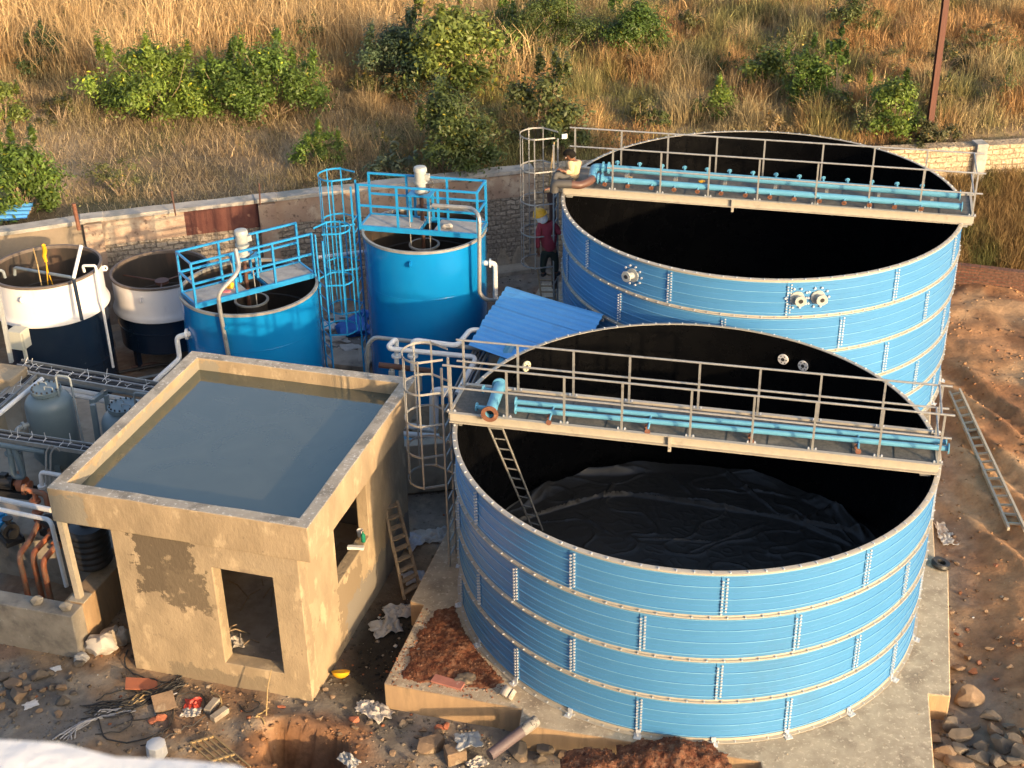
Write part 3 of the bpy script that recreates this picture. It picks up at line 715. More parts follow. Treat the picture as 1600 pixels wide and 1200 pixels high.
# things left on the platforms
def lump(c, size, seed, n=2, amp=.35):
    bm = bmesh.new(); bmesh.ops.create_icosphere(bm, subdivisions=n, radius=1); m = MB(); vs = []
    for v in bm.verts:
        p = v.co.normalized(); k = 1 + amp * mnoise.noise((p.x * 1.6 + seed, p.y * 1.6, p.z * 1.6 - seed)) + amp * .4 * mnoise.noise((p.x * 4, p.y * 4 + seed, p.z * 4))
        vs.append(Vector(c) + Vector((p.x * size[0] * k, p.y * size[1] * k, p.z * size[2] * k)))
    m.add(vs, [tuple(v.index for v in f.verts) for f in bm.faces]); bm.free(); return m
p = Z(699, 353, tz + .14); one('cloth_bundle', lump(p, (.13, .09, .06), 3), M['sack'], 'pale cloth bundle on the tall tank platform', 'bundle', p)
p = Z(359, 446, sz + .14); one('plastic_bag', lump(p, (.09, .08, .08), 5), M['yellow'], 'yellow bag on the shorter tank platform', 'bag', p)
p = Z(353, 455, sz + .1); one('plastic_bag', lump(p, (.12, .06, .018), 6), mat('pink_plastic', (.6, .18, .2)), 'pink bag beside the yellow bag on the platform', 'bag', p)

# white and navy tanks
M['rim_dark'] = mat('worn_dark_rim', (.10, .08, .068), (.16, .13, .11), 6, rough=.6)
WC1 = Y(72, 416, 27.6); WC2 = Y(250, 421, 29.0)
j1 = Y(66, 509, WC1.y - 1.15).z; j2 = Y(240, 502, WC2.y - 1.08).z
t1 = plain_tank('storage_tank', 'leftmost white and navy tank, sunlit, with a yellow hose hanging inside', WC1, 1.16, -.5, WC1.z, M['navy'], M['dark_inside'], M['rim_dark'], joint=j1, topmat=M['white_tank'], floor=WC1.z - 1.7)
t2 = plain_tank('storage_tank', 'shaded white and navy tank with spokes across its open top', WC2, 1.1, .1, WC2.z, M['navy'], M['dark_inside'], M['rim_dark'], joint=j2, topmat=M['white_tank'], floor=WC2.z - .9)
for k in range(4):
    a = R(45 + 90 * k); q = Vector((WC2.x + .9 * math.cos(a), WC2.y + .9 * math.sin(a), 0)); m = MB(); m.box(q + Vector((0, 0, -.25)), (.12, .12, .8), a); mk('leg', m, M['navy'], t2, smooth=None)
m = MB(); c = Vector((WC2.x, WC2.y, WC2.z - .3)); m.lathe([(0, -.03), (.16, -.03), (.16, .03), (0, .03)], c, 16)
for k in range(3): a = R(40 + 120 * k); m.cyl(c, c + Vector((math.cos(a) * 1.03, math.sin(a) * 1.03, .02)), .018, 6)
mk('spoked_scraper', m, M['rust_brown'], t2)
y1 = WC1.y
m = MB(); m.pipe([Y(23, 430, y1 + .3), Y(23, 418, y1 + .3), Y(115, 434, y1 - 1.0)], .035, 8, bend=.06); mk('inlet_pipe', m, M['grey_pipe'], t1)
m = MB(); m.pipe([Y(8, 434, y1), Y(5, 423, y1), Y(-6, 422, y1)], .035, 8, bend=.08); mk('inlet_pipe', m, M['grey_pipe'], t1)
m = MB(); m.cyl(Y(115, 434, y1 - 1.02), Y(127, 383, y1 - .8), .04, 10); mk('vent_pipe', m, M['pvc'], t1)
m = MB(); m.cyl(Y(115, 436, y1 - 1.1), Y(128, 500, y1 - 1.22), .04, 8); mk('drain_pipe', m, M['navy'], t1)
m = MB(); m.pipe([Y(132, 425, y1 - .4), Y(129, 415, y1 - .4), Y(149, 415, y1 - .45), Y(177, 574, y1 - .55)], .03, 8, bend=.05); mk('overflow_pipe', m, M['pvc'], t1)
m = MB(); P_ = [Y(68, 383, y1 - .6), Y(70, 392, y1 - .5), Y(69, 400, y1 - .5), Y(72, 409, y1 - .5)]; m.tube(P_, [.04, .05, .045, .035], 8); m.tube([P_[-1], Y(75, 425, y1 - .5), Y(83, 446, y1 - .4)], .012, 6); m.tube([P_[-1], Y(75, 445, y1 - .5)], .01, 6)
one('hose', m, M['yellow'], 'yellow knotted hose hanging in the leftmost white tank', 'hose', P_[0])
m = MB(); m.tube([Y(52, 388, y1 - .7), Y(58, 412, y1 - .5), Y(65, 446, y1 - .6)], .015, 6); one('measuring_rod', m, M['cable_tan'], 'thin tan rod leaning in the leftmost white tank', 'rod', Y(65, 446, y1 - .6))
# pale panel box and its post in front of the leftmost tank
b0 = Y(30, 528, 26.0); bx = thing('control_panel', 'cream electrical panel box in front of the leftmost tank', 'panel box', (b0.x, b0.y, b0.z - .4))
m = MB(); m.box(b0, (.34, .3, .42), -.3); cab = mk('cabinet', m, M['box_cream'], bx, smooth=None, bevel=.01); m = MB(); m.box(b0 + Vector((.1, -.1, -.95)), (.06, .06, 1.6), -.3); mk('leg', m, M['box_cream'], bx, smooth=None)
m = MB(); m.box(b0 + Vector((.045, -.148, 0)), (.27, .012, .36), -.3); mk('door', m, M['box_cream'], cab, smooth=None)
m = MB(); m.beam(Y(-6, 440, 25.3), Y(18, 566, 25.2), .09, .07); one('steel_post', m, M['motor_grey'], 'pale steel post at the left edge standing on the sunlit block', 'post', Y(18, 566, 25.2), smooth=None)
# ------------------------------------------------------------------ concrete pump house with a water-filled roof
PH_A = -.2861; PF = Vector((-3.0463, 16.7762, 0)); EX = Vector((math.cos(PH_A), math.sin(PH_A), 0)); EY = Vector((-EX.y, EX.x, 0))
def BL(x, y, z): return PF + EX * x + EY * y + Vector((0, 0, z))
LX, LY, ZR, PB = 4.387, 4.803, 2.898, .627
def plane_hit(px, py, p0, n):
    d = ray(px, py); o = Vector((0, 0, CAMH)); return o + d * ((p0 - o).dot(n) / d.dot(n))
def loc_(v): q = v - PF; return (q.dot(EX), q.dot(EY), q.z)
def plaster(name, base, dark, light, patches):
    """cement plaster: trowel noise plus damp, unfinished and greyish patches with shapes of their own (x0,x1,y0,y1,z0,z1, ragged)"""
    m = mat(name, base, tuple(.68 * v for v in base), 1.9, rough=.93, bump=.012, bsc=14, c3=light, sc3=2.4, t3=(.54, .64), c4=tuple(.55 * v for v in base), sc4=11, t4=(.6, .7), stretch=(1, 1, .55))
    nt = m.node_tree; N = nt.nodes; L = nt.links; b = N['Principled BSDF']; col = b.inputs['Base Color'].links[0].from_socket
    tc = N.new('ShaderNodeTexCoord'); sp = N.new('ShaderNodeSeparateXYZ'); L.new(tc.outputs['Object'], sp.inputs[0])
    nz = N.new('ShaderNodeTexNoise'); nz.inputs['Scale'].default_value = 4.5; nz.inputs['Detail'].default_value = 9; nz.inputs['Roughness'].default_value = .7; L.new(tc.outputs['Object'], nz.inputs['Vector'])
    def mth(op, a, bb=None):
        q = N.new('ShaderNodeMath'); q.operation = op
        for i, v in enumerate((a, bb)):
            if v is None: continue
            if isinstance(v, (int, float)): q.inputs[i].default_value = v
            else: L.new(v, q.inputs[i])
        return q.outputs[0]
    for (ax0, x0, x1, z0, z1, rag, colr) in patches:
        x = sp.outputs[ax0]; z = sp.outputs[2]
        dx = mth('SUBTRACT', mth('ABSOLUTE', mth('SUBTRACT', x, (x0 + x1) / 2)), (x1 - x0) / 2)
        dz = mth('SUBTRACT', mth('ABSOLUTE', mth('SUBTRACT', z, (z0 + z1) / 2)), (z1 - z0) / 2)
        d = mth('ADD', mth('MAXIMUM', dx, dz), mth('MULTIPLY', mth('SUBTRACT', nz.outputs[0], .5), rag))
        r = N.new('ShaderNodeMapRange'); r.inputs[1].default_value = .02; r.inputs[2].default_value = -.02; L.new(d, r.inputs[0])
        x_ = N.new('ShaderNodeMix'); x_.data_type = 'RGBA'; L.new(r.outputs[0], x_.inputs[0]); L.new(col, x_.inputs[6]); x_.inputs[7].default_value = (*colr, 1); col = x_.outputs[2]
    L.new(col, b.inputs['Base Color']); return m
M['ph_wall'] = plaster('pump_house_plaster', (.40, .312, .2), (.2, .17, .12), (.455, .355, .228),
    [(0, -3.05, -2.0, 1.15, 2.6, 1.1, (.125, .097, .064)), (0, -2.55, -1.85, .95, 1.7, .9, (.15, .117, .077)), (1, 1.3, 2.3, -.3, .75, 1.1, (.22, .17, .11)), (1, .12, .3, .2, 2.0, .8, (.27, .21, .135)), (0, -1.2, -.95, .1, 1.9, .5, (.27, .21, .14)), (0, -2.75, -1.0, -.62, -.22, .6, (.23, .185, .125)), (0, -1.15, -.3, 1.95, 2.35, .5, (.33, .26, .17)), (1, 1.6, 6, -.6, .2, .9, (.2, .18, .15)), (1, .2, .55, 1.2, 1.9, .5, (.3, .235, .15))])
M['ph_parapet'] = plaster('parapet_plaster', (.385, .295, .185), (.2, .17, .12), (.44, .345, .222), [(0, -4.6, -3.75, 2.0, 2.8, .6, (.25, .225, .175))])  # darker greyish patch over the left end
ph = thing('pump_house', 'plastered concrete pump house with a water-filled flat roof, open doorway and window', 'building', PF, PH_A)
def pml(name, mb, m_, **k): return mk(name, mb, m_, ph, (0, 0, 0), local=True, **k)
def open_wall(m, axis_, c, th, a0, a1, z0, z1, ops):
    """vertical wall along local x (axis_=0) or y (1): outer face at c, thickness th inward (+), with rectangular openings (a,b,za,zb)"""
    us = sorted({a0, a1, *[o[0] for o in ops], *[o[1] for o in ops]}); zs_ = sorted({z0, z1, *[o[2] for o in ops], *[o[3] for o in ops]})
    hole = lambda u, z: any(o[0] < u < o[1] and o[2] < z < o[3] for o in ops)
    idx = {}; vs = []; fs = []
    def V(i, j, k):
        if (i, j, k) not in idx:
            q = c + (th if k else 0); idx[(i, j, k)] = len(vs); vs.append((us[i], q, zs_[j]) if axis_ == 0 else (q, us[i], zs_[j]))
        return idx[(i, j, k)]
    nu, nz_ = len(us) - 1, len(zs_) - 1
    full = lambda i, j: 0 <= i < nu and 0 <= j < nz_ and not hole((us[i] + us[i + 1]) / 2, (zs_[j] + zs_[j + 1]) / 2)
    for i in range(nu):
        for j in range(nz_):
            if not full(i, j): continue
            for k in (0, 1): fs.append((V(i, j, k), V(i + 1, j, k), V(i + 1, j + 1, k), V(i, j + 1, k)))
            for di, dj, e in ((-1, 0, ((0, 0), (0, 1))), (1, 0, ((1, 0), (1, 1))), (0, -1, ((0, 0), (1, 0))), (0, 1, ((0, 1), (1, 1)))):
                if not full(i + di, j + dj):
                    (p, q), (r, s) = e; fs.append((V(i + p, j + q, 0), V(i + r, j + s, 0), V(i + r, j + s, 1), V(i + p, j + q, 1)))
    m.add(vs, fs)
WR, WF_, WL_, WB = -.236, .03, -LX + .989, LY - .15
fp = BL(0, WF_, 0); d1 = [loc_(plane_hit(px, py, fp, EY)) for px, py in ((331, 888), (345, 1034), (442, 1052), (427, 902))]
rp = BL(WR, 0, 0); w1 = [loc_(plane_hit(px, py, rp, EX)) for px, py in ((529, 912), (577, 838), (572, 758))]
DOOR = (d1[0][0], (d1[2][0] + d1[3][0]) / 2, (d1[1][2] + d1[2][2]) / 2, (d1[0][2] + d1[3][2]) / 2)
WIN = (w1[0][1], (w1[1][1] + w1[2][1]) / 2, (w1[0][2] + w1[1][2]) / 2, ZR - PB - .04)
m = MB(); open_wall(m, 0, WF_, .26, WL_, WR, -1.0, ZR - PB - .002, [DOOR]); pml('wall', m, M['ph_wall'], smooth=None, bevel=.012)
m = MB(); open_wall(m, 1, WR, -.2, WF_ + .26, WB, -1.0, ZR - PB - .002, [WIN]); pml('wall', m, M['ph_wall'], smooth=None, bevel=.012)
m = MB(); open_wall(m, 1, WL_, .2, WF_ + .26, WB, -1.0, ZR - PB - .002, [(2.0, 3.4, .6, 1.8)]); pml('wall', m, M['ph_wall'], smooth=None, bevel=.012)
m = MB(); open_wall(m, 0, WB, -.2, WL_ + .2, WR - .2, -1.0, ZR - PB - .002, []); pml('wall', m, M['ph_wall'], smooth=None)
m = MB(); m.box(((WL_ + WR) / 2, (WF_ + WB) / 2, -.22), (WR - WL_ - .45, WB - WF_ - .5, .1)); pml('floor', m, M['conc'], smooth=None)
# parapet: one ring with slightly uneven cast faces
def ring_wall(x0, x1, y0, y1, th, z0, z1):
    m = MB(); nb = 26; vs = []; fs = []
    out = []; inn = []
    for (ax, ay), (bx, by) in (((x0, y0), (x1, y0)), ((x1, y0), (x1, y1)), ((x1, y1), (x0, y1)), ((x0, y1), (x0, y0))):
        for i in range(nb): t = i / nb; out.append((ax + (bx - ax) * t, ay + (by - ay) * t))
    for (ax, ay), (bx, by) in (((x0 + th, y0 + th), (x1 - th, y0 + th)), ((x1 - th, y0 + th), (x1 - th, y1 - th)), ((x1 - th, y1 - th), (x0 + th, y1 - th)), ((x0 + th, y1 - th), (x0 + th, y0 + th))):
        for i in range(nb): t = i / nb; inn.append((ax + (bx - ax) * t, ay + (by - ay) * t))
    n = len(out); J = lambda p, z, s: .008 * mnoise.noise((p[0] * 2.2, p[1] * 2.2, z * 2 + s))
    rings = [(out, z0), (out, (z0 + z1) / 2), (out, z1), (inn, z1 - .004), (inn, (z0 + z1) / 2), (inn, z0)]
    for ri, (pl, z) in enumerate(rings):
        for p in pl: vs.append((p[0] + J(p, z, 3), p[1] + J(p, z, 9), z + J(p, z, 17)))
    for r in range(len(rings)):
        r2 = (r + 1) % len(rings)
        for i in range(n): fs.append((r * n + i, r * n + (i + 1) % n, r2 * n + (i + 1) % n, r2 * n + i))
    m.add(vs, fs); return m
TH = .235
o = pml('parapet', ring_wall(-LX, 0, 0, LY, TH, ZR - PB, ZR), [M['ph_parapet'], M['parapet'], M['ph_parapet']], smooth=None, bevel=.018)
for pgn in o.data.polygons: pgn.material_index = 1 if pgn.normal.z > .8 else 0
m = MB(); m.box((-LX / 2, LY / 2, ZR - PB + .07), (LX - .46, LY - .46, .13)); pml('roof_slab', m, M['conc'], smooth=None)
wm = bpy.data.materials.new('turbid_pool_water'); wm.use_nodes = True
b_ = wm.node_tree.nodes['Principled BSDF']; b_.inputs['Base Color'].default_value = (.10, .135, .135, 1); b_.inputs['Roughness'].default_value = .05; b_.inputs['Specular Tint'].default_value = (.86, 1, .92, 1); b_.inputs['IOR'].default_value = 2.05
nt = wm.node_tree; tc = nt.nodes.new('ShaderNodeTexCoord')
n1 = nt.nodes.new('ShaderNodeTexNoise'); n1.inputs['Scale'].default_value = .9; n1.inputs['Detail'].default_value = 5; n1.inputs['Distortion'].default_value = 1.4; nt.links.new(tc.outputs['Object'], n1.inputs['Vector'])
mx = nt.nodes.new('ShaderNodeMix'); mx.data_type = 'RGBA'; mx.inputs[6].default_value = (.046, .054, .046, 1); mx.inputs[7].default_value = (.082, .09, .076, 1); nt.links.new(n1.outputs[0], mx.inputs[0]); nt.links.new(mx.outputs[2], b_.inputs['Base Color'])
n2 = nt.nodes.new('ShaderNodeTexNoise'); n2.inputs['Scale'].default_value = 3; n2.inputs['Detail'].default_value = 3; nt.links.new(tc.outputs['Object'], n2.inputs['Vector'])
bp = nt.nodes.new('ShaderNodeBump'); bp.inputs['Distance'].default_value = .004; bp.inputs['Strength'].default_value = .5; nt.links.new(n2.outputs[0], bp.inputs['Height']); nt.links.new(bp.outputs[0], b_.inputs['Normal'])
m = MB(); m.add([(-LX + .2, .2, 0), (-.2, .2, 0), (-.2, LY - .2, 0), (-LX + .2, LY - .2, 0)], [(0, 1, 2, 3)])
o = mk('water', m, wm, None, PF + Vector((0, 0, ZR - .25)), local=True, smooth=None); o.rotation_euler = (0, 0, PH_A); o['kind'] = 'structure'; o['label'] = 'still grey green water standing on the pump house roof'

# ------------------------------------------------------------------ compound walls
def masonry(name, c1, c2, mortar, bw, rh, ms, distort, bump, stain):
    m = bpy.data.materials.new(name); m.use_nodes = True; nt = m.node_tree; N = nt.nodes; L = nt.links; b = N['Principled BSDF']; b.inputs['Roughness'].default_value = .95
    tc = N.new('ShaderNodeTexCoord'); sp = N.new('ShaderNodeSeparateXYZ'); L.new(tc.outputs['Object'], sp.inputs[0]); cb = N.new('ShaderNodeCombineXYZ'); L.new(sp.outputs[0], cb.inputs[0]); L.new(sp.outputs[2], cb.inputs[1])
    n = N.new('ShaderNodeTexNoise'); n.inputs['Scale'].default_value = 3.2; n.inputs['Detail'].default_value = 4; L.new(tc.outputs['Object'], n.inputs['Vector'])
    vm = N.new('ShaderNodeVectorMath'); vm.operation = 'MULTIPLY_ADD'; L.new(n.outputs[1], vm.inputs[0]); vm.inputs[1].default_value = (distort,) * 3; L.new(cb.outputs[0], vm.inputs[2])
    br = N.new('ShaderNodeTexBrick'); L.new(vm.outputs[0], br.inputs['Vector']); br.inputs['Color1'].default_value = (*c1, 1); br.inputs['Color2'].default_value = (*c2, 1); br.inputs['Mortar'].default_value = (*mortar, 1)
    br.inputs['Scale'].default_value = 1; br.inputs['Mortar Size'].default_value = ms; br.inputs['Mortar Smooth'].default_value = .4; br.inputs['Brick Width'].default_value = bw; br.inputs['Row Height'].default_value = rh; br.inputs['Bias'].default_value = 0
    n2 = N.new('ShaderNodeTexNoise'); n2.inputs['Scale'].default_value = 1.1; n2.inputs['Detail'].default_value = 8; n2.inputs['Roughness'].default_value = .7; L.new(tc.outputs['Object'], n2.inputs['Vector'])
    r = N.new('ShaderNodeMapRange'); r.inputs[1].default_value = .45; r.inputs[2].default_value = .7; L.new(n2.outputs[0], r.inputs[0])
    mx = N.new('ShaderNodeMix'); mx.data_type = 'RGBA'; L.new(r.outputs[0], mx.inputs[0]); L.new(br.outputs[0], mx.inputs[6]); mx.inputs[7].default_value = (*stain, 1)
    n3 = N.new('ShaderNodeTexNoise'); n3.inputs['Scale'].default_value = 14; n3.inputs['Detail'].default_value = 6; L.new(tc.outputs['Object'], n3.inputs['Vector'])
    r3 = N.new('ShaderNodeMapRange'); r3.inputs[1].default_value = .3; r3.inputs[2].default_value = .7; r3.inputs[3].default_value = .6; r3.inputs[4].default_value = 1.35; L.new(n3.outputs[0], r3.inputs[0])
    sc = N.new('ShaderNodeVectorMath'); sc.operation = 'SCALE'; L.new(mx.outputs[2], sc.inputs[0]); L.new(r3.outputs[0], sc.inputs[3]); L.new(sc.outputs[0], b.inputs['Base Color'])
    ad = N.new('ShaderNodeMath'); ad.operation = 'MULTIPLY_ADD'; L.new(br.outputs['Fac'], ad.inputs[0]); ad.inputs[1].default_value = -.8; L.new(n3.outputs[0], ad.inputs[2])
    bp = N.new('ShaderNodeBump'); bp.inputs['Distance'].default_value = bump; bp.inputs['Strength'].default_value = 1; L.new(ad.outputs[0], bp.inputs['Height']); L.new(bp.outputs[0], b.inputs['Normal'])
    return m
M['block'] = masonry('rough_block_masonry', (.22, .19, .155), (.37, .32, .255), (.16, .138, .112), .27, .13, .02, .16, .05, (.24, .2, .155))
M['stone'] = masonry('rubble_stone_masonry', (.42, .33, .22), (.5, .4, .27), (.3, .23, .15), .3, .15, .02, .13, .05, (.38, .3, .2))
M['band'] = mat('faded_red_band', (.25, .165, .12), (.33, .25, .185), 1.6, rough=.92, bump=.006, bsc=25, c3=(.4, .33, .25), sc3=1.3, t3=(.5, .62), c4=(.13, .09, .07), sc4=6, t4=(.55, .65))
M['band_maroon'] = mat('maroon_wash_band', (.085, .026, .02), (.125, .05, .038), 2.5, rough=.92, bump=.006, bsc=25, c3=(.26, .15, .11), sc3=2.2, t3=(.6, .7))
M['band_grey'] = mat('bare_cement_band', (.2, .165, .12), (.26, .21, .155), 2.5, rough=.92, bump=.006, bsc=25)
def wall_seg(root, a, b, top, bands, stone=False):
    a = Vector((a[0], a[1], 0)); b = Vector((b[0], b[1], 0)); d = b - a; L = d.length; ang = math.atan2(d.y, d.x)
    def part(name, m, mt, **k):
        base = root.location; o = mk(name, m, mt, root, a - base, local=True, **k); o.rotation_euler = (0, 0, ang); return o
    zb = top - .74
    m = MB(); m.box((L / 2, .14, (zb - 1.4) / 2), (L, .28, zb + 1.4)); part('masonry' if not stone else 'stone_courses', m, M['stone' if stone else 'block'], smooth=None)
    for x0, x1, mt in bands:
        m = MB(); m.box(((x0 + x1) * L / 2, .13, (zb + top - .1) / 2), ((x1 - x0) * L, .29, top - .1 - zb)); part('plaster_band', m, mt, smooth=None)
    n = max(4, int(L / .5)); m = MB(); vs = []; fs = []
    for i in range(n + 1):
        x = L * i / n; j = .014 * mnoise.noise((x * 1.3, a.x, 1)); k = .012 * mnoise.noise((x * 2.3, a.x, 4))
        for (yy, z_) in ((-.07, top - .1), (-.075 + 2 * j, top - .005 + 2.2 * k), (.33 + j, top + 2.2 * k), (.33, top - .1)): vs.append((x, yy, z_))
    for i in range(n):
        for q in range(4): fs.append((i * 4 + q, i * 4 + (q + 1) % 4, (i + 1) * 4 + (q + 1) % 4, (i + 1) * 4 + q))
    fs += [(3, 2, 1, 0), (n * 4, n * 4 + 1, n * 4 + 2, n * 4 + 3)]
    m.add(vs, fs)
    part('coping', m, M['stone' if stone else 'coping'], smooth=None)
    return part, L
cw = thing('compound_wall', 'long grey block boundary wall with cement coping and reddish plaster band', 'wall', (WALL[1][0], WALL[1][1], -.5))
wall_seg(cw, WALL[0], (WALL[1][0], WALL[1][1]), WTOP - .02, [(0, 1, M['band_grey'])])
wp_, wL = wall_seg(cw, WALL[1], WALL[2], WTOP, [(0, .205, M['band']), (.205, .365, M['band_maroon']), (.365, 1, M['band'])])
for x in (.0, .37):
    m = MB(); m.box((x * wL + .15, -.04, (WTOP - 1.5) / 2 - .06), (.42, .3, WTOP + 1.4)); wp_('pilaster', m, M['band'], smooth=None)
    m = MB(); m.box((x * wL + .15, .06, WTOP - .02), (.55, .42, .1)); wp_('pilaster_cap', m, M['coping'], smooth=None, bevel=.015)
sw = thing('stone_wall', 'sunlit rubble stone wall behind the right end of the farther tank', 'wall', (WALL[3][0], WALL[3][1], .8))
M['stone_top'] = M['stone']
wall_seg(sw, WALL[2], WALL[3], WTOP + .02, [(0, 1, M['stone'])], True)
wp2, wL2 = wall_seg(sw, WALL[3], WALL[4], WTOP + .02, [(0, 1, M['stone'])], True)
m = MB(); m.box((.02, .02, .85), (.3, .42, 3.1)); wp2('pilaster', m, M['coping'], smooth=None, bevel=.015)
for i, (p0, p1, mt, lb) in enumerate((((123, 356), (115, 318), 'rust', 'rusty reddish steel stub on the wall pilaster cap'), ((274, 334), (268, 298), 'rust_brown', 'thin brown rod standing up from the wall coping'), ((406, 317), (405, 286), 'rust_brown', 'thin brown rod on the wall beside the maroon band'))):
    b = Z(*p0, WTOP); t = Y(*p1, b.y); m = MB(); m.cyl(b - Vector((0, 0, .05)), t, .05 if i == 0 else .02, 8); one('steel_rod', m, M[mt], lb, 'rod', b, group='rods on the boundary wall')
# rusty steel pole beyond the wall
pb_ = G(1448, 232); tp = Y(1478, 0, pb_.y); d_ = (tp - pb_).normalized(); m = MB(); e = pb_ + d_ * 9
for off, w_, h_ in (((0, .0), .03, .16), ((0, .08), .15, .022), ((0, -.08), .15, .022)): m.beam(pb_ + Vector((0, off[1], -.3)), e + Vector((0, off[1], 0)), w_, h_ if h_ > .1 else .024, up=(0, 1, 0))
one('steel_pole', m, M['brown_pole'], 'tall brown steel pole standing in the grass beyond the wall', 'pole', pb_, smooth=None)
# blue sheets and a white frame lying behind the wall on the left
def corrugated(c, u, v, nrm, L, W, pitch, amp, th=.006, sag=0.0):
    m = MB(); n = int(W / pitch) * 8; vs = []; fs = []; k = 7
    for side in (0, 1):
        for i in range(n + 1):
            s = W * i / n; ph_ = (s / pitch) % 1.0; hgt = amp * max(0, min(1, (.5 - abs(ph_ - .5)) * 5 - .6))
            for j in range(k): t = j / (k - 1); vs.append(c + u * (L * t) + v * s + nrm * (hgt + th * side - sag * math.sin(math.pi * t)))
    o = (n + 1) * k
    for i in range(n):
        for j in range(k - 1):
            a = i * k + j; fs.append((a, a + 1, a + k + 1, a + k)); fs.append((o + a, o + a + k, o + a + k + 1, o + a + 1))
    m.add(vs, fs); return m
for k, (px, py, zz_, az) in enumerate(((-28, 347, 2.05, .12), (-16, 343, 2.13, .05))):
    c = Y(px, py, 31.6); m = corrugated(c, Vector((math.cos(az), math.sin(az), .0)), Vector((-math.sin(az), math.cos(az), .12)), Vector((0, 0, 1)), .9, .8, .2, .035)
    one('roofing_sheet', m, M['roof_blue'], 'light blue roofing sheets stacked in the grass at the far left', 'roofing sheet', c, group='blue sheets in the grass')
m = MB(); y_ = 31.6; m.pipe([Y(120, 337, y_), Y(166, 333, y_), Y(172, 342, y_)], .015, 6); m.pipe([Y(122, 342, y_ - .3), Y(160, 339, y_ - .3), Y(168, 343, y_ - .3)], .02, 6); m.beam(Y(124, 347, y_ - .35), Y(168, 343, y_ - .35), .1, .12)
one('metal_frame', m, M['coping'], 'small pale metal frame lying behind the wall coping', 'frame', Y(124, 347, y_ - .35))

# ------------------------------------------------------------------ the building the picture is taken from: only its white parapet shows
cb = thing('viewpoint_building', 'white rough rendered parapet edge of the building in the foreground corner', 'building', BL(-2, -15.6, -.5) )
o0 = Vector((-.45, 1.04, 0)); NB = -EY
def VB(x, y, z): return o0 + EX * x + EY * y + Vector((0, 0, z))
m = MB(); a = [VB(-22, 0, 0), VB(9.8, 0, 0), VB(9.8, -14, 0), VB(-22, -14, 0)]; m.prism([(q.x, q.y) for q in a], -1, 12.86); mk('wall', m, M['white_wall'], cb, smooth=None)
m = MB(); n = 240; vs = []; fs = []; prf = [(.02, 12.88), (.05, 13.22), (.035, 13.34), (0, 13.4), (-.1, 13.41), (-.24, 13.4), (-.28, 13.2), (-.28, 12.88)]
for i in range(n + 1):
    x = -6 + 15.4 * i / n; dy_ = .04 * max(0, min(1, (x + .2) / .3)) - .14 * max(0, min(1, (x - .2) / .25)); w_ = dy_ * 1.0 + .012 * mnoise.noise((x * 2.3, 0, 5)) + .012 * mnoise.noise((x * 8, 0, 7))
    for (yy, z_) in prf: vs.append(VB(x, yy + w_ * (1 if yy > -.2 else 0), z_ + (.02 * mnoise.noise((x * 9, 1, 2)) if z_ > 13.3 else 0)))
k = len(prf)
fs = [(i * k + j, (i + 1) * k + j, (i + 1) * k + j + 1, i * k + j + 1) for i in range(n) for j in range(k - 1)]
m.add(vs, fs); mk('parapet', m, M['white_wall'], cb, smooth=50)
# ------------------------------------------------------------------ sump, plinth and the equipment on the left
zg = -.5
sp_ = thing('sump', 'open concrete sump pit with orange pipes running into it at the lower left', 'pit', BL(-6.5, .8, -.5))
m = MB(); X0, X1 = -11, -4.42
def lbox(m, x0, x1, y0, y1, z0, z1): m.box(BL((x0 + x1) / 2, (y0 + y1) / 2, (z0 + z1) / 2), (x1 - x0, y1 - y0, z1 - z0), PH_A)
lbox(m, X0, X1, 0, .34, -1.4, .37); mk('front_wall', m, M['conc'], sp_, smooth=None, bevel=.02)
m = MB(); lbox(m, X1 - .36, X1, .345, 1.72, -1.4, .365); mk('side_wall', m, M['slab_side'], sp_, smooth=None, bevel=.02)  # sunlit orange of this wall face comes from its colour
m = MB(); lbox(m, X0, X1 - .37, .345, 1.72, -1.3, -.6); mk('black_water', m, M['black'], sp_, smooth=None)
m = MB(); q = [BL(-14, 1.74, 0), BL(-4.05, 1.74, 0), BL(-3.75, 2.2, 0), BL(-3.75, 6.4, 0), BL(-14, 6.4, 0)]; m.prism([(v.x, v.y) for v in q], -1.4, .5)
o = mk('equipment_plinth', m, M['conc'], None, BL(-8, 4, -.5), smooth=None, bevel=.03); o['kind'] = 'structure'; o['label'] = 'raised concrete floor carrying pumps and vessels left of the pump house'
for i, (px, py) in enumerate(((57, 938), (103, 948))):
    p = Z(px, py, .44); one('concrete_block', lump(p, (.12, .09, .1), 20 + i, 1, .3), M['conc'], ('left' if i == 0 else 'right') + ' concrete lump on the front edge of the sump', 'concrete lump', p, smooth=None)
# orange pipes dropping into the sump
for i, P_ in enumerate((((62, 812), (48, 843), (29, 868), (48, 938)), ((82, 832), (50, 866), (60, 928)), ((88, 852), (66, 878), (82, 946)))):
    n_ = len(P_); pts = [Z(*P_[k], .62) for k in range(n_ - 2)]; e0 = Z(*P_[-2], .6); pts.append(e0); pts.append(Vector((e0.x + .02, e0.y - .03, -.75)))
    m = MB(); m.pipe(pts, .052, 10, bend=.14); m.disc_at(pts[0], pts[1] - pts[0], .1, .04, 14)
    one('suction_pipe', m, M['orange'], 'orange suction pipe bending down into the sump, %s' % ('leftmost' if i == 0 else 'middle' if i == 1 else 'nearest the white pipe'), 'pipe', pts[0], group='orange pipes into the sump')
m = MB(); b = Z(125, 934, .37); t = Y(97, 818, b.y); m.beam(b, t + (t - b).normalized() * .25, .12, .1, up=EX); m.box(b + Vector((0, 0, .012)), (.3, .26, .02), PH_A)
one('steel_column', m, M['alu_beige'], 'beige steel column standing on the sump under the roof corner', 'column', b, smooth=None)
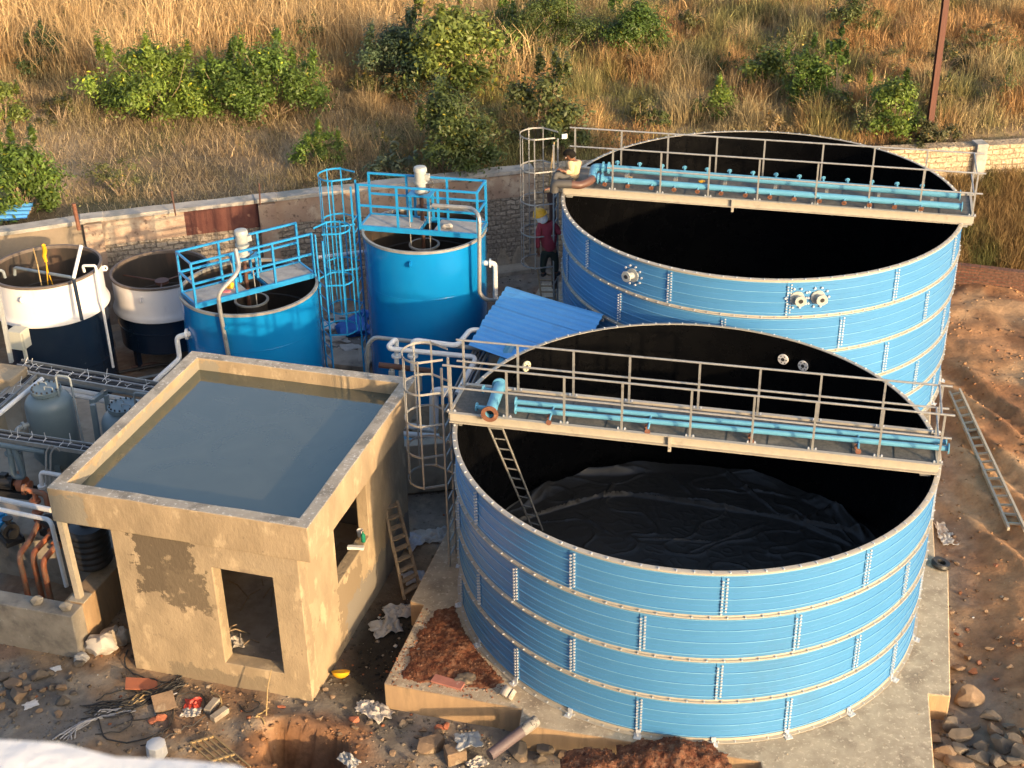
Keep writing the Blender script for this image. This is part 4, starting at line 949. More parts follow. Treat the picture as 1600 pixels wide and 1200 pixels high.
m = MB(); b = Z(104, 916, .3); m.pipe([b, Y(81, 820, b.y), Y(76, 812, b.y + .1), Y(-20, 792, b.y + .4)], .04, 10); one('water_pipe', m, M['pvc'], 'white pipe running in from the left edge and down by the steel column', 'pipe', b)
m = MB(); a, b = Y(-20, 776, 20.2), Y(80, 797, 19.6); m.tube([a, b], .05, 10); one('water_pipe', m, M['pvc'], 'straight white pipe above the orange pump stand at the left edge', 'pipe', a)
m = MB(); y_ = 20.8; m.pipe([Y(66, 762, y_), Y(63, 737, y_), Y(96, 743, y_ - .1)], .04, 10); m.disc_at(Y(66, 760, y_), (0, 0, 1), .08, .05); one('water_pipe', m, M['pvc'], 'short white elbow pipe beside the roof parapet corner', 'pipe', Y(66, 762, y_))
m = MB(); a, b = Y(-20, 662, 21.6), Y(66, 592, 23.3); m.tube([a, b], .045, 10); one('water_pipe', m, M['pvc'], 'slanting white pipe in front of the left filter vessel', 'pipe', a)
# ribbed black water drum
c = Z(146, 878, .5); m = MB(); pr = [(0, 0), (.3, 0)]
for k in range(6): pr += [(.31, .02 + k * .12), (.34, .05 + k * .12), (.34, .08 + k * .12), (.31, .11 + k * .12)]
pr += [(.29, .76), (.12, .8), (.12, .84), (0, .84)]
m.lathe(pr, c, 32); one('water_drum', m, M['black'], 'black ribbed plastic drum under the pump house roof overhang', 'drum', c, smooth=45)
# filter vessels
def vessel(label, px, py, y, r):
    top = Y(px, py, y); z1 = top.z; root = thing('filter_vessel', label, 'pressure vessel', (top.x, top.y, .5)); C = Vector((top.x, top.y, 0)); up = Vector((0, 0, 1))
    m = MB(); pr = [(0, .55), (r * .7, .62), (r, .85), (r, z1 - .36)]
    for k in range(1, 8): a = k / 8 * math.pi / 2; pr.append((r * (.52 + .48 * math.cos(a)), z1 - .36 + .24 * math.sin(a)))
    pr += [(r * .54, z1 - .1), (r * .54, z1 - .03)]
    m.lathe(pr, C, 48); mk('body', m, M['vessel'], root, smooth=40)
    m = MB(); m.lathe([(0, z1 - .03), (r * .64, z1 - .03), (r * .64, z1), (0, z1)], C, 36); m.lathe([(r * .5, z1 - .08), (r * .64, z1 - .08), (r * .64, z1 - .035), (r * .5, z1 - .035)], C, 36); mo = mk('manhole_cover', m, M['vessel'], root, smooth=30)
    m = MB()
    for k in range(16): a = 2 * math.pi * k / 16; q = C + Vector((math.cos(a) * r * .56, math.sin(a) * r * .56, z1)); m.cyl(q - up * .1, q + up * .03, .017, 6)
    mk('cover_bolts', m, M['black'], mo, smooth=None)
    for s in (-1, 1):
        m = MB(); q = C + Vector((s * r * .2, s * -.1, z1)); m.pipe([q - EX * .09, q - EX * .09 + up * .07, q + EX * .09 + up * .07, q + EX * .09], .011, 6, bend=.03); mk('handle', m, M['grey_pipe'], mo)
    for k in range(3):
        a = R(40 + 120 * k); m = MB(); m.box(C + Vector((math.cos(a) * r * .8, math.sin(a) * r * .8, .6)), (.1, .1, .4), a); mk('leg', m, M['vessel'], root, smooth=None)
    m = MB(); q = C + Vector((-r * .75, -r * .6, z1 - .62)); n = Vector((-.78, -.62, 0)); m.disc_at(q + n * .12, n, .085, .05, 14); m.pipe([q, q + n * .26, q + n * .3 - up * 1.1], .045, 10, bend=.1); mk('inlet_pipe', m, M['grey_pipe'], root)
    m = MB(); q = C + Vector((r * .6, -.1, z1 - .1)); m.pipe([q - up * .05, q + up * .42, q + EX * .3 + up * .42, q + EX * .34 - up * 1.6], .02, 8, bend=.08); mk('air_line', m, M['grey_pipe'], root)
    m = MB(); q = C + Vector((r * .62, -r * .55, z1 - .3)); m.lathe([(.02, -.01), (.05, -.01), (.05, .01), (.02, .01), (.02, -.01)], q, 12, M=Matrix.Rotation(math.pi / 2, 3, 'X')); mk('lifting_lug', m, M['vessel'], root)
vessel('grey blue filter vessel with bolted manhole lid, left of its twin', 71, 606, 22.5, .44)
vessel('grey blue filter vessel partly hidden by the pump house roof parapet', 192, 633, 22.2, .44)
# concrete column and sunlit block at the left edge
m = MB(); b = Y(48, 720, 23.4); m.box((b.x, b.y, .9), (.42, .42, 1.7), PH_A); one('concrete_column', m, M['conc'], 'concrete column behind the left filter vessel', 'column', (b.x, b.y, .5), smooth=None, bevel=.02)
b = Z(4, 580, 1.9); m = MB(); m.box((b.x, b.y, 1.2), (.72, .62, 1.4), PH_A); one('concrete_block', m, M['ph_wall'], 'sunlit rough concrete block wall at the far left edge', 'concrete block', (b.x, b.y, .5), smooth=None, bevel=.03)
# cable trays
def tray(label, a, b, w, ties, seed):
    root = thing('cable_tray', label, 'cable tray', (a + b) / 2); d = (b - a).normalized(); s = Vector((-d.y, d.x, 0)).normalized(); up = Vector((0, 0, 1)); rnd = random.Random(seed); L = (b - a).length
    for q in (-1, 1):
        m = MB(); m.beam(a + s * q * w / 2, b + s * q * w / 2, .03, .075); mk('side_rail', m, M['tray'], root, smooth=None)
    m = MB(); n = int(L / .3)
    for k in range(n): c = a + d * (L * (k + .5) / n) - up * .03; m.beam(c - s * w / 2, c + s * w / 2, .025, .015)
    mk('rung', m, M['tray'], root, smooth=None)
    for k in range(5):
        m = MB(); o_ = (k - 2) * w * .17; pts = [a + d * (L * i / 8) + s * (o_ + rnd.uniform(-.02, .02)) - up * .005 for i in range(9)]; m.tube(pts, .016, 6); mk('cable', m, M['cable'] if k % 3 else M['cable_grey'], root)
    m = MB()
    for k in range(ties):
        c = a + d * (L * (k + rnd.random()) / ties) + s * rnd.uniform(-.5, .5) * w * .5; e = c + up * rnd.uniform(.08, .2) + s * rnd.uniform(-.14, .14) + d * rnd.uniform(-.08, .08); m.tube([c, (c + e) / 2 + d * rnd.uniform(-.03, .03), e], .006, 4); m.tube([c - s * w * .3, c + up * .03, c + s * w * .3], .007, 4)
    if ties: mk('cable_ties', m, M['pvc'], root)
tray('long cable tray with loose white ties in front of the white and navy tanks', Z(24, 571, 1.75), Z(262, 611, 1.75), .42, 15, 1)
tray('cable tray crossing in front of the left filter vessel', Z(-25, 676, 1.7), Z(150, 703, 1.7), .26, 8, 2)
tray('short cable tray slanting to the left edge beside the sunlit block', Z(52, 582, 1.74), Z(-12, 640, 1.74), .26, 5, 3)
for k, (z_, a, b, mt, lb) in enumerate(((1.42, (55, 590), (240, 620), 'grey_pipe', 'grey pipe just below the long cable tray'), (1.36, (62, 600), (238, 632), 'pvc', 'pale pipe below the long cable tray, second down'), (1.30, (70, 608), (235, 641), 'pvc', 'pale pipe below the long cable tray, lowest white one'), (1.22, (100, 612), (190, 628), 'pipe_blue', 'blue pipe below the long cable tray behind the vessels'))):
    m = MB(); p, q = Z(*a, z_), Z(*b, z_); m.tube([p, q], .05, 10); one('rack_pipe', m, M[mt], lb, 'pipe', p, group='pipes under the cable tray')
# steel frame between the vessels and a wiring rack
m = MB(); y_ = 22.6; m.beam(Y(143, 628, y_ + .2), Y(165, 612, y_ + .9), .09, .09); m.beam(Y(145, 632, y_), Y(154, 690, y_ - .1), .1, .09); m.beam(Y(166, 618, y_ + .6), Y(172, 660, y_ + .5), .08, .08)
one('pipe_stand', m, M['vessel'], 'grey blue steel stand between the two filter vessels', 'stand', Y(154, 690, y_), smooth=None)
# pumps on the plinth
def pump(label, p, ang, mt, casing):
    root = thing('pump', label, 'pump', p, ang); up = Vector((0, 0, 1)); p = Vector((0, 0, 0))
    def pk(n_, m, q, **k): mk(n_, m, q, root, (0, 0, 0), local=True, **k)
    m = MB(); m.box((0, 0, .04), (.8, .34, .08)); m.box((0, .15, .09), (.8, .03, .05)); m.box((0, -.15, .09), (.8, .03, .05)); pk('base_frame', m, M['black'], smooth=None)
    m = MB(); m.cyl((-.34, 0, .22), (.06, 0, .22), .13, 18)
    for k in range(10): a = 2 * math.pi * k / 10; m.box((-.14, math.cos(a) * .135, .22 + math.sin(a) * .135), (.34, .012, .03), M=Matrix.Rotation(a, 3, 'X'))
    m.cyl((-.4, 0, .22), (-.34, 0, .22), .115, 18); m.box((-.14, 0, .37), (.14, .12, .07)); pk('motor', m, mt, smooth=40)
    m = MB(); m.cyl((.06, 0, .22), (.16, 0, .22), .06, 12); m.cyl((.16, 0, .22), (.28, 0, .22), .15, 20); m.cyl((.22, 0, .22), (.22, 0, .46), .05, 12); m.cyl((.28, 0, .22), (.38, 0, .22), .05, 12); m.disc_at((.22, 0, .46), (0, 0, 1), .09, .03); m.disc_at((.38, 0, .22), (1, 0, 0), .09, .03); pk('casing', m, casing, smooth=40)
pump('blue pump on a dark skid at the left edge', Z(12, 836, .5), -.9, M['blue_frame'], M['black'])
pump('dark grey pump motor beside orange pipework at the left edge', Z(22, 770, .5), -.25, M['black'], M['orange'])
pump('dark pump under the parapet corner behind the orange suction pipes', Z(100, 838, .5), -.5, M['black'], M['rust_brown'])
m = MB(); y_ = 20.6; m.pipe([Y(38, 765, y_), Y(72, 772, y_), Y(76, 800, y_ - .1)], .055, 10, bend=.1); m.pipe([Y(54, 768, y_), Y(60, 812, y_ - .15), Y(62, 850, y_ - .3)], .05, 10); m.disc_at(Y(55, 783, y_ - .06), (0, 0, 1), .1, .05); m.disc_at(Y(38, 765, y_), (1, 0, 0), .1, .05); m.disc_at(Y(59, 800, y_ - .12), (0, 0, 1), .1, .05)
one('discharge_pipe', m, M['orange'], 'orange flanged discharge pipework left of the roof corner', 'pipe', Y(62, 850, y_ - .3))
m = MB(); y_ = 21.4; m.pipe([Y(-15, 693, y_), Y(70, 706, y_ - .1)], .05, 10); m.pipe([Y(14, 700, y_), Y(22, 745, y_ - .1), Y(38, 746, y_ - .1), Y(22, 700, y_ - .02)], .055, 10, bend=.15); m.disc_at(Y(15, 708, y_), (0, 0, 1), .09, .05); m.disc_at(Y(26, 708, y_), (0, 0, 1), .09, .05)
one('manifold_pipe', m, M['vessel'], 'grey blue pipe manifold in front of the concrete column', 'pipe', Y(14, 740, y_))
for i, (a, b) in enumerate(((72, 697), (79, 700))):
    m = MB(); y_ = 20.9; m.pipe([Y(a, b + 60, y_ - .2), Y(a, b + 8, y_), Y(a + 8, b - 2, y_ + .02), Y(a + 14, b + 5, y_ + .05)], .018, 6, bend=.06); one('conduit_pipe', m, M['tray'], 'thin steel conduits curving up to the cable tray beside the vessel', 'conduit', Y(a, b + 60, y_), group='conduits at the tray')
# pipework in front of the tall tank
y_ = 25.0
def pp(lb, pts, r, mt, fl=(), name='water_pipe', **k):
    m = MB(); m.pipe(pts, r, 10, **k)
    for q in fl: m.disc_at(q, (0, 0, 1), r * 2.1, r * .7, 14)
    return one(name, m, M[mt], lb, 'pipe', pts[0])
pp('galvanised conduit looping over in front of the tall blue tank', [Y(574, 585, y_), Y(574, 540, y_), Y(584, 527, y_), Y(763, 546, y_ - .4)], .045, 'galv', name='conduit_pipe', bend=.15)
pp('white pipe rising to a bend in front of the tall blue tank', [Y(620, 572, y_ - .3), Y(619, 528, y_ - .3), Y(607, 541, y_ - .5), Y(610, 545, y_ - .5), Y(745, 558, y_ - .6), Y(714, 615, y_ - 1.4)], .052, 'pvc', [Y(620, 556, y_ - .3)])
pp('white pipe kinking up towards the blue shed roof', [Y(645, 578, y_ - .5), Y(644, 531, y_ - .5), Y(714, 540, y_ - .45), Y(735, 515, y_ + .2), Y(755, 516, y_ + .2)], .052, 'pvc', [Y(645, 556, y_ - .5)])
pp('rust brown header pipe behind the pump house roof corner', [Y(592, 570, y_ - .35), Y(676, 580, y_ - .45)], .06, 'rust_brown', name='header_pipe')
m = MB()
for px in (612, 628, 655): m.cyl(Y(px, 575, y_ - .4), Y(px + 1, 610, y_ - .4), .05, 8); m.box(Y(px, 583, y_ - .42), (.12, .1, .1))
one('valve_set', m, M['motor_grey'], 'grey valves on the rust brown header behind the roof corner', 'valve', Y(628, 610, y_ - .4))
for i, (a, b, r, mt) in enumerate((((628, 664), (682, 672), .07, 'pvc'), ((628, 678), (686, 682), .06, 'pvc'), ((630, 690), (690, 697), .07, 'grey_pipe'), ((622, 682), (690, 700), .04, 'pipe_blue'))):
    p, q = Z(*a, -.2 + .05 * i), Z(*b, -.2 + .05 * i); m = MB(); m.tube([p, q], r, 10); one('ground_pipe', m, M[mt], ('white', 'thinner white', 'grey', 'thin blue')[i] + ' pipe lying low between the pump house and the near tank', 'pipe', p)
pp('thick white elbow pipe inside the near ladder cage view', [Y(678, 668, 22.6), Y(678, 610, 22.6), Y(704, 614, 22.5)], .09, 'pvc', bend=.14)
# blue shed roof on its frame
A_, B_, C_ = Z(793, 449, 2.2), Z(944, 493, 2.42), Z(733, 538, 1.92)
u = (B_ - A_); Ls_ = u.length; u.normalize(); v = C_ - A_; Ws_ = v.length; v.normalize(); nn = u.cross(v); nn = nn if nn.z > 0 else -nn
sh = thing('pipe_shed', 'small lean-to shed with light blue corrugated roof between the tanks', 'shed', (A_ + B_ + C_) / 3 * 1.0 - Vector((0, 0, 2.6)))
for k in range(3):
    w_ = Ws_ / 3 + .05; m = corrugated(A_ + v * (k * Ws_ / 3) + nn * (.012 * (2 - k)) - u * (.03 * (k % 2)), u, v, nn, Ls_, w_, .19, .03, sag=.015); mk('roof_sheet', m, M['roof_blue'], sh, smooth=25)
for s_ in (.04, .5, .95):
    m = MB(); m.beam(A_ + v * Ws_ * s_ - nn * .05, A_ + v * Ws_ * s_ - nn * .05 + u * Ls_, .05, .06); mk('purlin', m, M['galv'], sh, smooth=None)
for s_, t_ in ((.05, .05), (.93, .05), (.05, .9), (.93, .75)):
    p = A_ + v * Ws_ * s_ + u * Ls_ * t_ - nn * .08; m = MB(); m.beam(Vector((p.x, p.y, -.6)), p, .07, .07); mk('post', m, M['tray'], sh, smooth=None)
a, b = Z(752, 548, 1.75), Z(714, 625, 1.2); tray('cable tray sloping out from under the blue shed roof', a, b, .3, 0, 9)
pp('thick blue pipe in the shade under the shed roof', [Y(800, 540, 24.2), Y(776, 590, 23.7)], .12, 'pipe_blue', name='header_pipe')
# pipes on the walkways
Aw, uw, vw, Lw = W1[1:]; up = Vector((0, 0, 1))
for i, (a, b, lb) in enumerate((((806, 628), (1478, 691), 'long blue pipe lying on the near walkway, farther of the pair'), ((806, 639), (1482, 701), 'long blue pipe lying on the near walkway, nearer of the pair'))):
    z_ = 3.34; p, q = Z(*a, z_), Z(*b, z_); m = MB(); m.tube([p, q], .043, 12); d = (q - p).normalized(); m.disc_at(p, d, .085, .018, 16); m.disc_at(q, d, .085, .018, 16)
    r_ = thing('loose_pipe', lb, 'pipe', p, group='loose blue pipes on the near walkway'); mk('pipe', m, M['pipe_blue'], r_)
    for px in (862, 1015, 1176, 1342):
        t = (Z(px, 640 + (px - 806) * .093, z_) - p).dot(d); c = p + d * t; e = c - vw * (.25 if i else .3) - up * .05
        if i == 0: e = c - vw * .3 + d * -.02 - up * .05
        m = MB(); m.cyl(c, e, .018, 8); m.mi = 1; m.disc_at(e, -vw + up * .4, .045, .016, 12); mk('branch_stub', m, [M['pipe_blue'], M['rust']], r_)
p, q = Z(781, 602, 3.38), Z(765, 647, 3.38); d = (q - p).normalized(); r_ = thing('loose_pipe', 'short thick blue flanged pipe piece lying across the near walkway end', 'pipe', p)
m = MB(); n_ = 18; m.tube([p, q], .095, n_, cap=False); m.tube([p, q], .08, n_, cap=False); m.disc_at(p, d, .13, .03, 20); mk('pipe', m, M['pipe_blue'], r_)
side = Vector((-d.y, d.x, 0)); fr = Matrix((side, up, d)).transposed()
m = MB(); m.lathe([(.075, -.016), (.14, -.016), (.14, .016), (.075, .016), (.075, -.016)], q, 24, M=fr); mk('end_flange', m, M['rust'], r_, smooth=30)
m = MB(); m.disc_at(q - d * .14, d, .08, .01, 18); mk('bore', m, M['black'], r_)
for t in (.2, .82):
    c = p + (q - p) * t; e = c - EX * .25; m = MB(); m.cyl(c, e, .035, 10); m.disc_at(e, EX, .075, .02, 14); mk('branch_stub', m, M['pipe_blue'], r_)
Aw, uw, vw, Lw = W2[1:]
def stubs(root, p, d, r, pxs, dirv, ln, fm, yline):
    for px in pxs:
        best = min(range(0, 900), key=lambda k: abs(800 + FPX * ((p + d * (k * .01)) - Vector((0, 0, CAMH))).dot(RT) / ((p + d * (k * .01)) - Vector((0, 0, CAMH))).dot(FW) - px)); c = p + d * (best * .01); e = c + dirv * ln
        m = MB(); m.cyl(c, e, .018, 8); m.mi = 1; m.lathe([(.012, -.01), (.05, -.01), (.05, .01), (.012, .01), (.012, -.01)], e, 14, M=dirv.to_track_quat('Z', 'Y').to_matrix()); m.mi = 2; m.disc_at(e, dirv, .014, .012, 8)
        mk('branch_stub', m, [M['pipe_blue'], fm, M['black']], root, smooth=30)
p, q = Z(934, 279, 4.25), Z(1503, 323, 4.25); d = (q - p).normalized(); r1 = thing('pipe_header', 'long blue pipe header with rusty stub flanges on the farther walkway', 'pipe', p, group='blue headers on the farther walkway')
m = MB(); m.tube([p, q], .065, 14); m.disc_at(q, d, .1, .02, 18); mk('pipe', m, M['pipe_blue'], r1)
stubs(r1, p, d, .065, [947, 983, 1019, 1055, 1091, 1128, 1166, 1204, 1242, 1281, 1320, 1359, 1398, 1440], (-vw - up * .35).normalized(), .17, M['rust'], 0)
p2, q2 = Z(944, 262, 4.33), Z(1500, 305, 4.33); d = (q2 - p2).normalized(); r2 = thing('pipe_header', 'long blue pipe header with blue stub flanges along the back of the farther walkway', 'pipe', p2, group='blue headers on the farther walkway')
m = MB(); m.tube([p2, q2], .075, 14); m.disc_at(q2, d, .11, .02, 18); mk('pipe', m, M['pipe_blue'], r2)
stubs(r2, p2, d, .075, [965, 999, 1035, 1070, 1105, 1140, 1177, 1213, 1250, 1287, 1325, 1363, 1403, 1442], (vw * .55 - up * -.35 - uw * .1).normalized(), .17, M['pipe_blue'], 0)
for t in range(7):
    c = p2 + d * (.5 + t * 1.05); m = MB(); m.box(c - up * .17, (.06, .2, .16), math.atan2(d.y, d.x)); m.box(c - up * .24, (.3, .1, .02), math.atan2(d.y, d.x)); mk('support_bracket', m, M['galv'], r2, smooth=None)
r3 = thing('pipe_elbow', 'blue branch piece joining both headers at the left end of the farther walkway', 'pipe', p)
m = MB(); m.pipe([p2 + d * .12, p2 - uw * .12, p2 - uw * .22 - up * .02, p - uw * .12 + up * .03, p + uw * .05], .085, 14, bend=.16); m.disc_at(p2 - uw * .02, uw, .13, .03, 18); m.disc_at(p2 + uw * .1, uw, .13, .03, 18); mk('pipe', m, M['pipe_blue'], r3)
m = MB(); m.disc_at(p + uw * .02, uw, .12, .03, 18); m.disc_at(p + uw * .1, uw, .12, .03, 18); mk('flange', m, M['pipe_blue'], r3)
e0 = p - uw * .1; e1 = Z(915, 286, 4.2); m = MB(); r4 = thing('riser_pipe', 'brown pipe bend coming off the farther walkway headers', 'pipe', e1)
m.pipe([e0, Y(921, 284, e0.y - .25), Y(905, 290, e0.y - .4), Y(893, 288, e0.y - .4)], .085, 14, bend=.14); mk('bend', m, M['rust_brown'], r4)
m = MB(); m.pipe([Y(893, 288, e0.y - .4), Y(866, 287, e0.y - .4), Y(866, 300, e0.y - .4)], .09, 14, bend=.1); mk('pipe', m, mat('dark_grey_steel', (.05, .048, .046), (.07, .065, .06), 5), r4)
m = MB(); yr = 28.5; b = Y(866, 470, yr); m.cyl(Y(863, 315, yr), Y(864, 362, yr), .075, 14); m.cyl(Y(861, 296, yr), Y(862, 314, yr), .1, 16); m.disc_at(Y(861, 297, yr), up, .12, .03); m.cyl(Y(864, 362, yr), Y(867, 450, yr), .07, 12)
one('riser_pipe', m, M['rust_brown'], 'reddish brown upright pipe inside the farther ladder cage', 'pipe', Y(867, 450, yr))
m = MB(); m.tube([Y(866, 222, 28.3), Y(857, 296, 28.3)], .018, 6); one('wooden_stick', m, M['cable_tan'], 'thin tan stick leaning in the farther ladder cage', 'stick', Y(857, 296, 28.3))
m = MB(); m.box(Y(882, 213, 28.9), (.12, .03, .1), .3); one('lamp_plate', m, M['paper'], 'small white plate at the corner of the farther walkway rail', 'plate', Y(882, 213, 28.9), smooth=None)
for i, (px, py) in enumerate(((983, 277), (1096, 283))):
    c = Z(px, py, 4.1); one('paper_scrap', lump(c, (.09, .06, .025), 30 + i, 1), M['yellow'] if i else M['cable_tan'], ('tan' if not i else 'yellow') + ' scrap lying on the farther walkway deck', 'scrap', c, smooth=None)

# ------------------------------------------------------------------ loose ladders
def ladder(label, a, b, c, d, n, rr, mt, flat=False, name='ladder'):
    th_ = .018 if rr < .015 else (.045 if rr > .035 else .03)
    """rails a-b and c-d"""
    root = thing(name, label, 'ladder', (a + c) / 2)
    for p, q in ((a, b), (c, d)):
        m = MB(); m.beam(p, q, th_, th_ * 1.8) if not flat else m.beam(p, q, .05, .05); mk('rail', m, mt, root, smooth=None)
    for k in range(n):
        t = (k + .6) / n; m = MB(); p, q = a + (b - a) * t, c + (d - c) * t
        if flat: m.beam(p, q, .1, .025)
        else: m.beam(p, q, th_ * 1.2, th_ * .8)
        mk('rung', m, mt, root, smooth=None)
ladder('slim steel ladder inside the near tank leaning on the walkway', Z(831, 824, .06), Z(761, 662, 3.08), Z(848, 829, .06), Z(783, 664, 3.08), 11, .01, M['tray'])
gq = lambda px, py, h=.05: (lambda q: q + Vector((0, 0, h)))(G(px, py))
ladder('long beige ladder lying on the red soil right of the near tank', gq(1574, 837, .12), gq(1482, 622, .12), gq(1600, 838, .12), gq(1498, 617, .12), 17, .04, M['alu_beige'])
ladder('weathered wooden plank ladder leaning against the pump house side', Z(632, 937, -.5), Y(600, 788, 20.4), Z(657, 922, -.5), Y(620, 782, 20.5), 9, .03, M['wood'], True)
ladder('short wooden ladder below the climbing worker', Y(848, 480, 28.0), Y(839, 415, 28.5), Y(870, 480, 28.0), Y(862, 416, 28.5), 7, .03, M['wood'])
# steps and low pipes behind the cable tray
for i, (a, b, z_, mt, lb) in enumerate((((180, 583), (300, 566), -.38, 'black', 'thin black pipe on the floor in front of the shaded white tank'), ((215, 592), (285, 585), -.42, 'grey_pipe', 'grey pipe on the floor beyond the long cable tray'), ((205, 574), (262, 570), -.4, 'rust_brown', 'rusty pipe on the floor below the shaded white tank'))):
    p_, q_ = Z(*a, z_), Z(*b, z_); m = MB(); m.pipe([p_, (p_ + q_) / 2 + Vector((.05, .1, .02)), q_], .035, 8); one('floor_pipe', m, M[mt], lb, 'pipe', p_)
m = MB(); a, b = Y(497, 402, 28.6), Y(566, 393, 29.4); m.tube([a, b], .04, 8); one('water_pipe', m, M['pvc'], 'white pipe crossing behind the blue ladder cages', 'pipe', a)
m = MB(); p_ = Z(655, 752, -.3); m.box(Z(655, 728, .1), (1.5, .25, 1.1), .15); one('low_wall', m, M['conc'], 'low concrete wall in the shade behind the near ladder cage', 'wall', Z(655, 760, -.5), smooth=None, bevel=.02)
# ------------------------------------------------------------------ the two workers
def skin_mesh(name, pts, edges, radii, root_i, mt, parent, sub=2, label=None):
    base = origin(parent); me = bpy.data.meshes.new(name); me.from_pydata([tuple(Vector(p) - base) for p in pts], edges, [])
    o = bpy.data.objects.new(name + '_tmp', me); COL.objects.link(o); s = o.modifiers.new('s', 'SKIN'); s.use_smooth_shade = True
    if not me.skin_vertices: me.attributes  # layer comes with the modifier
    for i, v in enumerate(me.skin_vertices[0].data): r = radii[i]; v.radius = (r, r) if not isinstance(r, tuple) else r; v.use_root = (i == root_i)
    if sub: q = o.modifiers.new('u', 'SUBSURF'); q.levels = sub; q.render_levels = sub
    dg = bpy.context.evaluated_depsgraph_get(); dg.update(); nm = bpy.data.meshes.new_from_object(o.evaluated_get(dg)); nm.name = name
    bpy.data.objects.remove(o); nm.materials.clear(); nm.materials.append(mt); nm.shade_smooth()
    ob = bpy.data.objects.new(name, nm); link(ob, parent)
    if label: ob['label'] = label
    return ob
def person(label, J, foot, shirt, trouser, face, hat):
    """J: joints in world space. One continuous body; shirt, trousers, shoes, hair are children."""
    root = thing('person', label, 'person', foot)
    P, E, Rr = [], [], []
    def add(p, r, prev=None):
        P.append(Vector(p)); Rr.append(r); i = len(P) - 1
        if prev is not None: E.append((prev, i))
        return i
    pel = add(J['pelvis'], .135); ch = add(J['chest'], .15, pel); nk = add(J['neck'], .058, ch)
    hd = J['head']; fv = face.normalized(); upv = (hd - J['neck']).normalized()
    h1 = add(hd - upv * .07 + fv * .012, .078, nk); h2 = add(hd + upv * .02, .098, h1); h3 = add(hd + upv * .09 - fv * .008, .07, h2)
    for s in 'LR':
        sh = add(J['sh' + s], .066, ch); el = add(J['el' + s], .046, sh); wr = add(J['wr' + s], .031, el)
        hv = (J['ha' + s] - J['wr' + s]).normalized(); pm_ = add(J['wr' + s] + hv * .055, (.042, .024), wr)
        side = hv.cross(Vector((0, 0, 1))); side = side.normalized() if side.length > .1 else fv.cross(hv).normalized(); curl = hv.cross(side).normalized()
        for k, (off, ln) in enumerate(((-.03, .07), (-.01, .082), (.011, .076), (.03, .06))):
            a = add(J['wr' + s] + hv * .095 + side * off, .0105, pm_); b = add(P[a] + hv * ln * .55 + curl * .008, .0095, a); add(P[b] + hv * ln * .4 + curl * .03, .008, b)
        t = add(J['wr' + s] + hv * .045 + side * -.05, .0125, pm_); add(P[t] + hv * .05 - side * .012, .0095, t)
        hp = add(J['hip' + s], .092, pel); kn = add(J['kn' + s], .06, hp); an = add(J['an' + s], .038, kn); add(J['an' + s] + (J['to' + s] - J['an' + s]) * 1.0, .034, an)
    skin_mesh('body', P, E, Rr, 0, M['skin'], root)
    # face
    rt_ = fv.cross(upv).normalized(); m = MB()
    for s in (-1, 1):
        c = hd + fv * .092 + rt_ * s * .034 + upv * .012
        m.mi = 0; m.lathe([(0, -.012), (.012, 0), (0, .012)], c, 8); m.mi = 1; m.lathe([(0, -.006), (.006, 0), (0, .006)], c + fv * .009, 8)
    mk('eyes', m, [M['paper'], M['hair']], root)
    m = MB(); m.tube([hd + fv * .096 + upv * .015, hd + fv * .112 - upv * .022, hd + fv * .098 - upv * .03], [.01, .017, .01], 8); mk('nose', m, M['skin'], root)
    m = MB(); m.tube([hd + fv * .088 - upv * .058 - rt_ * .024, hd + fv * .097 - upv * .056, hd + fv * .088 - upv * .058 + rt_ * .024], [.004, .008, .004], 6); mk('mouth', m, M['rust'], root)
    for s in (-1, 1):
        c = hd + rt_ * s * .096 - fv * .005; m = lump(c, (.016 if abs(rt_.x) > .7 else .022, .016, .03), 2, 1, .1); mk('ear', m, M['skin'], root)
    # shirt over torso and sleeves
    P, E, Rr = [], [], []
    a = add(J['pelvis'] - (J['chest'] - J['pelvis']) * .28, .165); mid = add(J['pelvis'] + (J['chest'] - J['pelvis']) * .5, .178, a); b = add(J['chest'], .195, mid); c = add(J['chest'] + (J['neck'] - J['chest']) * .72, .085, b)
    for s in 'LR':
        sh = add(J['sh' + s], .1, b); el = add(J['el' + s], .072, sh); add(J['el' + s] + (J['wr' + s] - J['el' + s]) * .9, .054, el)
    skin_mesh('shirt', P, E, Rr, 0, shirt, root)
    P, E, Rr = [], [], []
    a = add(J['pelvis'] + (J['chest'] - J['pelvis']) * .1, .146); a2 = add(J['pelvis'] - (J['chest'] - J['pelvis']) * .18, .14, a)
    for s in 'LR':
        hp = add(J['hip' + s] + (J['kn' + s] - J['hip' + s]) * .15, .11, a2); kn = add(J['kn' + s], .082, hp); add(J['an' + s] + (J['kn' + s] - J['an' + s]) * .1, .064, kn)
    skin_mesh('trousers', P, E, Rr, 0, trouser, root)
    for s in 'LR':
        d = (J['to' + s] - J['an' + s]); skin_mesh('shoe', [J['an' + s] - d * .25 - Vector((0, 0, .02)), J['an' + s] + d * .4 - Vector((0, 0, .03)), J['an' + s] + d * 1.1 - Vector((0, 0, .04))], [(0, 1), (1, 2)], [.048, .052, .042], 1, M['shoe'], root)
    q = Matrix((rt_, fv, upv)).transposed()
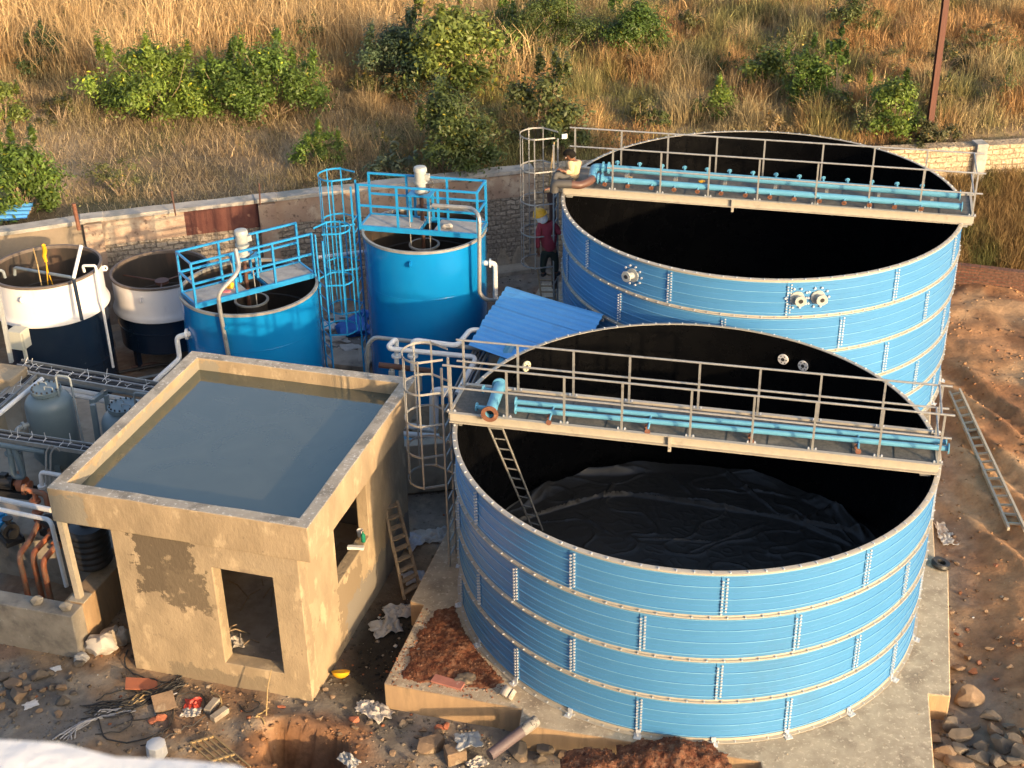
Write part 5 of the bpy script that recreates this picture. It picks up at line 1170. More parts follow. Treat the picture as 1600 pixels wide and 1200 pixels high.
    if hat:
        m = MB(); c = hd + upv * .03
        pr = [(.148 * math.cos(k / 8 * math.pi / 2), .02 + .125 * math.sin(k / 8 * math.pi / 2)) for k in range(9)]
        m.lathe([(.13, .0), (.165, .004), (.166, .016), (.148, .02)] + pr, c, 28, M=q); m.box(c + fv * .165 + upv * .01, (.18, .07, .012), M=q); m.box(c + upv * .138, (.03, .2, .02), M=q)
        mk('helmet', m, M['yellow'], root, smooth=40)
        m = MB(); m.lathe([(.1, -.14), (.118, -.1), (.122, -.03), (.128, .02)], hd + upv * .005, 20, a0=R(200), a1=R(340) + .0, M=q); m.lathe([(.1, -.14), (.118, -.1), (.122, -.03), (.128, .02)], hd + upv * .005, 20, a0=R(160), a1=R(380), M=q); mk('head_cloth', m, M['paper'], root, smooth=50)
    else:
        m = MB(); pr = [(.118, -.05), (.124, .0), (.122, .05), (.1, .095), (.05, .125), (0, .13)]
        m.lathe(pr, hd - fv * .018 + upv * .012, 24, a0=R(165), a1=R(375), M=q); m.lathe([(.116, .055), (.1, .095), (.05, .125), (0, .13)], hd - fv * .01 + upv * .012, 24, M=q); mk('hair', m, M['hair'], root, smooth=60)
    return root
y_ = 28.05
J = dict(pelvis=Y(858, 389, y_), chest=Y(856, 362, y_ + .05), neck=Y(850, 348, y_ + .08), head=Y(845, 337.5, y_ + .12),
    shL=Y(844, 353, y_ + .02), elL=Y(839, 373, y_ - .08), wrL=Y(841, 390, y_ - .1), haL=Y(842, 397, y_ - .08),
    shR=Y(867, 353, y_ + .08), elR=Y(874, 364, y_ - .02), wrR=Y(884, 359, y_ - .1), haR=Y(888, 356, y_ - .12),
    hipL=Y(852, 393, y_), hipR=Y(865, 393, y_), knL=Y(849, 411, y_ + .0), knR=Y(868, 410, y_ + .0), anL=Y(848, 428, y_), anR=Y(869, 427, y_))
J['toL'] = J['anL'] + Vector((.06, .16, -.03)); J['toR'] = J['anR'] + Vector((.08, .15, -.03))
person('worker in maroon shirt, dark trousers and yellow helmet climbing the ladder cage', J, J['anL'] - Vector((0, 0, .08)), M['shirt_maroon'], M['trouser_dark'], Vector((-.35, .93, -.05)), True)
y_ = 28.1
J = dict(pelvis=Y(893, 277, y_), chest=Y(897, 259, y_), neck=Y(895, 250, y_), head=Y(890, 243, y_ - .02),
    shL=Y(892, 256, y_ - .18), elL=Y(893, 270, y_ - .24), wrL=Y(882, 268, y_ - .28), haL=Y(876, 265, y_ - .26),
    shR=Y(903, 255, y_ + .18), elR=Y(900, 268, y_ + .22), wrR=Y(886, 267, y_ + .1), haR=Y(878, 266, y_ + .04),
    hipL=Y(890, 278, y_ - .1), hipR=Y(893, 277, y_ + .1), knL=Y(868, 272, y_ - .2), knR=Y(870, 269, y_ + .16), anL=Y(864, 294, y_ - .26), anR=Y(866, 292, y_ + .16))
J['toL'] = J['anL'] + Vector((-.2, -.04, -.03)); J['toR'] = J['anR'] + Vector((-.2, -.04, -.03))
person('worker in beige shirt with short black hair crouching at the end of the farther walkway', J, J['anL'] - Vector((0, 0, .08)), M['shirt_beige'], M['trouser_grey'], Vector((-.93, -.3, -.35)), False)
# ------------------------------------------------------------------ rubble, litter and odds and ends
RN = random.Random(11)
def rock_mesh(c, s, seed, mt, n=2):
    """angular broken stone: a sphere cut by random planes"""
    bm = bmesh.new(); bmesh.ops.create_icosphere(bm, subdivisions=3, radius=1.0); rr = random.Random(seed)
    pl = []
    for k in range(11):
        v = Vector((rr.gauss(0, 1), rr.gauss(0, 1), rr.gauss(0, 1))).normalized(); pl.append((v, rr.uniform(.38, .7)))
    for v in bm.verts:
        p = v.co.copy()
        for nrm, d in pl:
            e = p.dot(nrm) - d
            if e > 0: p -= nrm * e
        p *= 1 + .05 * mnoise.noise(p * 3 + Vector((seed, 0, 0))) + .025 * mnoise.noise(p * 8 + Vector((seed, 0, 0)))
        v.co = p
    q = Matrix.Rotation(rr.uniform(0, 6), 3, 'Z') @ Matrix.Rotation(rr.uniform(-.4, .4), 3, 'X'); m = MB()
    vs = [Vector(c) + Vector(((q @ v.co).x * s[0], (q @ v.co).y * s[1], (q @ v.co).z * s[2])) for v in bm.verts]
    m.add(vs, [tuple(v.index for v in f.verts) for f in bm.faces]); bm.free(); return m
def rock(px, py, r, seed, mt, label, group, flat=.75):
    q = G(px, py); s = (r * RN.uniform(.9, 1.3), r * RN.uniform(.7, 1.1), r * flat * RN.uniform(.85, 1.1))
    c = q + Vector((0, 0, s[2] * .6)); return one('rock', rock_mesh(c, s, seed, mt), mt, label, 'rock', q, group, smooth=16)
bld = [(1512, 1098, .24), (1543, 1126, .2), (1485, 1138, .19), (1504, 1158, .25), (1550, 1148, .17), (1562, 1170, .19), (1582, 1164, .17), (1532, 1168, .16), (1471, 1186, .22), (1496, 1182, .18), (1530, 1192, .2), (1597, 1182, .2), (1462, 1160, .12), (1580, 1194, .15), (1522, 1140, .1), (1556, 1196, .14), (1500, 1200, .2), (1600, 1148, .12), (1575, 1140, .09), (1480, 1120, .09)]
for i, (x, y, r) in enumerate(bld): rock(x, y, r, 100 + i, M['rock'] if i % 4 else M['rock_brown'], 'angular grey brown boulder in the heap at the bottom right, beside the slab', 'boulders at the bottom right')
for i, (x, y, r) in enumerate(((1520, 1055, .1), (1496, 1050, .14), (1489, 1070, .1), (1530, 1038, .07), (1545, 1018, .08), (1576, 1046, .06), (1500, 1010, .07), (1560, 1000, .06), (1590, 1010, .06), (1511, 985, .05), (1540, 960, .06), (1570, 940, .06), (1500, 930, .06), (1486, 960, .07), (1527, 900, .05), (1556, 886, .06), (1494, 882, .06), (1512, 1030, .08), (1494, 995, .05), (1570, 1080, .07), (1590, 1090, .06), (1555, 1065, .05))): rock(x, y, r, 200 + i, M['rock_brown'] if i % 3 else M['rust'], 'reddish clod of earth scattered on the soil right of the slab', 'clods right of the slab')
for i, (x, y, r) in enumerate(((60, 1062, .19), (20, 1075, .15), (8, 1062, .12), (42, 1080, .11), (84, 1077, .1), (96, 1080, .12), (100, 1102, .14), (28, 1094, .17), (80, 1056, .1), (6, 1086, .1), (50, 1096, .08), (68, 1082, .07), (110, 1060, .07), (0, 1110, .13), (22, 1120, .08), (60, 1112, .06), (116, 1086, .06), (92, 1120, .08), (128, 1040, .11), (36, 1060, .09))): rock(x, y, r, 300 + i, M['rock_brown'] if i % 2 else M['rock'], 'rough stone in the loose heap below the sump wall, bottom left', 'stones below the sump wall')
for i, (x, y, r) in enumerate(((672, 1172, .2), (631, 1137, .1), (688, 1148, .1), (640, 1130, .07), (662, 1143, .08), (812, 1184, .2), (830, 1170, .14), (850, 1180, .2), (880, 1186, .14), (800, 1163, .1), (868, 1165, .1), (905, 1195, .13), (652, 1155, .07), (900, 1180, .09), (615, 1180, .06), (640, 1190, .06), (598, 1160, .05), (842, 1195, .12), (930, 1196, .1))): rock(x, y, r, 400 + i, M['rock'] if i % 2 else M['rock_brown'], 'stone lying along the foot of the front slab edge', 'stones at the front slab edge')
for i, (x, y, r) in enumerate(((240, 1129, .09), (252, 1127, .1), (278, 1147, .09), (470, 1063, .07), (448, 1082, .06), (507, 1080, .06), (478, 1105, .05), (520, 1092, .06), (540, 1110, .05), (440, 1108, .06), (500, 1125, .06), (555, 1140, .06), (578, 1133, .05), (530, 1150, .05))): rock(x, y, r, 500 + i, M['brick'] if i in (0, 1, 3, 9) else M['rock_brown'], 'small broken brick or stone in front of the pump house', 'small stones before the pump house')
for i, (x, y) in enumerate(((686, 1140), (697, 1142), (555, 1128))): rock(x, y, .09, 600 + i, M['brick'], 'broken red brick at the foot of the slab face', 'red bricks at the slab face')
# heaps of gravel on the slab
def heap(name, pts, hmax, seed, mt, label, clip=None, stones=0, z0=0.004):
    """mound with an uneven footprint: pts are (x, y, radius, height)"""
    x0 = min(p[0] - p[2] for p in pts); x1 = max(p[0] + p[2] for p in pts); y0 = min(p[1] - p[2] for p in pts); y1 = max(p[1] + p[2] for p in pts); st = .032
    nx_ = int((x1 - x0) / st) + 1; ny_ = int((y1 - y0) / st) + 1; X_, Y_ = np.meshgrid(np.linspace(x0, x1, nx_), np.linspace(y0, y1, ny_)); X_ = X_.ravel(); Y_ = Y_.ravel(); H_ = np.full_like(X_, -.06)
    for (px, py, r, h) in pts: d = np.hypot(X_ - px, Y_ - py) / r + .55 * (fbm(X_, Y_, 2.5, seed) - .5) + .5 * (fbm(X_, Y_, 9, seed + 2) - .5); H_ = np.maximum(H_, h * np.clip(1 - d, 0, 1) ** 1.15 - .03 * (d > 1))
    H_ = H_ + np.where(H_ > 0, .035 * (fbm(X_, Y_, 20, seed + 3, 3) - .45) + .02 * (fbm(X_, Y_, 6, seed + 4, 3) - .5), 0)
    keep = np.ones(len(X_), bool) if clip is None else clip(X_, Y_)
    H_[~keep] = -.06
    I = (np.arange(ny_ - 1)[:, None] * nx_ + np.arange(nx_ - 1)[None, :]).ravel(); F = np.stack([I, I + 1, I + 1 + nx_, I + nx_], 1); F = F[(H_[F].max(1) > -.02)]
    c = np.array([(x0 + x1) / 2, (y0 + y1) / 2, z0]); col = np.tile(np.array([.17, .07, .037]), (len(X_), 1)); t = fbm(X_, Y_, 9, seed + 7, 3)
    col = lerp(col, [.13, .045, .024], sst(.5, .62, t)); col = lerp(col, [.28, .15, .09], sst(.6, .72, fbm(X_, Y_, 22, seed + 8, 2)) * .8)
    V0 = np.stack([X_, Y_, H_ + z0], 1) - c; r = np.random.default_rng(seed); ok = np.where(H_ > .015)[0]; pk = r.choice(ok, 6000); s = .004 * 5 ** (r.random(len(pk)) ** 2.5)
    T = np.array([[1, 0, -.3], [-.5, .87, -.3], [-.5, -.87, -.3], [.1, .1, 1]])[None] * (1 + .6 * (r.random((len(pk), 4, 3)) - .5)) * s[:, None, None] + (V0[pk] + r.normal(0, .012, (len(pk), 3)) * [1, 1, .2])[:, None]
    gc = col[pk] * r.uniform(.6, 1.5, len(pk))[:, None]; n0 = len(V0); I4 = n0 + 4 * np.arange(len(pk))[:, None, None] + np.array([[0, 1, 3], [1, 2, 3], [2, 0, 3]])[None]
    me = npmesh(name, np.concatenate([V0, T.reshape(-1, 3)]), [F, I4.reshape(-1, 3)], mt, np.concatenate([col, np.repeat(gc, 4, 0)]), False); o = bpy.data.objects.new(name, me); o.location = c; COL.objects.link(o); tag(o, label, None, None, 'stuff'); return o
M['heap'] = attr_mat('loose_red_soil', .95, 0, 9, .4, .02, 40)
q1, q2, q3, q4 = Z(715, 1010, 0), Z(668, 1035, 0), Z(760, 1040, 0), Z(655, 990, 0)
heap('soil_heap', [(q1.x, q1.y, .85, .085), (q2.x, q2.y, .55, .06), (q3.x, q3.y, .6, .05), (q4.x, q4.y, .42, .04), (Z(700, 975, 0).x, Z(700, 975, 0).y, .5, .05)], .2, 3, M['heap'], 'heap of loose red soil on the slab corner left of the near tank',
     lambda x, y: (np.hypot(x - T1[0], y - T1[1]) > T1[2] + .1) & (y > 16.69 + (x + 2.09) * -.29 + .1 + .22 * fbm(x, y, 4, 55)) & (x > -2.09 + (y - 16.69) * .267 + .06 + .3 * fbm(x, y, 5, 56)))
q1, q2 = Z(1065, 1185, 0), Z(1010, 1195, 0)
heap('soil_heap', [(q1.x, q1.y, .62, .2), (q2.x, q2.y, .6, .16), (Z(1100, 1192, 0).x, Z(1100, 1192, 0).y, .4, .14), (Z(930, 1200, 0).x, Z(930, 1200, 0).y, .5, .1)], .2, 9, M['heap'], 'heap of dark red soil spilling over the front edge of the slab', lambda x, y: np.hypot(x - T1[0], y - T1[1]) > T1[2] + .08)
# crumpled sheets and sacks
def crumple(c, u, v, amp, seed, n=18, drop=None):
    m = MB(); vs = []; fs = []; nrm = u.cross(v).normalized(); nrm = nrm if nrm.z > 0 else -nrm
    for i in range(n + 1):
        for j in range(n + 1):
            a, b = i / n - .5, j / n - .5; w = 1 + .35 * mnoise.noise((a * 4, b * 4, seed)); h = (abs(mnoise.noise((a * 3.2, b * 3.2, seed + 3))) * 1.1 + .3 * abs(mnoise.noise((a * 8, b * 8, seed + 9)))) * (1 - 1.2 * (a * a + b * b))
            vs.append(Vector(c) + u * a * w + v * b * w + nrm * amp * h)
    for i in range(n):
        for j in range(n): fs.append((i * (n + 1) + j, (i + 1) * (n + 1) + j, (i + 1) * (n + 1) + j + 1, i * (n + 1) + j + 1))
    m.add(vs, fs); return m
def sheet(px, py, w, d, amp, seed, mt, label, cat, name, z=None, ang=0., group=None, h0=.015):
    q = G(px, py) if z is None else Z(px, py, z); u = Vector((math.cos(ang), math.sin(ang), 0)) * w; v = Vector((-math.sin(ang), math.cos(ang), 0)) * d
    o = one(name, crumple(q + Vector((0, 0, h0)), u, v, amp, seed), mt, label, cat, q, group, smooth=40); s = o.modifiers.new('thick', 'SOLIDIFY'); s.thickness = .006; return o
M['plastic'] = mat('dusty_plastic_sheet', (.4, .4, .38), (.3, .3, .29), 5, rough=.45)
M['rag'] = mat('dusty_white_rag', (.5, .46, .4), (.36, .33, .29), 7, rough=.9)
M['newspaper'] = mat('printed_paper', (.5, .5, .52), (.36, .36, .4), 22, rough=.8)
sheet(603, 985, .5, .42, .2, 1, M['plastic'], 'crumpled grey plastic sheet in the gully beside the pump house', 'plastic sheet', 'plastic_sheet', ang=.4)
sheet(626, 960, .6, .35, .2, 2, M['plastic'], 'grey plastic sheet draped at the foot of the slab notch', 'plastic sheet', 'plastic_sheet', ang=.2)
sheet(640, 848, .45, .5, .1, 3, M['newspaper'], 'bluish printed paper sheet beside the plank ladder', 'paper sheet', 'paper_sheet', ang=.9)
sheet(648, 905, .4, .3, .12, 4, M['newspaper'], 'bluish paper sheet near the foot of the plank ladder', 'paper sheet', 'paper_sheet', ang=.3)
sheet(668, 842, .55, .45, .12, 5, M['sack'], 'torn paper sacks heaped beyond the plank ladder', 'sack', 'torn_sack', ang=.2)
sheet(690, 838, .4, .4, .1, 15, M['plastic'], 'scrap plastic lying at the foot of the near caged ladder', 'plastic sheet', 'plastic_sheet', ang=.7)
sheet(643, 758, .5, .3, .08, 6, M['newspaper'], 'litter strip behind the plank ladder by the cage', 'litter', 'litter_sheet', ang=.2)
sheet(592, 1118, .34, .4, .14, 7, M['rag'], 'heap of white shredded rag before the slab corner', 'rag', 'rag', ang=.8)
sheet(545, 1192, .2, .35, .12, 8, M['plastic'], 'pale plastic rag at the edge of the dug hole', 'rag', 'rag', ang=.8)
sheet(732, 1178, .38, .34, .12, 9, M['plastic'], 'stiff grey cloth hanging over a brown box by the slab', 'cloth', 'cloth', ang=.2, h0=.25)
sheet(745, 1196, .3, .2, .1, 19, M['sack'], 'crumpled pale sacking in the foreground below the slab', 'sacking', 'sacking', ang=.5)
sheet(88, 1048, .17, .13, .02, 10, M['paper'], 'small white paper lying left of the sump corner', 'paper', 'paper_scrap', ang=.4)
sheet(49, 1104, .22, .16, .03, 11, M['paper'], 'white torn paper among the stones at the bottom left', 'paper', 'paper_scrap', ang=.6)
sheet(365, 1006, .3, .35, .16, 12, M['rag'], 'bundle of white rag just inside the pump house doorway', 'rag', 'rag', z=-.12, ang=.4)
sheet(302, 1104, .26, .22, .1, 13, M['red'], 'crumpled red packaging in front of the pump house', 'packaging', 'packaging')
sheet(300, 1118, .3, .2, .08, 14, M['rag'], 'white torn packaging below the red one', 'packaging', 'packaging')
sheet(570, 1106, .28, .26, .08, 17, M['sack'], 'buff sacking scrap at the slab corner foot', 'sacking', 'sacking')
sheet(1480, 905 - 60, .3, .4, .08, 18, M['plastic'], 'white plastic scrap on the soil beside the slab, right of the near tank', 'plastic sheet', 'plastic_sheet')
sheet(1472, 830, .2, .5, .06, 21, M['rag'], 'thin white plastic strip along the slab edge right of the near tank', 'plastic strip', 'plastic_strip')
sheet(1512, 675, .16, .16, .05, 22, M['newspaper'], 'bluish scrap between the slab and the long ladder', 'scrap', 'litter_scrap')
for i, (px, py, s, sd) in enumerate(((160, 1018, (.27, .2, .2), 40), (178, 1005, (.15, .13, .2), 41), (194, 1006, (.14, .12, .2), 42), (128, 1032, (.13, .1, .09), 43))):
    q = G(px, py); one('cement_sack', lump(q + Vector((0, 0, s[2] * .6)), s, sd, 3, .5), M['sack'] if i in (0, 3) else M['conc'], ('largest pale sack slumped between the sump and the pump house', 'grey sack behind the pale one, left of two', 'grey sack touching the pump house wall', 'small pale sack at the sump corner')[i], 'sack', q)
for i, (px, py, s, sd, mt, lb, cat) in enumerate(((555, 520, (.4, .32, .3), 50, 'tarp_blue', 'crumpled blue tarpaulin heap between the two blue tanks', 'tarpaulin'), (570, 498, (.2, .16, .16), 51, 'tarp_blue', 'smaller blue tarpaulin lump behind the big one', 'tarpaulin'), (525, 535, (.3, .2, .12), 52, 'sack', 'heap of pale sacking at the foot of the shorter blue ladder', 'sacking'), (535, 500, (.3, .2, .12), 53, 'plastic', 'pale litter heap beside the blue tarpaulin', 'litter'), (512, 515, (.22, .16, .14), 54, 'paper', 'white sack against the shorter blue tank', 'sack'), (545, 548, (.26, .2, .1), 55, 'sack', 'brown buff sacking in front of the tarpaulin', 'sacking'))):
    q = G(px, py); one(cat.replace(' ', '_'), lump(q + Vector((0, 0, s[2] * .4)), s, sd, 3, .6), M[mt], lb, cat, q, smooth=50)
for i, (px, py, w, d, an) in enumerate(((548, 566, 1.1, .8, -.25), (590, 560, .9, .7, .1), (800, 425, .9, .5, .3))):
    q = G(px, py); m = MB(); m.box(q + Vector((0, 0, .06)), (w, d, .12), an); one('paving_slab', m, M['conc'], ('grey concrete slab lying between the blue tanks, left one', 'grey concrete slab lying at the foot of the tall blue ladder', 'pale slab on the earth behind the blue shed roof')[i], 'slab', q, smooth=None, bevel=.015)
# yellow bowl
q = G(533, 1063) + Vector((0, 0, .03)); m = MB(); m.lathe([(0, .0), (.07, .01), (.12, .05), (.145, .1), (.152, .1), (.13, .045), (.07, 0), (0, -.01)], q, 24, M=Matrix.Rotation(-.5, 3, 'X')); one('bowl', m, M['yellow'], 'yellow plastic bowl lying in the gully beside the pump house corner', 'bowl', q)
# white tub at the bottom, brown board, plank, roll, tyre
q = G(247, 1182); m = MB(); m.lathe([(0, 0), (.13, 0), (.16, .05), (.15, .24), (.11, .27), (0, .28)], q, 9); one('plastic_tub', m, M['paper'], 'white plastic tub lying above the foreground parapet', 'tub', q)
q = G(258, 1107) + Vector((0, 0, .12)); m = MB(); m.box(q, (.34, .3, .03), M=Matrix.Rotation(.4, 3, 'Z') @ Matrix.Rotation(.5, 3, 'X')); one('board', m, M['rock_brown'], 'brown board propped in the cable tangle', 'board', q, smooth=None)
q = G(222, 1075) + Vector((0, 0, .06)); m = MB(); m.box(q, (.5, .28, .02), M=Matrix.Rotation(.2, 3, 'Z') @ Matrix.Rotation(.25, 3, 'Y')); one('board', m, M['brick'], 'thin reddish board under the cables beside the pump house', 'board', q, smooth=None)
for i, (px, py, an) in enumerate(((332, 1108, 1.2), (344, 1122, .9))): q = G(px, py) + Vector((0, 0, .05)); m = MB(); m.box(q, (.3, .12, .1), an); one('block', m, M['conc'], ('upper' if not i else 'lower') + ' grey brown block beside the red packaging', 'block', q, smooth=None, bevel=.01)
q = Z(700, 1066, .025); m = MB(); m.box(q, (.52, .17, .035), -.42); one('plank', m, mat('pink_red_board', (.4, .17, .13), (.32, .13, .1), 6, rough=.8, c4=(.5, .4, .35)), 'pinkish red board lying on the slab corner', 'plank', q, smooth=None)
q = Z(726, 1060, .02); one('gravel_pile', lump(q, (.17, .13, .05), 60, 3, .6), M['rock'], 'small dark gravel pile next to the red board', 'gravel pile', q)
q = Z(793, 1082, .07); m = MB(); pr = []
for k in range(40): a = k * .5; r_ = .03 + .0024 * k; pr.append((math.cos(a) * r_, math.sin(a) * r_))
dv = Vector((.5, .6, .5)).normalized(); sv = dv.cross(Vector((0, 0, 1))).normalized(); uv = sv.cross(dv); vs = []
for (a, b) in pr: vs += [q + sv * a + uv * b - dv * .08, q + sv * a + uv * b + dv * .08]
m.add(vs, [(2 * i, 2 * i + 1, 2 * i + 3, 2 * i + 2) for i in range(39)]); o = one('paper_roll', m, M['sack'], 'loose cream roll lying on the slab near the tank foot', 'roll', q); s_ = o.modifiers.new('t', 'SOLIDIFY'); s_.thickness = .004
q = Z(1470, 881, .06); m = MB(); m.lathe([(.08, -.04), (.15, -.05), (.17, 0), (.15, .05), (.08, .04), (.07, 0), (.08, -.04)], q, 28, M=Matrix.Rotation(.25, 3, 'Y')); one('tyre_ring', m, M['black'], 'black rubber ring on the slab edge right of the near tank', 'rubber ring', q)
a, b = Z(765, 1180, -.08), Z(815, 1143, .0); m = MB(); m.tube([a, b], .085, 16); r_ = thing('cardboard_tube', 'dull purple tube with a printed grey end leaning at the slab step', 'tube', a); mk('tube', m, mat('purple_grey_tube', (.12, .09, .095), (.1, .075, .08), 6), r_)
d = (b - a).normalized(); m = MB(); m.tube([b + d * .002, b + d * .3], .088, 16); mk('printed_end', m, mat('grey_label', (.27, .255, .23), (.22, .21, .19), 9, c4=(.06, .06, .06), sc4=14, t4=(.55, .57)), r_)
q = G(712, 1190); m = MB(); m.box(q + Vector((0, 0, .12)), (.3, .24, .24), .3); one('cardboard_box', m, M['rock_brown'], 'brown cardboard box under the grey cloth in the foreground', 'box', q, smooth=None, bevel=.01)
# rusty grating
a, b = G(308, 1162) + Vector((0, 0, .03)), G(352, 1200) + Vector((0, 0, .06)); d = (b - a) * 1.3; s_ = Vector((.34, .12, .02)); r_ = thing('steel_grating', 'small rusty tan steel grating lying at the bottom edge', 'grating', a)
for k in range(5): m = MB(); p = a + s_ * (k / 4 - .3); m.beam(p, p + d, .022, .022); mk('bar', m, M['cable_tan'], r_, smooth=None)
for t in (0.02, .6): m = MB(); p = a + d * t - s_ * .3; m.beam(p, p + s_, .03, .03); mk('cross_bar', m, M['cable_tan'], r_, smooth=None)
# things on the window sill and in the dark room
def sillp(px, py): return plane_hit(px, py, BL(0, 0, WIN[2] + .04), Vector((0, 0, 1)))
q = sillp(568, 846); m = MB(); m.lathe([(0, 0), (.04, 0), (.04, .13), (.015, .17), (.015, .2), (0, .2)], q, 12); one('bottle', m, mat('green_glass', (.02, .22, .13), rough=.15), 'small green bottle on the pump house window sill', 'bottle', q)
q = sillp(563, 838); m = MB(); m.lathe([(0, 0), (.045, 0), (.06, .13), (.05, .13), (.035, .01), (0, .01)], q, 12); one('cup', m, M['paper'], 'white paper cup on the pump house window sill', 'cup', q)
q = sillp(556, 857); m = MB(); m.box(q + Vector((0, 0, .02)), (.28, .07, .05), -.1); one('sill_box', m, M['paper'], 'flat white box on the pump house window sill', 'box', q, smooth=None)
q = BL(-.75, 2.0, .25); m = MB(); m.box(q - Vector((0, 0, .06)), (.6, 2.6, .06), PH_A); m.box(q + EY * .9 - Vector((0, 0, .35)), (.08, .08, .5), PH_A); m.box(q - EY * .9 - Vector((0, 0, .35)), (.08, .08, .5), PH_A); one('work_bench', m, M['wood'], 'dark wooden bench inside the pump house below its window', 'bench', q, smooth=None)
q = sillp(551, 866) - Vector((0, 0, .3)); m = MB(); m.lathe([(.04, 0), (.075, 0), (.075, .06), (.04, .06), (.04, 0)], BL(-.7, 1.75, .27), 18); one('tape_roll', m, M['motor_grey'], 'cream tape roll on the bench inside the pump house', 'tape roll', BL(-.7, 1.75, .27))
# cables lying in front of the pump house
def wander(pts, r, seed, mt, label, group=None, name='cable', jit=.05):
    rr = random.Random(seed); W = []
    P_ = [G(*p) for p in pts]
    for a, b in zip(P_[:-1], P_[1:]):
        k = max(3, int((b - a).length / .12))
        for i in range(k): W.append(a + (b - a) * (i / k) + Vector((rr.gauss(0, jit), rr.gauss(0, jit), 0)))
    W.append(P_[-1])
    for it in range(3): W = [W[0]] + [(W[i - 1] + W[i] * 2 + W[i + 1]) / 4 for i in range(1, len(W) - 1)] + [W[-1]]
    W = [Vector((w.x, w.y, g1(w.x, w.y) + r + abs(rr.gauss(0, .025)))) for w in W]
    m = MB(); m.tube(W, r, 6); return one(name, m, mt, label, 'cable', W[0], group)
rr_ = random.Random(5)
for i in range(18):
    s_ = rr_.uniform(-8, 8); wander([(285 + s_, 1068 + s_ * .4), (250 + s_, 1085 + rr_.uniform(-8, 10)), (205 + rr_.uniform(-14, 14), 1102 + rr_.uniform(-8, 12)), (150 + rr_.uniform(-25, 25), 1115 + rr_.uniform(-12, 14))], .011, i, M['cable'], 'black cable in the tangle in front of the pump house', 'black cables before the pump house')
for i in range(5): wander([(250 + rr_.uniform(-8, 8), 1082 + rr_.uniform(-6, 6)), (215, 1095 + rr_.uniform(-8, 8)), (180 + rr_.uniform(-10, 10), 1112 + rr_.uniform(-6, 10))], .012, 30 + i, M['cable_tan'], 'tan cable strand in the tangle in front of the pump house', 'tan cables before the pump house')
for i in range(7): wander([(200 + rr_.uniform(-8, 8), 1112), (160, 1118 + rr_.uniform(-8, 8)), (115 + rr_.uniform(-6, 10), 1140 + rr_.uniform(-4, 6)), (82 + 6 * i, 1157)], .011, 50 + i, M['cable_grey'], 'grey cable trailing from the tangle towards the bottom left', 'grey cables trailing left')
wander([(200, 1020), (193, 1040), (205, 1058), (240, 1067), (290, 1072)], .014, 70, M['cable'], 'black cable running along the pump house foot to the sacks', jit=.01)
wander([(155, 1128), (158, 1155), (180, 1165), (230, 1160), (265, 1140), (275, 1095)], .012, 71, M['cable'], 'black cable looping low below the tangle', jit=.02)
wander([(242, 1122), (246, 1098), (262, 1090), (278, 1088)], .014, 72, M['cable_grey'], 'pale cable arching over the brown board', jit=.01)
wander([(330, 1085), (346, 1092), (348, 1108), (334, 1128)], .014, 73, M['cable_tan'], 'tan cable loop right of the red packaging', jit=.01)
wander([(220, 1170), (255, 1160), (290, 1142), (322, 1125)], .01, 74, M['cable'], 'thin black cable running towards the grating', jit=.01)
wander([(376, 1105), (384, 1118), (400, 1112), (410, 1102), (395, 1098)], .012, 75, M['cable'], 'small black cable loop before the doorway', jit=.01)
wander([(418, 1145), (408, 1120), (395, 1130), (420, 1110)], .012, 76, M['cable_tan'], 'tan cord lying at the edge of the dug hole', jit=.02)
for i, q in enumerate((((150, 1100), (170, 1085), (200, 1080), (225, 1092)), ((130, 1118), (165, 1098), (210, 1095)), ((175, 1140), (205, 1125), (240, 1128), (262, 1118)), ((145, 1150), (190, 1145), (215, 1130), (205, 1112), (180, 1120)), ((270, 1092), (300, 1082), (322, 1092), (318, 1118)), ((290, 1075), (268, 1100), (272, 1135), (250, 1158)))): wander(q, .010, 200 + i, M['cable'], 'thin black cable straggling over the ground before the pump house', 'straggling cables before the pump house', jit=.02)
# stems and sticks
m = MB(); a = G(416, 1118); m.tube([a, Y(418, 1075, a.y + .1), Y(424, 1046, a.y + .15)], [.012, .01, .007], 6); one('stick', m, M['cable_tan'], 'thin pale stick standing before the pump house door', 'stick', a)
for k in range(14):
    rr = random.Random(k + 90); a = BL(rr.uniform(-2.4, -.7), rr.uniform(.5, 2.6), -.14); b = a + Vector((rr.uniform(-.6, .6), rr.uniform(-.6, .6), rr.uniform(.0, .35))); m = MB(); m.tube([a, (a + b) / 2 + Vector((0, 0, .1)), b], .012, 5); one('dry_twig', m, M['wood'], 'dry twig in the pile just inside the pump house doorway', 'twig', a, 'twigs inside the doorway')
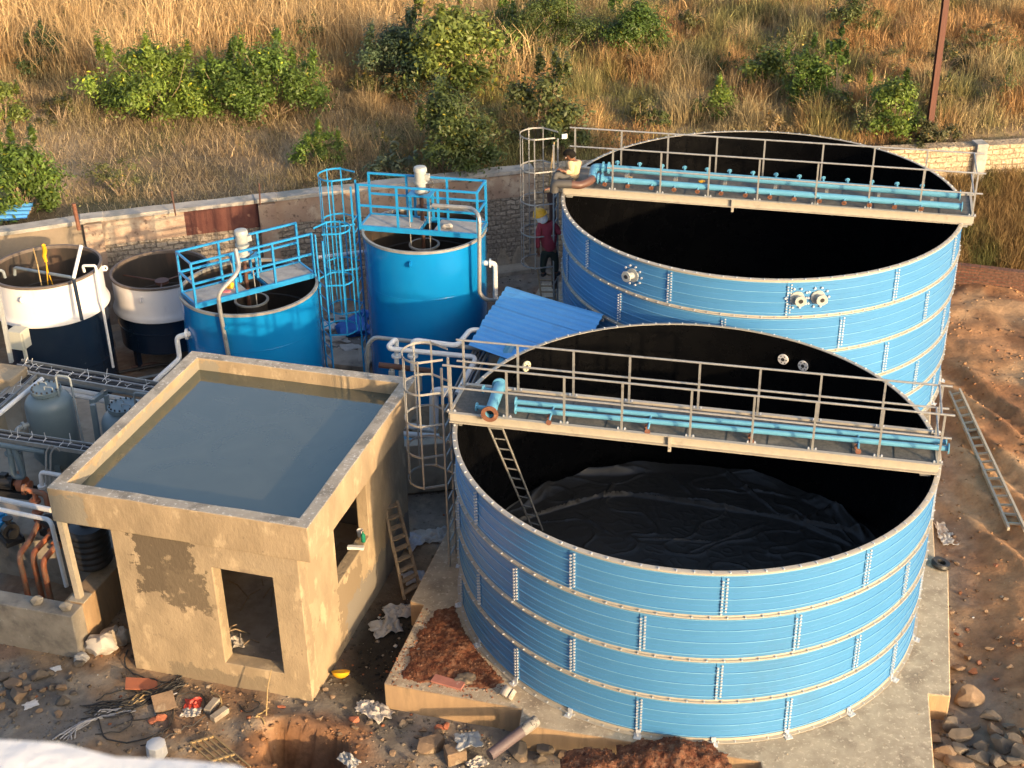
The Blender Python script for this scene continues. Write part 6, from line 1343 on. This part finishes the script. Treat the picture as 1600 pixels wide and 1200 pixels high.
# loose gravel and crumbs of earth everywhere on the working ground
def pebbles(name, n, xr, yr, smin, smax, label, dens=None, zf=None, tint=None):
    r = np.random.default_rng(len(name) + n); x = r.uniform(*xr, n * 3); y = r.uniform(*yr, n * 3); k = r.random(n * 3) < (dens(x, y) if dens else 1); x, y = x[k][:n], y[k][:n]; n = len(x); z = gz(x, y) if zf is None else np.full(n, zf)
    s = smin * (smax / smin) ** (r.random(n) ** 4.5); base = np.array([[1, 0, -.3], [-.5, .87, -.3], [-.5, -.87, -.3], [.6, .5, .45], [-.7, .1, .55], [.2, -.7, .5]]); F0 = np.array([[0, 1, 3], [1, 4, 3], [1, 2, 4], [2, 5, 4], [2, 0, 5], [0, 3, 5], [3, 4, 5], [0, 2, 1]])
    V = base[None] * (1 + .5 * (r.random((n, 6, 3)) - .5)); a = r.uniform(0, 6.28, n); ca, sa = np.cos(a)[:, None], np.sin(a)[:, None]; V = np.stack([V[:, :, 0] * ca - V[:, :, 1] * sa, V[:, :, 0] * sa + V[:, :, 1] * ca, V[:, :, 2] * r.uniform(.5, 1, n)[:, None]], 2) * s[:, None, None]
    V += np.stack([x, y, z + s * .05], 1)[:, None]
    col = ground_col(x, y) * r.uniform(.45, 1.1, n)[:, None]; w = r.random(n)
    if tint: col = np.array(tint)[None] * r.uniform(.6, 1.7, n)[:, None]
    col[w < .05] = [.3, .25, .19]; col[(w > .1) & (w < .12)] = [.28, .11, .055]; col[w > .997] = [.5, .5, .48]
    F = (F0[None] + 6 * np.arange(n)[:, None, None]).reshape(-1, 3); me = npmesh(name, V.reshape(-1, 3), [F], M['pebble'], np.repeat(col, 6, 0)); o = bpy.data.objects.new(name, me); COL.objects.link(o); tag(o, label, None, None, 'stuff')
def inpoly(x, y):
    c = np.zeros(len(x), bool); n = len(SLAB)
    for i in range(n):
        (x0, y0), (x1, y1) = SLAB[i], SLAB[(i + 1) % n]; t = ((y0 > y) != (y1 > y)) & (x < (x1 - x0) * (y - y0) / (y1 - y0 + 1e-12) + x0); c ^= t
    return c
pebbles('gravel', 14000, (-9, 3.5), (13.8, 19.5), .008, .055, 'loose gravel and earth crumbs in front of the pump house and slab', lambda x, y: np.where(inpoly(x, y), 0, .35 + .65 * (fbm(x, y, 1.6, 91) > .5)))
pebbles('soil_clods', 10000, (6.2, 16), (13.5, 33), .008, .06, 'crumbs and clods of red soil right of the tanks', lambda x, y: np.where(inpoly(x, y), 0, .25 + .75 * (fbm(x, y, 1.2, 92) > .52)))
pebbles('site_litter', 3500, (-5, 2), (19, 33.5), .012, .07, 'stones and crumbs on the earth between the tanks', lambda x, y: np.where(inpoly(x, y), 0, .8))
hq = Z(712, 1020, 0)
pebbles('heap_crumbs', 9000, (-2.1, .6), (15.8, 18.6), .004, .03, 'red crumbs strewn over the slab corner around the soil heap', lambda x, y: np.where(inpoly(x, y) & (np.hypot(x - T1[0], y - T1[1]) > T1[2] + .12), np.exp(-(((x - hq.x) / .8) ** 2 + ((y - hq.y) / .75) ** 2) * .8), 0), 0.0, (.2, .085, .044))
pebbles('slab_grit', 2200, (-1.8, 9), (14.6, 23), .004, .02, 'grit lying on the bare concrete slab round the near tank', lambda x, y: np.where(inpoly(x, y) & (np.hypot(x - T1[0], y - T1[1]) > T1[2] + .12), .6, 0), 0.0, (.3, .24, .17))
M['edge_brick'] = masonry('dark_brick_edging', (.11, .045, .03), (.16, .07, .042), (.08, .06, .045), .23, .08, .012, .02, .01, (.12, .065, .045))
a, b = Z(1492, 434, -.1), Z(1640, 452, -.1); d = b - a; m = MB(); m.box((d.length / 2, .1, .1), (d.length, .2, .5)); o = mk('brick_edging', m, M['edge_brick'], None, a, local=True, smooth=None); o.rotation_euler = (0, 0, math.atan2(d.y, d.x)); tag(o, 'low dark brick edging between the red soil and the grass bank at the right', 'wall')
# ------------------------------------------------------------------ dry grass and shrubs beyond the wall
vr = np.random.default_rng(21)
def blades(name, x, y, h, w, lean, col, label, fold=0.0):
    n = len(x); z = gz(x, y) - .03; a = vr.uniform(0, 6.283, n); la = vr.uniform(0, 6.283, n); dx, dy = np.cos(a) * w, np.sin(a) * w; lx, ly = np.cos(la) * lean * h, np.sin(la) * lean * h
    gr = h * .0; b0 = np.stack([x - dx, y - dy, z], 1); b1 = np.stack([x + dx, y + dy, z], 1); m0 = np.stack([x - dx * .7 + lx * .35, y - dy * .7 + ly * .35, z + h * .6], 1); m1 = np.stack([x + dx * .7 + lx * .35, y + dy * .7 + ly * .35, z + h * .6], 1); t = np.stack([x + lx, y + ly, z + h * np.sqrt(np.clip(1 - lean ** 2 * .6, .1, 1))], 1)
    V = np.stack([b0, b1, m1, m0, t], 1).reshape(-1, 3); I = 5 * np.arange(n)[:, None]; Q = I + np.array([[0, 1, 2, 3]]); T = I + np.array([[3, 2, 4]])
    me = npmesh(name, V, [Q, T], M['blade'], np.repeat(col, 5, 0)); o = bpy.data.objects.new(name, me); COL.objects.link(o); return tag(o, label, None, None, 'stuff')
def scatter(n, xr, yr, dens, yoff=.22):
    x = vr.uniform(*xr, n); y = vr.uniform(*yr, n); k = (vr.random(n) < dens(x, y)); return x[k], y[k]
def pix(x, y, z):
    w = np.stack([x, y, z - CAMH], 1); d = w @ np.array(FW); return 800 + FPX * (w @ np.array(RT)) / d, 600 - FPX * (w @ np.array(UPV)) / d
out = lambda x, y: (y > ywall(x) + .42)
def gcol(x, y, n):
    px, py = pix(x, y, gz(x, y)); r = vr.random(n)
    c = np.tile(np.array([.42, .26, .115]), (n, 1))                     # russet dry grass
    c = lerp(c, [.37, .29, .15], sst(.45, .6, fbm(x, y, .5, 101)))        # buff
    c = lerp(c, [.21, .21, .08], sst(.5, .64, fbm(x, y, .7, 102)) * .85)  # green tint
    left = 1 - sst(560, 760, px + 120 * (fbm(x, y, .6, 103) - .5))
    c = lerp(c, [.33, .26, .15], left * .7)
    c *= np.exp(vr.normal(0, .34, n))[:, None]; c = np.where((r < .12)[:, None], c * np.array([1.5, 1.45, 1.4]), c); return c
def d_main(x, y):
    px, py = pix(x, y, gz(x, y)); bare = (1 - sst(360, 640, px)) * sst(165, 205, py + 60 * (fbm(x, y, .5, 110) - .5)); return np.where(out(x, y), np.clip(.3 + 1.1 * (fbm(x, y, .45, 104)), .25, 1) * (1 - .72 * bare), 0)
x, y = scatter(460000, (-20, 21), (31, 56), d_main); n = len(x)
tuft = fbm(x, y, 1.1, 105); px_, py_ = pix(x, y, gz(x, y)); bare = (1 - sst(360, 640, px_)) * sst(165, 205, py_)
h = (.22 + .8 * sst(.35, .75, tuft)) * vr.uniform(.4, 1.35, n) * (1 - .6 * bare)
near = np.clip((y - ywall(x)) / 2.5, .35, 1); h *= near
blades('dry_grass', x, y, h, .0065 + .005 * vr.random(n), np.clip(np.abs(vr.normal(.5, .36, n)), 0, 1.2), gcol(x, y, n), 'dry russet and buff grass covering the slope beyond the wall')
# tall straw reeds along the top left
def d_reed(x, y):
    px, py = pix(x, y, gz(x, y)); e = 118 + 26 * np.sin(px / 90.) + 46 * (fbm(x, y, .5, 120) - .5); return np.where((py < e) & (px < 800 + 60 * np.sin(y * 3)), 1 * (1 - .55 * sst(430, 800, px)) * (.25 + .9 * (fbm(x, y, 1.0, 121) > .47)), 0)
x, y = scatter(110000, (-22, 3), (40, 62), d_reed); n = len(x); c = np.tile(np.array([.66, .48, .25]), (n, 1)); c = lerp(c, [.45, .31, .15], sst(.45, .65, fbm(x, y, .9, 122))); c *= np.exp(vr.normal(0, .25, n))[:, None]
blades('dry_reeds', x, y, vr.uniform(.7, 2.2, n), .011 + .007 * vr.random(n), np.clip(np.abs(vr.normal(.5, .35, n)), 0, 1.2), c, 'tall straw coloured dry reeds along the top left of the slope')
# grass on the bank inside the stone wall at the right, and a fringe along it
dk = lambda x, y: np.where((y < ywall(x) - .05) & (x > 9.6 + .5 * fbm(x, y, 1, 130)) & (y > 32.2 + .35 * (fbm(x, y, 1.5, 131) - .5)), 1., 0)
x, y = scatter(34000, (9.4, 16), (32.0, 36), dk); n = len(x); c = lerp(np.tile(np.array([.24, .16, .07]), (n, 1)), [.13, .13, .045], sst(.45, .6, fbm(x, y, 1.1, 133))); c *= np.exp(vr.normal(0, .28, n))[:, None]
blades('bank_grass', x, y, vr.uniform(.2, .75, n), .008 + .005 * vr.random(n), np.clip(np.abs(vr.normal(.4, .25, n)), 0, .95), c, 'dry grass on the earth bank inside the stone wall')
# flattened straw on the trodden patch
def d_flat(x, y):
    px, py = pix(x, y, gz(x, y)); return np.where(out(x, y) & (px < 640) & (py > 150), .3 + .7 * (fbm(x, y, .6, 140) > .48), 0)
x, y = scatter(30000, (-18, -1), (31, 44), d_flat); n = len(x); c = np.tile(np.array([.46, .36, .22]), (n, 1)) * np.exp(vr.normal(0, .3, n))[:, None]
blades('straw', x, y, vr.uniform(.2, .6, n), .006 + .004 * vr.random(n), np.full(n, 1.15), c, 'pale flattened straw on the trodden ground beyond the wall')

# leafy undergrowth mixed through the grass
def d_weed(x, y):
    px, py = pix(x, y, gz(x, y)); bare = (1 - sst(330, 560, px)) * sst(180, 210, py); return np.where(out(x, y) & (py > 60), sst(.46, .66, fbm(x, y, .38, 150)) * (1 - .8 * bare), 0)
x, y = scatter(90000, (-20, 21), (31, 54), d_weed); n = len(x); hh = (.15 + .75 * sst(.45, .7, fbm(x, y, .9, 151))) * vr.random(n) ** .7 * np.clip((y - ywall(x)) / 2., .3, 1)
P = np.stack([x, y, gz(x, y) + hh], 1); nrm = vr.normal(0, .6, (n, 3)) + np.array([0, -.2, .8]); nrm /= np.linalg.norm(nrm, axis=1)[:, None]; ax = np.cross(nrm, vr.normal(0, 1, (n, 3))); ax /= np.linalg.norm(ax, axis=1)[:, None]; bx = np.cross(nrm, ax); s = vr.uniform(.025, .06, n)[:, None]
V = np.stack([P - ax * s, P - bx * s * .4, P + ax * s, P + bx * s * .4], 1).reshape(-1, 3); c = lerp(np.tile(np.array([.085, .105, .03]), (n, 1)), [.17, .14, .05], sst(.45, .6, fbm(x, y, .8, 152))) * np.exp(vr.normal(0, .25, n))[:, None]
me = npmesh('weeds', V, [4 * np.arange(n)[:, None] + np.array([[0, 1, 2, 3]])], M['leaf'], np.repeat(c, 4, 0)); o = bpy.data.objects.new('weeds', me); COL.objects.link(o); tag(o, 'low olive green weeds growing through the dry grass', None, None, 'stuff')

def shrub(name, label, box, leafc, n, leaf, cl=26, cat='bush', group=None, seed=0, tall=1.0, dens=.5, depth=.8, trunk=None):
    """leafy shrub filling a photo box (x0,x1,ytop,ybase): stems plus thousands of separate leaves set in uneven clumps"""
    n = int(n * 3.4); r = np.random.default_rng(seed + 300); x0, x1, yt, yb = box; b = G((x0 + x1) / 2, yb); dist = (b - Vector((0, 0, CAMH))).dot(FW); W = (x1 - x0) / FPX * dist; top = Y((x0 + x1) / 2, yt, b.y); H = max(.3, top.z - b.z)
    root = thing(name, label, cat, b, 0, group)
    th = r.uniform(0, 6.283, cl); rad = np.sqrt(r.random(cl)); hz = r.beta(1.6, 1.3, cl); prof = np.sin(np.pi * np.clip(hz * .8 + .2, 0, 1)) ** .6
    cx_ = np.cos(th) * rad * W * .5 * prof; cy_ = np.sin(th) * rad * W * .5 * depth * prof; cz = H * (.1 + .82 * hz); cs = r.uniform(.12, .25, cl) * max(.5, min(W, H)); sp = r.random(cl) < .14; cz = np.where(sp, H * r.uniform(.75, 1.16, cl), cz); cs = np.where(sp, cs * .5, cs)
    k = r.integers(0, cl, n); g = r.normal(0, 1, (n, 3)); g /= np.linalg.norm(g, axis=1)[:, None] + 1e-6; g *= (np.abs(r.normal(0, .62, n)) + .08)[:, None]; spk = sp[k]; g = np.where(spk[:, None], g * np.array([.5, .5, 2.4]), g)
    P = np.stack([cx_[k] + g[:, 0] * cs[k] * 1.15, cy_[k] + g[:, 1] * cs[k] * 1.15, np.clip(cz[k] + g[:, 2] * cs[k] * .85, .03, None)], 1)
    nrm = g + np.array([0, 0, .7]) + r.normal(0, .45, (n, 3)); nrm /= np.linalg.norm(nrm, axis=1)[:, None]; ax = np.cross(nrm, r.normal(0, 1, (n, 3))); ax /= np.linalg.norm(ax, axis=1)[:, None]; bx = np.cross(nrm, ax); s = leaf * .76 * r.uniform(.55, 1.5, n)[:, None]
    V = np.stack([P - ax * s, P - bx * s * .42 + nrm * s * .1, P + ax * s, P + bx * s * .42 + nrm * s * .1], 1).reshape(-1, 3)
    cc = np.array(leafc)[None] * np.exp(r.normal(0, .22, cl))[k][:, None] * np.exp(r.normal(0, .2, n))[:, None]; yl = r.random(n) < .025; cc[yl] = cc[yl] * np.array([2.6, 1.7, .9])
    me = npmesh('foliage', V, [4 * np.arange(n)[:, None] + np.array([[0, 1, 2, 3]])], M['leaf'], np.repeat(cc, 4, 0)); o = bpy.data.objects.new('foliage', me); link(o, root)
    m = MB(); rr = random.Random(seed); ns = 9 if trunk is None else 5
    for i in range(min(cl, 22)):
        e = Vector((cx_[i], cy_[i], cz[i])); st = Vector((rr.uniform(-.05, .05) * W, rr.uniform(-.05, .05) * W, -.05)); q = st + (e - st) * .5 + Vector((rr.uniform(-.1, .1) * W, rr.uniform(-.1, .1) * W, H * .06)); t0 = .018 if trunk is None else trunk; m.tube([st, q, e], [t0, t0 * .6, t0 * .25], 5)
    me_o = mk('stems' if trunk is None else 'trunk', m, M['wood'], root, (0, 0, 0), local=True)
    return root
DG, MG, LG, YG, BG = (.07, .118, .022), (.10, .158, .028), (.14, .20, .032), (.15, .19, .04), (.08, .115, .055)
shrub('bush', 'wide light green round leaved bush at the left of the slope', (140, 352, 76, 192), LG, 8000, .07, 52, seed=1)
shrub('bush', 'dark green bush joined to the right of the wide light green one', (325, 515, 70, 184), MG, 8000, .065, 52, seed=2)
shrub('bush', 'low green bush filling the gap between the two joined bushes on the left', (290, 400, 92, 184), MG, 3600, .065, 26, seed=23)
shrub('bush', 'dense dark blue green bush left of the young tree', (565, 695, 42, 146), BG, 5200, .07, 34, seed=3)
shrub('young_tree', 'loose young tree with pale stems and yellow green drooping leaves', (628, 790, 14, 165), YG, 4600, .1, 34, 'tree', seed=4, trunk=.035)
shrub('round_tree', 'dense round dark green tree at the top centre of the slope', (945, 1040, 0, 98), DG, 5200, .065, 30, 'tree', seed=5, trunk=.05)
shrub('bush', 'loose pale green bush left of the bright green pair, upper right', (1163, 1232, 74, 150), YG, 1500, .08, 16, seed=6)
shrub('bush', 'bright green rounded bush beside the tall leafy shoot', (1215, 1293, 80, 165), MG, 3000, .06, 22, seed=7)
shrub('leafy_shoot', 'tall narrow leafy shoot standing right of the rounded bush', (1280, 1325, 55, 172), MG, 900, .08, 12, 'plant', seed=8, trunk=.02)
shrub('bush', 'bright green bush just left of the brown steel pole', (1338, 1450, 128, 208), LG, 4200, .06, 26, seed=9)
shrub('bush', 'small fresh green feathery bush above the farther tank rim', (1100, 1162, 132, 188), LG, 1800, .05, 16, seed=10)
shrub('bush', 'leafy green bush at the lower left edge of the slope', (-10, 92, 228, 335), MG, 3600, .075, 24, seed=11)
shrub('bush', 'yellow green bush cut off by the left edge of the photo', (-25, 48, 130, 198), YG, 1900, .07, 16, seed=12)
shrub('bush', 'small green bush above the left end of the tall tank rail', (460, 547, 204, 262), MG, 2200, .055, 18, seed=13)
shrub('milkweed', 'pale grey green broad leaved plant behind the wall at the tall tank', (580, 662, 236, 282), (.14, .17, .1), 500, .11, 12, 'plant', seed=14)
shrub('bush', 'loose weedy green growth behind the wall right of the tall tank', (630, 770, 145, 284), (.08, .11, .03), 4600, .07, 30, seed=15)
shrub('sapling', 'spreading sapling with dull olive leaves left of the farther tank', (785, 900, 110, 235), (.09, .11, .035), 1700, .09, 18, 'plant', seed=16, trunk=.025)
shrub('bush', 'feathery olive green growth left of the round dark tree', (790, 935, -10, 100), (.075, .105, .025), 6500, .05, 34, seed=17)
shrub('bush', 'olive shrub near the top edge left of the brown pole', (1285, 1375, -5, 62), (.08, .1, .028), 1900, .055, 20, seed=18)
shrub('bush', 'dull green scrub below the reeds at the upper left', (20, 140, 48, 112), (.06, .09, .03), 2400, .06, 24, seed=19)
shrub('bush', 'green scrub behind the young tree crown at the top', (735, 845, 10, 85), MG, 2600, .06, 22, seed=20)
shrub('bush', 'small weedy tuft at the foot of the sapling behind the wall', (840, 915, 175, 240), (.08, .1, .03), 900, .06, 14, seed=21)
shrub('bush', 'dry olive bush at the foot of the brown steel pole', (1390, 1520, 190, 238), (.1, .1, .04), 1500, .05, 20, seed=22)
for i, (x0, x1, yt, yb) in enumerate(((1160, 1215, 95, 142), (1240, 1330, 140, 190), (540, 600, 118, 160), (1050, 1100, 20, 60), (1440, 1510, 60, 110), (700, 780, 175, 225), (980, 1030, 150, 195), (60, 130, 150, 195))):
    shrub('weed_clump', 'low olive weed clump scattered in the dry grass of the slope', (x0, x1, yt, yb), (.1, .1, .035), 700, .05, 12, 'weeds', 'weed clumps on the slope', seed=40 + i)
wr_ = random.Random(77)
for i in range(46):
    px = wr_.uniform(0, 1600); yw_ = np.interp(px, [0, 835, 1600], [330, 235, 205]); py = wr_.uniform(70, yw_); w_ = wr_.uniform(40, 95); h_ = w_ * wr_.uniform(.45, .8)
    if px < 520 and 175 < py < 300: continue
    shrub('weed_clump', 'low olive weed clump scattered in the dry grass of the slope', (px - w_ / 2, px + w_ / 2, py - h_, py), ((.13, .14, .05), (.17, .16, .06), (.10, .125, .04), (.22, .16, .07))[i % 4], 330, .05, 14, 'weeds', 'weed clumps on the slope', seed=100 + i)
